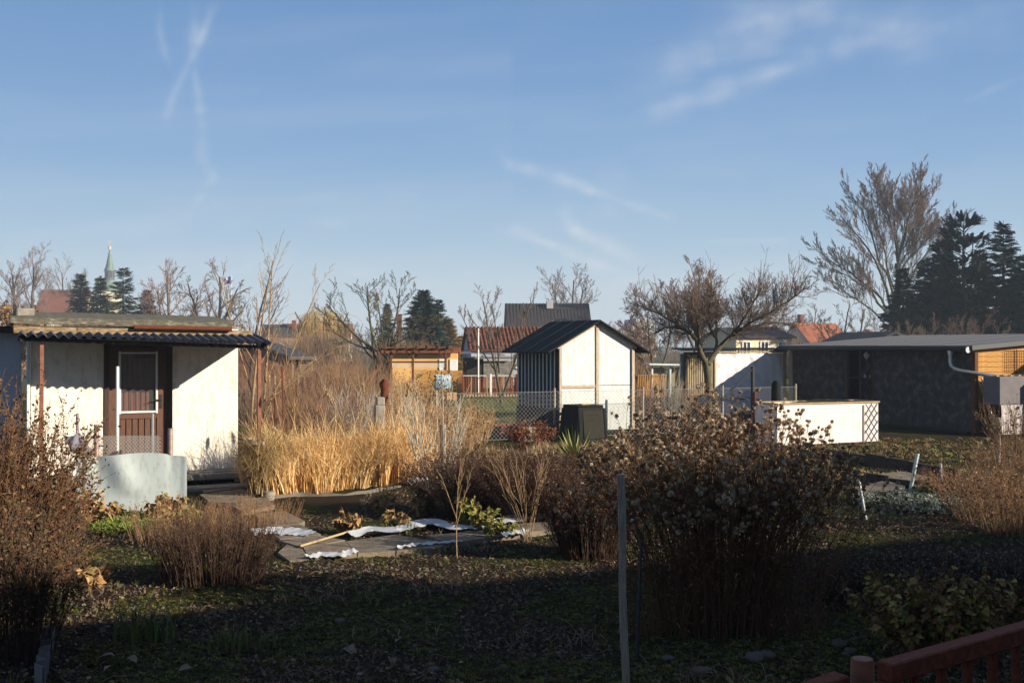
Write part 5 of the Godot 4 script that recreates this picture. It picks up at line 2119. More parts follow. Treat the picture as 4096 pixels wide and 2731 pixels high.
	conifer("spruce", "small brownish spruce left of the twin bare trees", at_px(147, 100), 7.4, 1.9, [lin(.07, .05, .03), lin(.05, .05, .03), lin(.09, .06, .03)], .2, .35, .02)
	# middle conifers
	var bl := [lin(.04, .065, .05), lin(.05, .075, .055), lin(.03, .05, .04), lin(.07, .07, .045)]
	conifer("blue_spruce", "dense blue green spruce in the middle of the skyline", at_px(423.5, 70), 5.85, 1.75, bl, .0, .12, .01, "conifer", "", .85)
	conifer("spruce", "smaller darker spruce half behind the blue green spruce", at_px(438.5, 86), 5.95, 1.5, [lin(.03, .045, .035), lin(.025, .04, .03)], .45, .1, .02)
	conifer("spruce", "slim dark spruce behind the gnarled fruit tree", at_px(387, 98), 6.0, 1.15, [lin(.04, .055, .04), lin(.05, .05, .03)], .2, .3, .02)
	conifer("golden_thuja", "yellowish conifer right behind the blue green spruce", at_px(447, 80), 4.2, 1.2, [lin(.3, .19, .05), lin(.24, .15, .04), lin(.2, .14, .05)], .0, .05, .01, "conifer", "", .6)
	conifer("golden_thuja", "low yellowish conifer left of the tile roof", at_px(463, 84), 2.9, .9, [lin(.26, .17, .05), lin(.2, .13, .05)], .0, .05, .01, "conifer", "", .5)
	# bare trees
	var PT := func(crown: float): return tree_p(4, [11, 8, 7, 5, 3], [.75 * crown, .65, .6, .65, .6], [.52, .5, .48, .5, .5], [.4, .25, .2, .2, .2], .009, [.25, .2, .15, .1, .1], [.09, .13, .15, .18, .2])
	bare_tree("bare_tree", "leftmost bare tree with crooked dark trunk", at_px(14, 125), [[Vector3.ZERO, Vector3(-.02, 1, 0), 10.5, .24]], PT.call(.9), M.bark_dark, M.twig)
	bare_tree("bare_tree", "tall bare tree second from the left picture edge", at_px(31, 125), [[Vector3.ZERO, Vector3(.03, 1, 0), 11.4, .26], [Vector3(0, 2, 0), Vector3(-.3, 1, .2), 8, .16]], PT.call(.8), M.bark_dark, M.twig)
	bare_tree("bare_tree", "pale slender bare tree left of the dark red roof", at_px(58, 190), [[Vector3.ZERO, Vector3(.05, 1, 0), 15.0, .28], [Vector3(0, 3, 0), Vector3(.35, 1, .1), 11, .2], [Vector3(0, 3, 0), Vector3(-.35, 1, .1), 10, .2]], PT.call(.8), M.bark, M.twig)
	bare_tree("bare_tree", "broad bare tree right of the small brownish spruce", at_px(171.5, 100), [[Vector3.ZERO, Vector3(0, 1, 0), 8.6, .2], [Vector3(0, 1, 0), Vector3(-.45, 1, .1), 6.4, .14], [Vector3(0, 1, 0), Vector3(.42, 1, -.1), 6.4, .14]], PT.call(.75), M.bark, M.twig_red)
	bare_tree("bare_tree", "crooked bare oak with twisted limbs left of the flag", at_px(210, 98), [[Vector3.ZERO, Vector3(.06, 1, 0), 8.9, .24], [Vector3(0, 2.2, 0), Vector3(.55, 1, 0), 5.8, .17], [Vector3(0, 1.8, 0), Vector3(-.5, 1, .2), 6.4, .17], [Vector3(0, 2.6, 0), Vector3(.95, .75, 0), 4.2, .12]], tree_p(4, [8, 7, 6, 5, 3], [.7, .65, .6, .6, .6], [.48, .5, .48, .5, .5], [.3, .3, .2, .2, .2], .011, [.25, .2, .15, .1, .1], [.16, .18, .2, .22, .22]), M.bark_dark, M.twig)
	bare_tree("bare_tree", "dark bare tree directly behind the sunlit sapling", at_px(249.5, 44), [[Vector3.ZERO, Vector3(.0, 1, 0), 5.0, .08], [Vector3(0, 1.3, 0), Vector3(-.5, 1, 0), 2.8, .04], [Vector3(0, 1.5, 0), Vector3(.45, 1, 0), 2.8, .04]], tree_p(3, [9, 5, 4, 3], [.6, .6, .6, .6], [.45, .5, .5, .5], [.3, .4, .3, .2], .006, [.3, .2, .15, .1]), M.bark_dark, M.bark_dark)
	bare_tree("bare_tree", "round bare tree rising behind the brown sheet roof", at_px(568, 132), [[Vector3.ZERO, Vector3(.0, 1, 0), 10.2, .22], [Vector3(0, 2.5, 0), Vector3(-.4, 1, .2), 7.6, .16], [Vector3(0, 2.5, 0), Vector3(.45, 1, -.2), 7.6, .16]], PT.call(.85), M.bark, M.twig)
	bare_tree("young_fruit_tree", "young forked fruit tree on the lawn left of the white shed", at_px(502, 40.5), [[Vector3.ZERO, Vector3(-.22, 1, 0), 3.9, .06], [Vector3(0, .25, 0), Vector3(.38, 1, .1), 3.6, .05], [Vector3(-.28, 1.3, 0), Vector3(-.7, .9, .1), 2.4, .035], [Vector3(-.1, 1.2, .2), Vector3(-.1, 1, .5), 2.8, .035], [Vector3(.4, 1.3, .1), Vector3(.75, .9, -.1), 2.0, .03]], tree_p(3, [9, 6, 5, 3], [.55, .5, .5, .6], [.42, .5, .5, .5], [.25, .4, .4, .3], .006, [.3, .2, .15, .1]), M.bark_olive, M.twig)
	bare_tree("bare_tree", "low hazy bare tree left behind the apple tree", at_px(655, 58), [[Vector3.ZERO, Vector3(-.1, 1, 0), 4.0, .08], [Vector3.ZERO, Vector3(.3, 1, 0), 4.0, .08], [Vector3.ZERO, Vector3(-.5, 1, .2), 3.4, .06]], PT.call(.9), M.bark, M.twig)
	bare_tree("bare_tree", "taller hazy bare tree behind the apple tree crown", at_px(697, 68), [[Vector3.ZERO, Vector3(0, 1, 0), 6.4, .14], [Vector3(0, 1.5, 0), Vector3(-.4, 1, .2), 4.8, .1], [Vector3(0, 1.5, 0), Vector3(.4, 1, -.2), 4.8, .1]], PT.call(.8), M.bark, M.twig)
	bare_tree("bare_tree", "small bare tree above the chimney of the red tile house", at_px(812, 145), [[Vector3.ZERO, Vector3(0, 1, 0), 6.6, .15], [Vector3(0, 1.5, 0), Vector3(.5, 1, 0), 4.5, .1], [Vector3(0, 1.5, 0), Vector3(-.5, 1, 0), 4.5, .1]], PT.call(.9), M.bark, M.twig)
	bare_tree("bare_tree", "spreading pruned tree left below the fan shaped tree", at_px(845, 66), [[Vector3.ZERO, Vector3(-.35, 1, 0), 3.6, .1], [Vector3(0, .6, 0), Vector3(.4, 1, 0), 3.8, .1], [Vector3(0, .8, 0), Vector3(0, 1, .3), 4.0, .08], [Vector3(0, 1, 0), Vector3(-.8, .8, 0), 3.0, .07]], tree_p(4, [7, 6, 5, 4, 3], [.7, .65, .6, .6, .6], [.5, .5, .5, .5, .5], [.3, .3, .3, .2, .2], .008, [.25, .2, .15, .1, .1], [.14, .16, .18, .2, .2]), M.bark, M.twig)
	for i in 5:
		bare_tree("bare_bush_tree", ["bushy bare tree under the small very dark spruce", "bushy bare tree with pale stem above the dark hut gable", "tangled bare tree under the blunt topped conifer", "tangled bare tree under the pine", "tangled bare tree at the back of the felt roof on the right"][i], at_px([893, 916, 936, 958, 985][i], 56 + i), [[Vector3.ZERO, Vector3(-.3, 1, 0), rr(2.8, 3.4), .06], [Vector3.ZERO, Vector3(.3, 1, .1), rr(2.8, 3.4), .06], [Vector3.ZERO, Vector3(0, 1, -.3), rr(2.8, 3.4), .05]], tree_p(3, [9, 8, 6, 4], [.6, .6, .6, .6], [.55, .5, .5, .5], [.3, .3, .2, .2], .008, [.2, .15, .1, .1], [.14, .18, .2, .22]), M.bark_tan if i == 1 else M.bark, M.twig)
	# gnarled pollarded fruit trees
	var PG := tree_p(3, [9, 7, 5, 3], [.9, .7, .6, .6], [.6, .5, .5, .5], [.35, .5, .45, .3], .008, [.45, .25, .2, .1], [.16, .2, .2, .2])
	bare_tree("gnarled_fruit_tree", "gnarled greenish fruit tree with knobbly trunk in the middle distance", at_px(377, 45), [[Vector3.ZERO, Vector3(-.02, 1, 0), 3.1, .13], [Vector3(0, 2.0, 0), Vector3(-1, .75, 0), 2.9, .07], [Vector3(0, 2.1, 0), Vector3(-.55, 1, .2), 2.6, .06], [Vector3(0, 2.0, 0), Vector3(-1, .35, -.2), 2.2, .05]], PG, M.bark_olive, M.bark_olive)
	bare_tree("gnarled_fruit_tree", "second gnarled fruit tree right of the first, reaching up to the right", at_px(387, 46), [[Vector3.ZERO, Vector3(.03, 1, 0), 2.9, .12], [Vector3(0, 1.9, 0), Vector3(.3, 1, .1), 2.8, .06], [Vector3(0, 2.0, 0), Vector3(.9, .8, 0), 2.2, .05], [Vector3(0, 1.8, 0), Vector3(-.3, 1, -.3), 2.4, .05]], PG, M.bark_olive, M.bark_olive)
	# weeping willow
	var wl := thing("willow", "yellowish weeping willow with drooping twigs left of centre", "tree", at_px(322, 100))
	var wt := MB.new()
	var wc := MB.new()
	var PW := tree_p(1, [16, 0], [.9, .5], [.62, .5], [.1, -2.2], .012, [.1, .1], [.12, .1], [6, 6])
	PW.crown = wc
	for s in 7:
		var a := s * TAU / 7 + rr(-.2, .2)
		branch(wt, Vector3(0, 1, 0), Vector3(cos(a) * .55, 1, sin(a) * .55).normalized(), rr(4.2, 5.0), .14, 0, PW)
	wt.rod(Vector3.ZERO, Vector3(0, 1.4, 0), .28, 8)
	for i in 620:
		var a := rr(0, TAU)
		var R := sqrt(rng.randf()) * 2.1
		var p := Vector3(cos(a) * R, lerpf(5.6, 4.2, pow(R / 2.1, 2.0)) + rr(-.5, .2), sin(a) * R)
		var L := rr(1.2, 3.6)
		wc.tube(PackedVector3Array([p, p + Vector3(cos(a) * .2, .05, sin(a) * .2), p + Vector3(cos(a) * .3, -L * .5, sin(a) * .3), p + Vector3(cos(a) * .32, -L, sin(a) * .32)]), PackedFloat32Array([.014, .012, .01, .008]), 3)
	part("trunk", wt, M.bark_olive, wl)
	part("crown", wc, M.twig_gold, wl)
	# brown leaved trees at the far left and hedges along the skyline
	var lm := leaf_mesh(M.leaf, .4, .2)
	for i in 2:
		var r := shrub("brown_leaved_tree", ["rust brown leaved bush at the left picture edge behind the lean-to", "second rust brown leaved bush above the concrete block"][i], at_px([2, 17][i], 66), 30, 3.6, [5.2, 4.7][i], .3, 1.7, .03, 7, .7, M.bark, "", "shrub")
		leaves_at(r[0], "leaves", lm, r[1], 22, .15, .6, [lin(.26, .12, .04), lin(.2, .1, .045), lin(.3, .17, .06)], .4)
	var names := ["dry brown hedge behind the left end of the hut roof", "dry brown hedge under the dark red roof", "dry reed like hedge below the church", "dry hedge right of the church spruces", "low scrub under the bare oak", "low scrub behind the right end of the hut roof", "brown scrub left of the willow", "brown scrub under the orange roof", "brown scrub under the willow", "grey brown scrub below the slim chimney", "grey brown scrub right of the tile roof", "brown scrub right of the apartment block", "grey scrub left of the cream house", "scrub right of the cream house", "scrub in front of the red tile house", "scrub at the foot of the golden conifers"]
	var hp := [[40, 78, 4.6], [72, 74, 4.0], [110, 70, 4.3], [150, 72, 4.0], [190, 72, 3.9], [230, 64, 3.6], [270, 70, 3.3], [305, 66, 3.2], [335, 62, 3.4], [405, 66, 2.6], [600, 80, 3.6], [628, 74, 3.9], [720, 90, 4.4], [775, 92, 4.2], [808, 72, 2.6], [470, 90, 2.5]]
	for i in names.size():
		shrub("hedge", names[i], at_px(hp[i][0], hp[i][1]), 230, hp[i][2] * .72, hp[i][2], 1.3, 1.8, .016, 5, .7, M.stem_brown if i % 2 else M.twig, "", "hedge", .2, Vector3(1.25, 1, .7))
	# a soft, distant tree line that closes the horizon
	var xs := []
	var cs := []
	var tw := MB.new()
	var g := tree_p(3, [8, 6, 5, 3], [.6, .6, .6, .6], [.55, .5, .5, .5], [.4, .3, .2, .2], .03, [.2, .15, .1, .1])
	branch(tw, Vector3.ZERO, Vector3.UP, 1.0, .03, 0, {levels = 3, kids = [10, 7, 5, 3], ang = [.6, .6, .6, .6], ratio = [.5, .5, .5, .5], up = [.4, .3, .2, .2], minr = .004, from = [.2, .15, .1, .1], wob = [.1, .13, .16, .18], seg = [5, 4, 3, 2]})
	for i in 420:
		var a := rr(-44, 44)
		var dd := rr(260, 620)
		xs.append(Transform3D(Basis(Vector3.UP, rr(0, TAU)).scaled(Vector3.ONE * rr(4.0, 7.5)), Vector3(sin(deg_to_rad(a)) * dd, 0, -cos(deg_to_rad(a)) * dd)))
		cs.append(lin(1, 1, 1) * rr(.8, 1.2))
	var fw := many("distant_woodland", tw.mesh(M.twig), xs, cs, self)
	tag(fw, "soft brown line of bare woodland along the horizon", "woodland")

# ---------------------------------------------------------------- the old apple tree
func apple_tree() -> void:
	var d := 31.0
	var c0 := at_px(709, d)
	var o := thing("apple_tree", "old spreading bare apple tree with forked dark trunk right of the white shed", "tree", c0)
	var W := func(px, py, z := 0.0): return Vector3((px - 709.0) / F * d, EYE - (py - 345.0) / F * d, z)
	var tr := MB.new()
	var cr := MB.new()
	var limbs := [
		[[[709, 420, 0], [708.5, 385, 0], [707, 366, 0], [705, 361, 0]], .12, .1],
		[[[706, 363, 0], [700, 352, .1], [695, 340, .2], [690, 334, .3], [680, 328, .4], [664, 327, .5], [652, 333, .6]], .085, .025],
		[[[708, 364, 0], [714, 356, -.1], [722, 345, -.2], [734, 336, -.3], [752, 328, -.4], [772, 322, -.4], [796, 324, -.4]], .085, .02],
		[[[716, 354, -.1], [720, 338, -.5], [721, 320, -.7], [724, 300, -.9]], .05, .02],
		[[[734, 336, -.3], [748, 322, .3], [766, 312, .6], [784, 300, .8], [797, 290, .9]], .05, .015],
		[[[697, 344, .2], [694, 330, .7], [690, 314, 1.0], [684, 298, 1.2]], .04, .015],
		[[[690, 334, .3], [676, 322, -.4], [662, 312, -.7], [648, 306, -.9], [636, 300, -1]], .04, .012],
		[[[722, 345, -.2], [734, 325, .8], [744, 305, 1.2], [750, 290, 1.4]], .04, .014],
		[[[705, 360, 0], [704, 342, -.7], [700, 322, -1.2], [698, 300, -1.5]], .045, .014],
		[[[720, 338, -.5], [708, 326, .2], [706, 308, .5], [710, 290, .6]], .035, .012],
	]
	var P := tree_p(3, [0, 8, 5, 3], [.6, .8, .75, .6], [.5, .55, .55, .5], [.3, .3, .4, .3], .0042, [.2, .15, .1, .1], [.1, .15, .17, .17], [6, 5, 4, 2])
	var k := 0
	for l in limbs:
		var c := Curve3D.new()
		for q in l[0]:
			c.add_point(W.call(q[0], q[1], q[2]))
		var L := c.get_baked_length()
		var pts := PackedVector3Array()
		var rad := PackedFloat32Array()
		for i in 13:
			pts.append(c.sample_baked(L * i / 12.0, true) + (rv(.02) if i > 0 else Vector3.ZERO))
			rad.append(lerpf(l[1], l[2], i / 12.0))
		tr.tube(pts, rad, 8)
		if k > 0:
			var n := int(L * 13)
			for j in n:
				var t := lerpf(.3, 1.0, (j + rng.randf()) / n)
				var s := t * 12
				var i := mini(int(s), 11)
				var dd := (pts[i + 1] - pts[i]).normalized()
				var dir := (tilt(dd, rr(.5, 1.3)) + Vector3.UP * rr(-.2, .65)).normalized()
				branch(cr, pts[i].lerp(pts[i + 1], s - i), dir, rr(.55, 1.3) * lerpf(1.15, .5, t), .0105, 1, P)
			for j in int(L * 9):                             # long straight water shoots
				var t := lerpf(.3, 1.0, rng.randf())
				var s := t * 12
				var i := mini(int(s), 11)
				var q := pts[i].lerp(pts[i + 1], s - i)
				var dir := (Vector3.UP + rv(.45)).normalized()
				var sl := rr(.5, 1.25)
				cr.tube(PackedVector3Array([q, q + dir * sl * .5 + rv(.04), q + dir * sl + rv(.05)]), PackedFloat32Array([.009, .007, .004]), 3)
				for m in 4:
					var w := q + dir * sl * rr(.4, .95)
					var d2 := tilt(dir, rr(.4, .9))
					cr.tube(PackedVector3Array([w, w + d2 * rr(.1, .4)]), PackedFloat32Array([.005, .0035]), 3)
		k += 1
	part("trunk", tr, M.bark_olive, o)
	part("crown", cr, M.twig, o)

# ---------------------------------------------------------------- saplings, thickets and dry grass of the middle ground
func middle_plants() -> void:
	var d := 21.5
	bare_tree("sapling", "young sunlit tree with orange bark and few branches right of the white hut", on(262, d), [
		[Vector3(-.22, 0, 0), Vector3(.05, 1, 0), 3.9, .03], [Vector3(0, 0, 0), Vector3(.05, 1, 0), 3.8, .031], [Vector3(.03, .75, 0), Vector3(.42, 1, .05), 2.9, .02], [Vector3(-.18, 1.2, 0), Vector3(-.3, 1, .1), 2.4, .017], [Vector3(.15, 1.1, .05), Vector3(.9, .7, 0), 1.7, .015]],
		tree_p(2, [11, 6, 2], [.5, .6, .5], [.36, .28, .5], [.1, .35, .3], .004, [.3, .25, .2], [.05, .09, .12], [8, 5, 3]), M.bark_tan, M.bark_tan)
	# thicket of bare bushes behind the dry grass
	var spots := [[300, 25, 2.0, 60], [322, 24, 2.15, 70], [345, 23.5, 2.15, 80], [366, 24.5, 2.0, 70], [352, 21.5, 1.6, 60], [330, 21, 1.5, 60], [305, 21, 1.4, 55], [285, 23, 1.5, 50], [385, 26, 1.8, 60], [272, 26, 1.6, 50], [290, 30, 1.9, 60], [318, 31, 2.1, 60], [348, 30, 2.2, 60], [250, 29, 1.4, 50]]
	var say := ["left of the thicket centre", "near the thicket centre", "tallest at the thicket centre", "right of the thicket centre", "low, before the thicket centre", "low, before the left thicket", "low, behind the rusty rods", "at the left end of the thicket", "at the right end of the thicket, by the red pipe", "behind the sunlit sapling", "back row, left", "back row, middle", "back row, right", "back row behind the hut corner"]
	for i in spots.size():
		var q: Array = spots[i]
		var r := shrub("bare_shrub", "bare twiggy shrub %s" % say[i], on(q[0], q[1]), int(q[3] * .6), q[2] * .6, q[2], .2, .75, .009, 8, .4, M.bark_pale if i == 4 else M.twig_red if i % 2 else M.stem_brown, "bare shrubs of the thicket behind the dry grass", "shrub", .15)
		var b := MB.new()
		fan(b, 42, q[2] * .45, q[2] * .9, .45, .9, .005, 6, .3, .2)
		part("twigs", b, M.twig_red if i % 3 else M.stem_brown, r[0])
	# white stemmed shrub right of the grass
	var wr := shrub("white_stemmed_shrub", "shrub with whitish bare stems at the right end of the dry grass", on(436, 16.2), 17, 1.3, 1.8, .2, .55, .012, 6, .3, M.bark_pale, "", "shrub", .1)
	var wb := MB.new()
	fan(wb, 36, .8, 1.5, .3, .65, .003, 5, .22, .2)
	part("twigs", wb, M.twig_red, wr[0])
	shrub("white_stemmed_shrub", "second whitish stemmed shrub behind the pale concrete post", on(398, 20.5), 12, 1.1, 1.6, .2, .6, .010, 6, .35, M.bark_pale, "", "shrub", .12)
	# dry grass clumps
	var blade := [blade_mesh(M.straw, 1.2, .006, 6), blade_mesh(M.straw, 2.2, .006, 6), blade_mesh(M.straw, .5, .005, 5)]
	var gold := [lin(.8, .52, .2), lin(.7, .42, .15), lin(.85, .6, .28), lin(.55, .32, .11), lin(.88, .66, .36)]
	var grass := func(label: String, at: Vector3, n: int, h: float, sx: float, sz: float, kinds: Array, cols: Array, called := "dry_grass", grp := "dry golden grass clumps behind the grey edging") -> Node3D:
		var o := thing(called, label, "grass clump", at, rr(-8, 8), grp)
		var sets := [[], [], []]
		var cc := []
		var tufts := []
		for i in 11:
			var ta := rr(0, TAU)
			var tq := sqrt(rng.randf())
			tufts.append([Vector3(cos(ta) * tq * sx, 0, sin(ta) * tq * sz), rv(.16), rr(.68, 1.12)])
		for i in n:
			var a := rr(0, TAU)
			var q := sqrt(rng.randf())
			var tf: Array = tufts[rng.randi() % 11]
			var p: Vector3 = tf[0] + Vector3(cos(a), 0, sin(a)) * q * (sx * .28)
			var lean: Vector3 = tf[1] * Vector3(1, 0, 1) + Vector3(cos(a) * q * .14, 1, sin(a) * q * .14 + rr(-.08, .1)) + rv(.11)
			var bs := frame(Vector3(rr(-1, 1), 0, rr(-.6, 1)).normalized(), lean.normalized())
			bs = Basis(bs.x, lean.normalized(), bs.x.cross(lean.normalized()).normalized())
			var hh: float = h * rr(.5, 1.1) * tf[2]
			sets[kinds[rng.randi() % kinds.size()]].append(Transform3D(sc(bs, Vector3(rr(.8, 1.5), hh, hh)), p))
			cc.append(pick(cols))
		for k in 3:
			if sets[k].size():
				many("blades", blade[k], sets[k], cc, o)
		return o
	var a := gp(270, 499)
	var e := gp(420, 481)
	var seat := ["first from the left", "second from the left", "third from the left", "fourth from the left", "fifth from the left", "sixth from the left, at the white stems"]
	for i in 6:
		var t := (i + .5) / 6.0
		var p := a.lerp(e, t) + Vector3(0, 0, -.42)
		grass.call("clump of dry golden grass behind the edging, %s" % seat[i], p, 1500, [1.22, 1.15, 1.1, 1.08, 1.12, 1.2][i], .37, .3, [0, 1, 1, 0, 2, 1], gold)
	var dl := grass.call("drooping tied clump of dry grass beside the hut corner", gp(256, 497), 1700, 1.3, .18, .18, [1, 1, 0], [lin(.33, .22, .09), lin(.42, .28, .11), lin(.28, .18, .08)], "tied_grass", "")
	var tie := MB.new()
	tie.tube(PackedVector3Array([Vector3(0, .78, 0), Vector3(.01, .84, 0)]), PackedFloat32Array([.13, .12]), 14)
	part("tie", tie, M.stud_x, dl)
	grass.call("dry grass clump behind the tied clump", gp(262, 486), 900, 1.2, .3, .25, [0, 1, 2], gold, "tied_grass", "")
	# plumes standing out of the row
	var plume_mat: StandardMaterial3D = M.straw.duplicate()
	plume_mat.albedo_color = lin(.4, .26, .12).linear_to_srgb()
	var pm := star_mesh(plume_mat, 30, 7)
	var ord := ["first from the left", "second from the left", "third from the left", "fourth from the left", "in the middle", "fourth from the right", "third from the right", "second from the right", "first from the right"]
	for i in 9:
		var t := (i + .3 + .4 * rng.randf()) / 9.0
		var p := a.lerp(e, t) + Vector3(rr(-.2, .2), 0, -.6)
		var h := rr(1.2, 1.6)
		var s := MB.new()
		var tip := Vector3(rr(-.3, .25), h, rr(-.1, .1))
		s.tube(PackedVector3Array([Vector3.ZERO, Vector3(tip.x * .2, h * .6, 0), tip]), PackedFloat32Array([.006, .005, .004]), 4)
		var pl := thing("grass_plume", "dry grass stalk with plume above the dry grass row, %s" % ord[i], "grass stalk", p, 0, "dry grass plumes")
		part("stalk", s, M.stem_tan, pl)
		part("plume", pm, null, pl, Transform3D(sc(frame(Vector3(tip.x, -.5, 0)), Vector3(.028, .028, .14)), tip + Vector3(tip.x * .15, -.03, 0)))
	# dry golden rod patch behind
	for i in 7:
		var q: Array = [[398, 24, 1.5], [414, 23, 1.15], [432, 21.5, 1.02], [448, 22.5, 1.0], [464, 24, 1.0], [405, 27, 1.75], [422, 34, 1.15]][i]
		var r := shrub("dry_stalks", ["first stand of dry orange stalks right of the red pipe", "dry orange stalks left under the honey coloured board", "dry stalks in front of the honey coloured board", "dry stalks under the right end of the honey coloured board", "dry stalks between the board and the picket fence", "tall dry stalks behind the red pipe", "tall dry stalks left of the honey coloured board"][i], on(q[0], q[1]), 130, q[2] * .6, q[2], .55, .75, .005, 3, .22, M.stem_tan, "", "dry stalks", .1)
		leaves_at(r[0], "dry_leaves", leaf_mesh(M.leaf, .2, .5), r[1], 1, .07, .3, [lin(.3, .17, .06), lin(.36, .22, .09), lin(.22, .12, .05)], .6)
	# dried coneflowers in front of the board
	var hd := star_mesh(M.fluff, 24, 3)
	for i in 2:
		var cf := thing("coneflower_stalks", ["dried coneflower stalks with dark heads before the left of the board", "dried coneflower stalks with dark heads before the picture panel"][i], "dry flowers", on([430, 447][i], 31.6))
		var b := MB.new()
		var tp := fan(b, 22, 1.1, 1.55, .3, .5, .004, 1, .2, .1)
		part("stalks", b, M.stem_dark, cf)
		for t in tp:
			part("flower_head", hd, M.fluff, cf, Transform3D(Basis().scaled(Vector3(.028, .035, .028)), t[0]))
			(cf.get_child(cf.get_child_count() - 1) as MeshInstance3D).mesh = T.conehead
	# low dead stuff around the compost bin and yucca
	for i in 8:
		var q: Array = [[470, 22, .35], [488, 21, .3], [520, 20.5, .3], [540, 21.5, .35], [560, 22.5, .3], [590, 21.5, .3], [478, 19, .4], [612, 22, .35]][i]
		grass.call(["straw coloured dead tuft left of the red dry shrub", "straw tuft left of the short peg", "straw tuft below the red dry shrub", "straw tuft left behind the yucca", "straw tuft behind the yucca", "straw tuft right of the yucca", "brown tuft at the edge of the dark seed bush", "straw tuft under the compost bin"][i], on(q[0], q[1]), 420, q[2], .55, .35, [0, 1], [lin(.36, .24, .11), lin(.28, .18, .09), lin(.42, .3, .16)], "dead_tuft", "")
	var rs := shrub("red_dry_shrub", "low reddish dry shrub in front of the brick stack", on(531, 23.2), 60, .4, .62, .3, .6, .006, 5, .16, M.rusty, "", "shrub")
	leaves_at(rs[0], "dry_leaves", leaf_mesh(M.leaf, .3, .4), rs[1], 3, .05, .2, [lin(.22, .08, .035), lin(.28, .12, .05), lin(.16, .06, .03)])
	# yucca
	var y := thing("yucca", "spiky green yucca with yellow edged leaves before the compost bin", "yucca", on(575, 19.8))
	var lv := MB.new()
	var nl := 70
	for i in nl:
		var an := i * 2.39996
		var el := lerpf(1.45, .12, pow(float(i) / nl, .8)) + rr(-.08, .08)
		var L := rr(.6, .9)
		var dr := Vector3(cos(an) * cos(el), sin(el), sin(an) * cos(el))
		var s := Vector3(-sin(an), 0, cos(an)) * .026
		var sag := Vector3.UP * -.06 * (1 - el / 1.5)
		var b := MB.new()
		b.col = pick([lin(.1, .13, .035), lin(.13, .15, .05), lin(.08, .11, .035), lin(.32, .27, .1)])
		var m := dr * L * .5
		b.quad(Vector3(0, .05, 0) - s * .8, Vector3(0, .05, 0) + s * .8, m + s, m - s)
		b.tri(m - s, m + s, dr * L + sag)
		part("leaf", b, M.leaf, y)
	# scraggly bush at the right edge
	var sb := shrub("scraggly_bush", "scraggly dark bush at the right picture edge before the water tank", on(1015, 19.6), 40, .8, 1.25, .2, .75, .007, 9, .3, M.stem_brown)
	leaves_at(sb[0], "dry_leaves", leaf_mesh(M.leaf, .3, .5), sb[1], 1, .045, .2, [lin(.12, .08, .05), lin(.2, .13, .08)])
	# shrubs along the fence right of the white shed
	for i in 3:
		shrub("bare_shrub", ["bare shrub right beside the white shed", "pale bare shrub before the open shelter", "bare shrub left of the apple tree trunk"][i], on([645, 670, 690][i], 29.5), 40, .9, [1.5, 1.7, 1.3][i], .2, .6, .008, 6, .3, M.bark_pale if i == 1 else M.stem_brown, "", "shrub", .15)

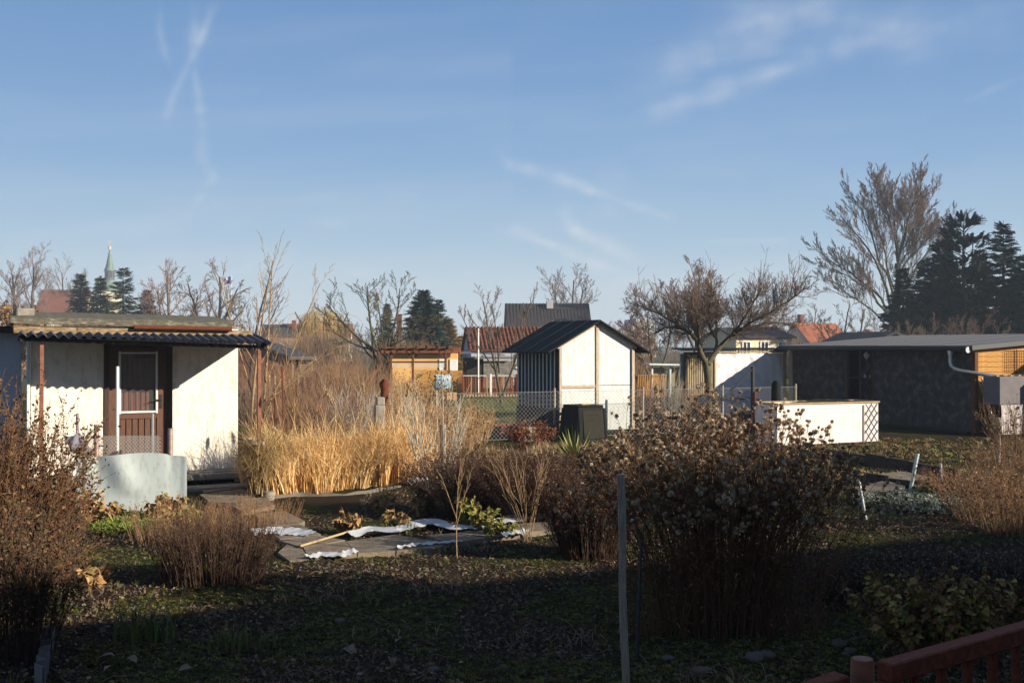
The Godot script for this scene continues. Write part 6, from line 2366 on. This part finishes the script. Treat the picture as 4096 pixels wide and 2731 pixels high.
# ---------------------------------------------------------------- near plants
func near_plants() -> void:
	var leaf := leaf_mesh(M.leaf, .32, .35)
	# the tall aster bush with fluffy seed heads
	var o := thing("aster_bush", "tall brown aster bush full of pale fluffy seed heads behind the grey stake", "shrub", on(725, 8.35))
	var b := MB.new()
	var tips := []
	tips.append_array(fan(b, 300, 1.4, 1.92, .42, 1.02, .0042, 3, .2, .75, Vector3(-.05, 0, 0), Vector3(1.05, 1, .7)))
	tips.append_array(fan(b, 90, 1.1, 1.45, .3, .95, .004, 3, .18, .8, Vector3(.45, 0, .05), Vector3(1.0, 1, .7)))
	tips.append_array(fan(b, 60, 1.0, 1.35, .25, .8, .004, 3, .18, .6, Vector3(-.5, 0, .15), Vector3(1.0, 1, .7)))
	part("stems", b, M.aster_stem, o)
	var heads := []
	var tw := MB.new()
	for t in tips:
		if t[0].y < .8:
			continue
		for k in (3 if rng.randf() < .4 else 2):
			var d := tilt(t[1], rr(.1, .7))
			d = (d + Vector3.UP * .5).normalized()
			var e: Vector3 = t[0] + d * rr(.03, .11)
			tw.tube(PackedVector3Array([t[0], e]), PackedFloat32Array([.0016, .0012]), 3)
			heads.append(e)
	part("twigs", tw, M.aster_stem, o)
	var hm := star_mesh(M.fluff, 26, 5)
	var hmats := []
	for c in [lin(.5, .39, .27), lin(.42, .31, .2), lin(.56, .46, .34), lin(.32, .21, .125)]:
		var m2: StandardMaterial3D = M.fluff.duplicate()
		m2.albedo_color = Color(c.r, c.g, c.b).linear_to_srgb()
		hmats.append(star_mesh(m2, 26, 5))
	heads.sort_custom(func(p, q): return p.z + p.y * .6 > q.z + q.y * .6)
	var xf := []
	var cc := []
	for i in heads.size():
		var x := Transform3D(Basis.from_euler(rv(3)).scaled(Vector3.ONE * rr(.014, .0235)), heads[i])
		if i < 300:
			part("seed_head", hmats[rng.randi() % 4], null, o, x)
		else:
			xf.append(x)
			cc.append(pick([lin(.48, .37, .25), lin(.4, .29, .18), lin(.28, .18, .11)]))
	many("seed_heads", hm, xf, cc, o)
	leaves_at(o, "withered_leaves", leaf_mesh(M.leaf, .1, .7), tips, 3, .044, .6, [lin(.2, .095, .045), lin(.15, .07, .036), lin(.26, .13, .06)], .8)
	# the same kind, small, standing apart
	# low dark bushes covered with tiny pale seeds
	var speck := star_mesh(M.fluff, 9, 8)
	var q := [["dark seed bush left, behind the thin canes", 486, 13.9, 1.05, .95, 1.15, .62], ["dark seed bush in the middle, behind the path", 556, 13.5, 1.05, .92, 1.2, .6], ["dark seed bush right, nearest the tall aster bush", 592, 11.2, .6, .95, 1.0, .9]]
	for s in q:
		var r := thing("seed_bush", s[0], "shrub", on(s[1], s[2]))
		var sb := MB.new()
		var tp := fan(sb, 900, s[4] * .6, s[4], s[3] * .6, s[3], .0026, 5, .12, .35, Vector3.ZERO, Vector3(s[5], 1, s[6]))
		part("stems", sb, M.stem_dark, r)
		var xs := []
		var cs := []
		for t in tp:
			if t[0].y < .22:
				continue
			for k in 3:
				xs.append(Transform3D(Basis.from_euler(rv(3)).scaled(Vector3.ONE * rr(.006, .012)), t[0] - t[1] * rr(-.02, .04) + rv(.012)))
				cs.append(pick([lin(.13, .066, .038), lin(.08, .04, .026), lin(.3, .2, .13), lin(.095, .046, .029), lin(.11, .056, .033)]))
		many("seeds", speck, xs, cs, r)
	# thin canes in front of the bushes
	var PC := tree_p(1, [6, 0], [.45, .4], [.28, .5], [.25, .3], .0022, [.45, .2], [.04, .07], [7, 3])
	bare_tree("slender_cane", "slender pale forked stem standing at the near edge of the path", on(457, 11.1), [[Vector3.ZERO, Vector3(-.03, 1, 0), 1.0, .007], [Vector3(0, .35, 0), Vector3(.3, 1, 0), .6, .004], [Vector3(0, .4, 0), Vector3(-.35, 1, .1), .5, .004], [Vector3(0, .5, 0), Vector3(.12, 1, 0), .5, .004]], PC, M.bark_tan, M.bark_tan, "", "plant")
	var st := []
	for i in 13:
		var t := (i - 7.0) / 6.0
		st.append([Vector3(rr(-.04, .04), 0, rr(-.04, .04)), Vector3(t * .42, 1, rr(-.1, .1)), rr(.75, 1.05), .0038])
	bare_tree("cane_clump", "clump of thin bare canes fanning out at the far edge of the path", on(527, 12.1), st, PC, M.bark_tan, M.bark_tan, "", "plant")
	# bushy dark tuft on the left
	o = thing("dark_stalk_tuft", "dense tuft of dark upright dry stalks left of the path", "plant", on(214, 10.0))
	b = MB.new()
	tips = fan(b, 620, .45, .7, .45, .62, .0028, 2, .09, .15, Vector3.ZERO, Vector3(1.05, 1, .6))
	part("stems", b, M.stem_dark, o)
	xf = []
	cc = []
	for t in tips:
		for k in 3:
			xf.append(Transform3D(Basis.from_euler(rv(3)).scaled(Vector3.ONE * rr(.005, .009)), t[0] - t[1] * rr(0, .16) + rv(.008)))
			cc.append(pick([lin(.12, .065, .04), lin(.09, .05, .032), lin(.2, .12, .08)]))
	many("seeds", speck, xf, cc, o)
	# sunlit stalks behind it
	for i in 2:
		var r := shrub("thin_stalk_patch", ["patch of thin sunlit dry stalks between sheet and dark tuft", "patch of thin reddish dry stalks between tuft and dry grass"][i], on([178, 252][i], [12.2, 13.0][i]), 230, .25, [.5, .42][i], .5, .6, .0025, 2, .08, M.stem_brown, "", "dry stalks", .1, Vector3(1.1, 1, .8))
		var xs := []
		var cs := []
		for t in r[1]:
			xs.append(Transform3D(Basis.from_euler(rv(3)).scaled(Vector3.ONE * rr(.006, .01)), t[0]))
			cs.append(pick([lin(.16, .09, .055), lin(.22, .13, .08)]))
		many("seeds", speck, xs, cs, r[0])
	# big bush at the left edge
	o = thing("leafy_bush", "large twiggy bush with small reddish brown leaves at the left edge", "shrub", on(-14, 8.6))
	b = MB.new()
	tips = fan(b, 380, 1.15, 2.0, .36, .9, .0042, 9, .28, .5)
	tips.append_array(fan(b, 150, .6, 1.25, .4, .86, .004, 8, .24, .9))
	tips.append_array(fan(b, 30, 1.9, 2.2, .25, .8, .004, 6, .2, .3))
	part("stems", b, M.aster_stem, o)
	xf = []
	cc = []
	for t in tips:
		for k in 5:
			var p: Vector3 = t[0] - t[1] * rr(0, .24)
			if rng.randf() < .35 and p.y < .5:
				continue
			var d: Vector3 = (t[1] + rv(1.0)).normalized()
			xf.append(Transform3D(frame(d).rotated(d, rr(-2, 2)).scaled(Vector3.ONE * rr(.016, .036)), p))
			cc.append(pick([lin(.11, .052, .028), lin(.09, .046, .026), lin(.2, .105, .05), lin(.075, .06, .024), lin(.12, .07, .034)]))
	many("leaves", leaf, xf, cc, o)
	var lb := thing("leafy_bush", "lower dark twiggy bush in front of the large one, in the lower left corner", "shrub", on(10, 7.5))
	b = MB.new()
	tips = fan(b, 170, .6, 1.25, .3, .52, .004, 7, .22, .6)
	part("stems", b, M.stem_dark, lb)
	xf = []
	cc = []
	for t in tips:
		for k in 4:
			var d: Vector3 = (t[1] + rv(1.0)).normalized()
			xf.append(Transform3D(frame(d).rotated(d, rr(-2, 2)).scaled(Vector3.ONE * rr(.016, .034)), t[0] - t[1] * rr(0, .22)))
			cc.append(pick([lin(.12, .06, .032), lin(.1, .055, .03), lin(.17, .1, .05), lin(.08, .07, .03)]))
	many("leaves", leaf, xf, cc, lb)
	# the leafy bush in the lower right
	var big := leaf_mesh(M.leaf, .42, .3)
	o = thing("hydrangea_bush", "low bush with yellowing broad leaves behind the red brown fence", "shrub", on(938, 7.5))
	b = MB.new()
	tips = fan(b, 110, .35, .66, .3, .66, .005, 4, .14, .4, Vector3.ZERO, Vector3(1.0, 1, .75))
	part("stems", b, M.stem_brown, o)
	xf = []
	cc = []
	for t in tips:
		for k in 6:
			var d: Vector3 = (Vector3(t[1].x, -.1, t[1].z) + rv(.8)).normalized()
			xf.append(Transform3D(frame(d).rotated(d, rr(-.7, .7)).scaled(Vector3.ONE * rr(.03, .062)), t[0] - t[1] * rr(0, .14)))
			cc.append(pick([lin(.22, .17, .04), lin(.2, .11, .045), lin(.13, .12, .035), lin(.16, .07, .04), lin(.28, .21, .07)]))
	# the largest leaves as separate pieces
	var order := range(xf.size())
	order.sort_custom(func(p, r): return xf[p].origin.z > xf[r].origin.z)
	var lm := {}
	var rest := []
	var restc := []
	for i in order.size():
		var k: int = order[i]
		if i < 260:
			var key := i % 5
			if not lm.has(key):
				var m3: StandardMaterial3D = M.leaf.duplicate()
				var c: Color = [lin(.22, .17, .04), lin(.2, .11, .045), lin(.13, .12, .035), lin(.16, .07, .04), lin(.28, .21, .07)][key]
				m3.albedo_color = c.linear_to_srgb()
				lm[key] = leaf_mesh(m3, .42, .3)
			part("leaf", lm[key], null, o, xf[k])
		else:
			rest.append(xf[k])
			restc.append(cc[k])
	many("leaves", big, rest, restc, o)
	# heather like dark mounds on the right
	var hm2 := [["dark heather mound right of the big aster bush", 860, 9.4, .75, .4], ["dark heather mound in the middle right", 925, 9.8, .8, .36], ["dark heather mound near the right picture edge", 995, 9.6, .75, .42]]
	for s in hm2:
		var r := shrub("heather_mound", s[0], on(s[1], s[2]), 330, s[4] * .6, s[4], .4, s[3], .0028, 3, .09, M.stem_dark, "", "shrub", .5, Vector3(1.1, 1, .8))
		leaves_at(r[0], "leaves", leaf, r[1], 2, .026, .06, [lin(.1, .075, .06), lin(.07, .05, .04), lin(.2, .17, .14), lin(.09, .06, .035)])
	# dry twig thicket right, sunlit
	for i in 4:
		var s: Array = [[985, 13.6, .75], [1012, 12.6, .8], [960, 15.2, .5], [1010, 16.0, .9]][i]
		var r := shrub("twig_thicket", ["sunlit twig thicket right of the silvery plants", "twig thicket at the right picture edge", "low twigs at the right end of the edging slabs", "tall dry stalks at the right edge before the scraggly bush"][i], on(s[0], s[1]), 150, s[2] * .5, s[2], .35, .62, .0035, 5, .16, M.stem_brown, "", "dry stalks", .3)
		leaves_at(r[0], "dry_leaves", leaf, r[1], 1, .03, .1, [lin(.2, .12, .075), lin(.28, .18, .12), lin(.14, .08, .05)])
	# withered perennials
	var wl := [["withered curled brown plant on the bed left of the seed bush", 384, 14.3, .28], ["withered twisted brown plant beside the dark seed bush", 422, 13.9, .3], ["withered pale brown plant at the white sheet strip", 398, 12.9, .26], ["withered dark brown plant at the cane on the path", 350, 12.6, .3], ["wilted yellowing plant left of the sheet, by the leafy bush", 112, 13.4, .28], ["wilted brown plant under the right part of the sheet", 158, 13.4, .36], ["tall wilted brown plant at the right corner of the sheet", 172, 13.6, .42], ["wilted brown plant leaning on the left edge of the sheet", 89, 13.3, .55], ["wilted pale leaf plant at the foot of the leafy bush", 92, 9.9, .2]]
	for s in wl:
		var r := shrub("withered_plant", s[0], on(s[1], s[2]), 16, s[3] * .6, s[3], .06, .17, .005, 2, .07, M.stem_tan, "", "plant", .3)
		leaves_at(r[0], "withered_leaves", leaf_mesh(M.leaf, .4, .9), r[1], 4, .065, .14, [lin(.3, .17, .08), lin(.24, .13, .06), lin(.36, .23, .1), lin(.2, .15, .05)], 1.2)
	var gl := [["yellow green leafy plant before the dark seed bush, tallest", 468, 12.9, .42], ["yellow green leafy plant behind the thin canes", 486, 12.7, .28], ["small yellow green plant beside the cane clump", 500, 12.3, .2], ["bright green weedy plant right of the sheet corner", 186, 12.9, .3], ["small bright weed before the edging slabs", 925, 15.2, .3]]
	for s in gl:
		var r := shrub("leafy_plant", s[0], on(s[1], s[2]), 18, s[3] * .6, s[3], .08, .2, .004, 3, .08, M.stem_tan, "", "plant", .3)
		leaves_at(r[0], "leaves", leaf_mesh(M.leaf, .3, .3), r[1], 4, .06, .1, [lin(.17, .17, .04), lin(.24, .2, .05), lin(.12, .13, .035)], .5)
	# iris like clumps in the shade
	var strap: StandardMaterial3D = M.leaf.duplicate()
	strap.albedo_color = lin(.1, .115, .035).linear_to_srgb()
	var ib := blade_mesh(strap, 1.5, .022, 4)
	for s in [["strappy green leaf clump in the left foreground", 145, 8.1, .26, 60], ["strappy leaf clump between left foreground and centre", 243, 7.9, .2, 70], ["small tuft of bladed grass beside the cane on the path", 395, 12.6, .2, 30]]:
		var r := thing("leaf_clump", s[0], "plant", on(s[1], s[2]))
		for i in s[4]:
			var an := rr(0, TAU)
			var h: float = s[3] * rr(.6, 1.2)
			var m := MeshInstance3D.new()
			m.name = "blade"
			m.mesh = ib
			m.transform = Transform3D(sc(Basis(Vector3.UP, an), Vector3(h * 2.2, h, h)), Vector3(rr(-.22, .22), 0, rr(-.12, .12)))
			r.add_child(m, true)
	T.erase("x")
	# corrugated bed border at the lower left
	b = MB.new()
	for sd in [0.0, .008]:
		b.grid(60, 2, func(u, v): return Vector3(lerpf(-3.42, -3.02, u) + .035 * sin(u * 40) + sd, -.02 + v * .17, -8.0 + u * 1.1))
	tag(part("bed_border", b, M.tank, self), "pale corrugated bed border in the lower left corner", "edging")
	# stones, pale leaves
	var sm := []
	for k in 3:
		var s := MB.new()
		s.grid(8, 5, func(u, v):
			var a: float = u * TAU
			var f: float = PI * v
			var r: float = 1.0 + .22 * sin(a * 2 + k) * sin(f * 2 + k) + .12 * cos(a * 3 + k * 2)
			return Vector3(cos(a) * sin(f) * r, cos(f) * .5 * r, sin(a) * sin(f) * r * .75))
		sm.append(s.mesh(M.stone))
	var sl := [["flat stone under the big aster bush, right", 755, 7.5, .085], ["flat pale stone beside the flat stone under the aster bush", 768, 7.6, .07], ["small stone in the shade right of the grey stake", 668, 7.5, .05], ["angular brown stone near the lower picture edge", 700, 7.15, .07], ["pale stone at the foot of the hydrangea bush, left", 838, 7.9, .07], ["second pale stone at the foot of the hydrangea bush", 850, 7.75, .055], ["round stone in the lower middle foreground", 435, 7.35, .05], ["small round stone beside the lower middle stone", 425, 7.45, .03], ["stone in the shaded moss left of centre", 340, 8.6, .05]]
	for i in sl.size():
		var s: Array = sl[i]
		tag(part("stone", sm[i % 3], null, self, Transform3D(Basis(Vector3.UP, rr(0, 6)).scaled(Vector3.ONE * s[3]), on(s[1], s[2], s[3] * .25))), s[0], "stone")
	var pale: StandardMaterial3D = M.leaf.duplicate()
	pale.albedo_color = lin(.2, .155, .12).linear_to_srgb()
	var pl := leaf_mesh(pale, .3, .4)
	var ll := [[116, 7.6], [121, 7.5], [127, 7.55], [96, 7.4], [104, 7.25], [192, 7.35], [76, 8.2], [390, 7.6], [345, 7.9], [220, 7.7], [395, 8.0], [905, 7.2]]
	for s in ll:
		tag(part("fallen_leaf", pl, null, self, Transform3D(Basis.from_euler(Vector3(rr(-.4, .2), rr(0, 6), rr(-.5, .5))).scaled(Vector3.ONE * rr(.09, .15)), on(s[0], s[1], .03))), "large pale curled dead leaf lying on the shaded ground", "leaf", "pale fallen leaves in the foreground")

# ---------------------------------------------------------------- what covers the ground
func ground_cover() -> void:
	var inside := func(p: Vector3) -> bool: return absf(p.x) < -p.z * .52 + .6
	var clump := clump_mesh(M.leaf, 18, .9, 2, .11)
	var tuft := MB.new()
	for i in 9:
		var a := i * 2.4
		var s := Vector3(cos(a), 0, sin(a))
		var t := Vector3(-s.z, 0, s.x) * .045
		tuft.tri(s * .12 - t, s * .12 + t, s * (.35 + .3 * sin(i * 3.1)) + Vector3.UP * (.75 + .3 * cos(i * 1.7)))
	var tm := tuft.mesh(M.leaf)
	var xm := []; var cm := []
	var xg := []; var cg := []
	var xl := []; var cl := []
	var xt := []; var ct := []
	var xp := []; var cp := []
	var off_path := func(p: Vector3) -> bool:
		var s := p.dot(U) ; var n := p.dot(N)
		var path_d := absf((p.z + 11.2) + (p.x + 2.4) * .64)
		return not (path_d < .42 and p.x > -2.7 and p.x < .9)
	for i in 90000:
		var z := -rr(6.4, 1.0) if false else -lerpf(6.4, 24.0, pow(rng.randf(), 1.5))
		var p := Vector3(rr(-1, 1) * (-z * .5 + .6), 0, z)
		if not off_path.call(p):
			continue
		if p.x < -2.2 and p.z < -14.6:
			continue
		p.y = ground(p.x, p.z)
		var m := patch.get_noise_2d(p.x * 9, p.z * 9) + .5 * patch.get_noise_2d(p.x * 40 + 300, p.z * 40)
		var k := rng.randf()
		if m > .02 and k < .7:
			xm.append(Transform3D(Basis.from_euler(Vector3(rr(-.3, .3), rr(0, 6), rr(-.3, .3))).scaled(Vector3.ONE * rr(.014, .04)), p))
			cm.append(pick([lin(.1, .11, .024), lin(.075, .088, .02), lin(.15, .145, .032), lin(.12, .085, .034), lin(.08, .055, .03)]))
		elif k < .06 + (.05 if m > 0 else 0.0):
			xg.append(Transform3D(Basis(Vector3.UP, rr(0, 6)).scaled(Vector3.ONE * rr(.03, .075)), p))
			cg.append(pick([lin(.1, .12, .03), lin(.2, .15, .06), lin(.26, .18, .09), lin(.07, .09, .025)]))
		elif k < .4:
			xl.append(Transform3D(Basis.from_euler(Vector3(rr(-.6, .4), rr(0, 6), rr(-.8, .8))).scaled(Vector3.ONE * rr(.014, .045)), p + Vector3.UP * .01))
			cl.append(pick([lin(.15, .09, .05), lin(.2, .12, .07), lin(.1, .065, .04), lin(.25, .18, .12)]))
		elif k < .48:
			var d := Vector3(rr(-1, 1), rr(-.05, .25), rr(-1, 1)).normalized()
			xt.append(Transform3D(sc(frame(d), Vector3(.8, .8, rr(.06, .2))), p + Vector3.UP * .012))
			ct.append(pick([lin(.15, .095, .06), lin(.1, .065, .042), lin(.24, .16, .1)]))
		else:
			xp.append(Transform3D(Basis.from_euler(rv(3)).scaled(Vector3.ONE * rr(.006, .022)), p + Vector3.UP * .004))
			cp.append(pick([lin(.09, .075, .06), lin(.06, .05, .04), lin(.2, .18, .15)]))
	tag(many("moss_and_weeds", clump, xm, cm, self), "low green moss and weeds covering the garden beds", "ground cover")
	tag(many("grass_tufts", tm, xg, cg, self), "small grass tufts scattered over the garden beds", "grass")
	tag(many("dead_leaves", leaf_mesh(M.leaf, .34, .35), xl, cl, self), "small brown dead leaves scattered over the beds", "leaves")
	var tw := MB.new()
	tw.tube(PackedVector3Array([Vector3(0, 0, -.5), Vector3(.03, .04, 0), Vector3(0, 0, .5)]), PackedFloat32Array([.003, .003, .002]), 3)
	tag(many("dry_twigs", tw.mesh(M.leaf), xt, ct, self), "thin dry twigs lying scattered over the beds", "twigs")
	tag(many("soil_crumbs", star_mesh(M.fluff, 10, 4), xp, cp, self), "small stones and soil crumbs on the beds", "pebbles")
	# short cut stems
	var xs := []; var cs := []
	for c in [[330, 9.3, 60, .5], [430, 9.7, 50, .4], [462, 11.6, 60, .3], [725, 7.0, 60, .35], [560, 8.1, 45, .35], [388, 8.3, 30, .4]]:
		for i in c[2]:
			var p := on(c[0], c[1]) + Vector3(rr(-1, 1) * c[3], 0, rr(-.5, .5) * c[3])
			var d := (Vector3.UP + rv(.6)).normalized()
			xs.append(Transform3D(sc(frame(d), Vector3(1, 1, rr(.05, .14))), p + d * .03))
			cs.append(pick([lin(.25, .17, .11), lin(.16, .1, .07), lin(.35, .26, .18)]))
	tag(many("cut_stems", tw.mesh(M.leaf), xs, cs, self), "short stubble of cut back perennials in the beds", "stubble")
	# silvery cushion plants
	xs = []; cs = []
	for i in 1500:
		var a := rr(0, TAU)
		var q := sqrt(rng.randf())
		var p := on(925, 15.0) + Vector3(cos(a) * q * 1.0, 0, sin(a) * q * .95)
		xs.append(Transform3D(Basis.from_euler(Vector3(rr(-.4, .4), rr(0, 6), rr(-.4, .4))).scaled(Vector3.ONE * rr(.035, .07)), p + Vector3.UP * .16 * sqrt(1 - q * q)))
		cs.append(pick([lin(.2, .22, .17), lin(.28, .29, .23), lin(.14, .16, .11)]))
	tag(many("silver_plants", clump, xs, cs, self), "cushion of silvery grey green plants right of the big bush", "ground cover")
	# the lawn, and bright weeds under the sheet
	xs = []; cs = []
	for i in 9000:
		var z := -rr(27, 44)
		var p := Vector3(rr(-3.6, 1.2) + (-z - 27) * -.05, 0, z)
		xs.append(Transform3D(Basis(Vector3.UP, rr(0, 6)).scaled(Vector3.ONE * rr(.05, .11)), Vector3(p.x, ground(p.x, p.z), p.z)))
		cs.append(pick([lin(.13, .14, .04), lin(.2, .17, .07), lin(.1, .12, .03)]))
	tag(many("lawn_grass", tm, xs, cs, self), "short winter grass of the lawn beyond the fence", "grass")
	xs = []; cs = []
	for i in 900:
		var p := on(rr(92, 192), rr(12.6, 14.0))
		xs.append(Transform3D(Basis.from_euler(Vector3(rr(-.4, .4), rr(0, 6), rr(-.4, .4))).scaled(Vector3.ONE * rr(.05, .11)), p + Vector3.UP * rr(0, .04)))
		cs.append(pick([lin(.17, .22, .04), lin(.12, .17, .03), lin(.25, .25, .06)]))
	tag(many("sheet_weeds", clump, xs, cs, self), "fresh green weeds growing under the pale sheet", "weeds")
	# bed with dry clods and leaves towards the dark shed
	xs = []; cs = []
	for i in 3000:
		var z := -rr(17.5, 25)
		var p := Vector3(rr(5.2, 12.0), 0, z)
		if (p - Vector3(8.13, 0, -24)).dot(N) < .1 and (p - Vector3(8.13, 0, -24)).dot(U) < .1:
			continue
		xs.append(Transform3D(Basis.from_euler(Vector3(rr(-.5, .5), rr(0, 6), rr(-.5, .5))).scaled(Vector3.ONE * rr(.05, .13)), Vector3(p.x, ground(p.x, p.z), p.z)))
		cs.append(pick([lin(.15, .13, .035), lin(.2, .12, .06), lin(.11, .08, .04), lin(.14, .15, .04), lin(.24, .15, .08)]))
	tag(many("bed_plants", clump, xs, cs, self), "low green and brown plants on the bed before the dark shed", "ground cover")
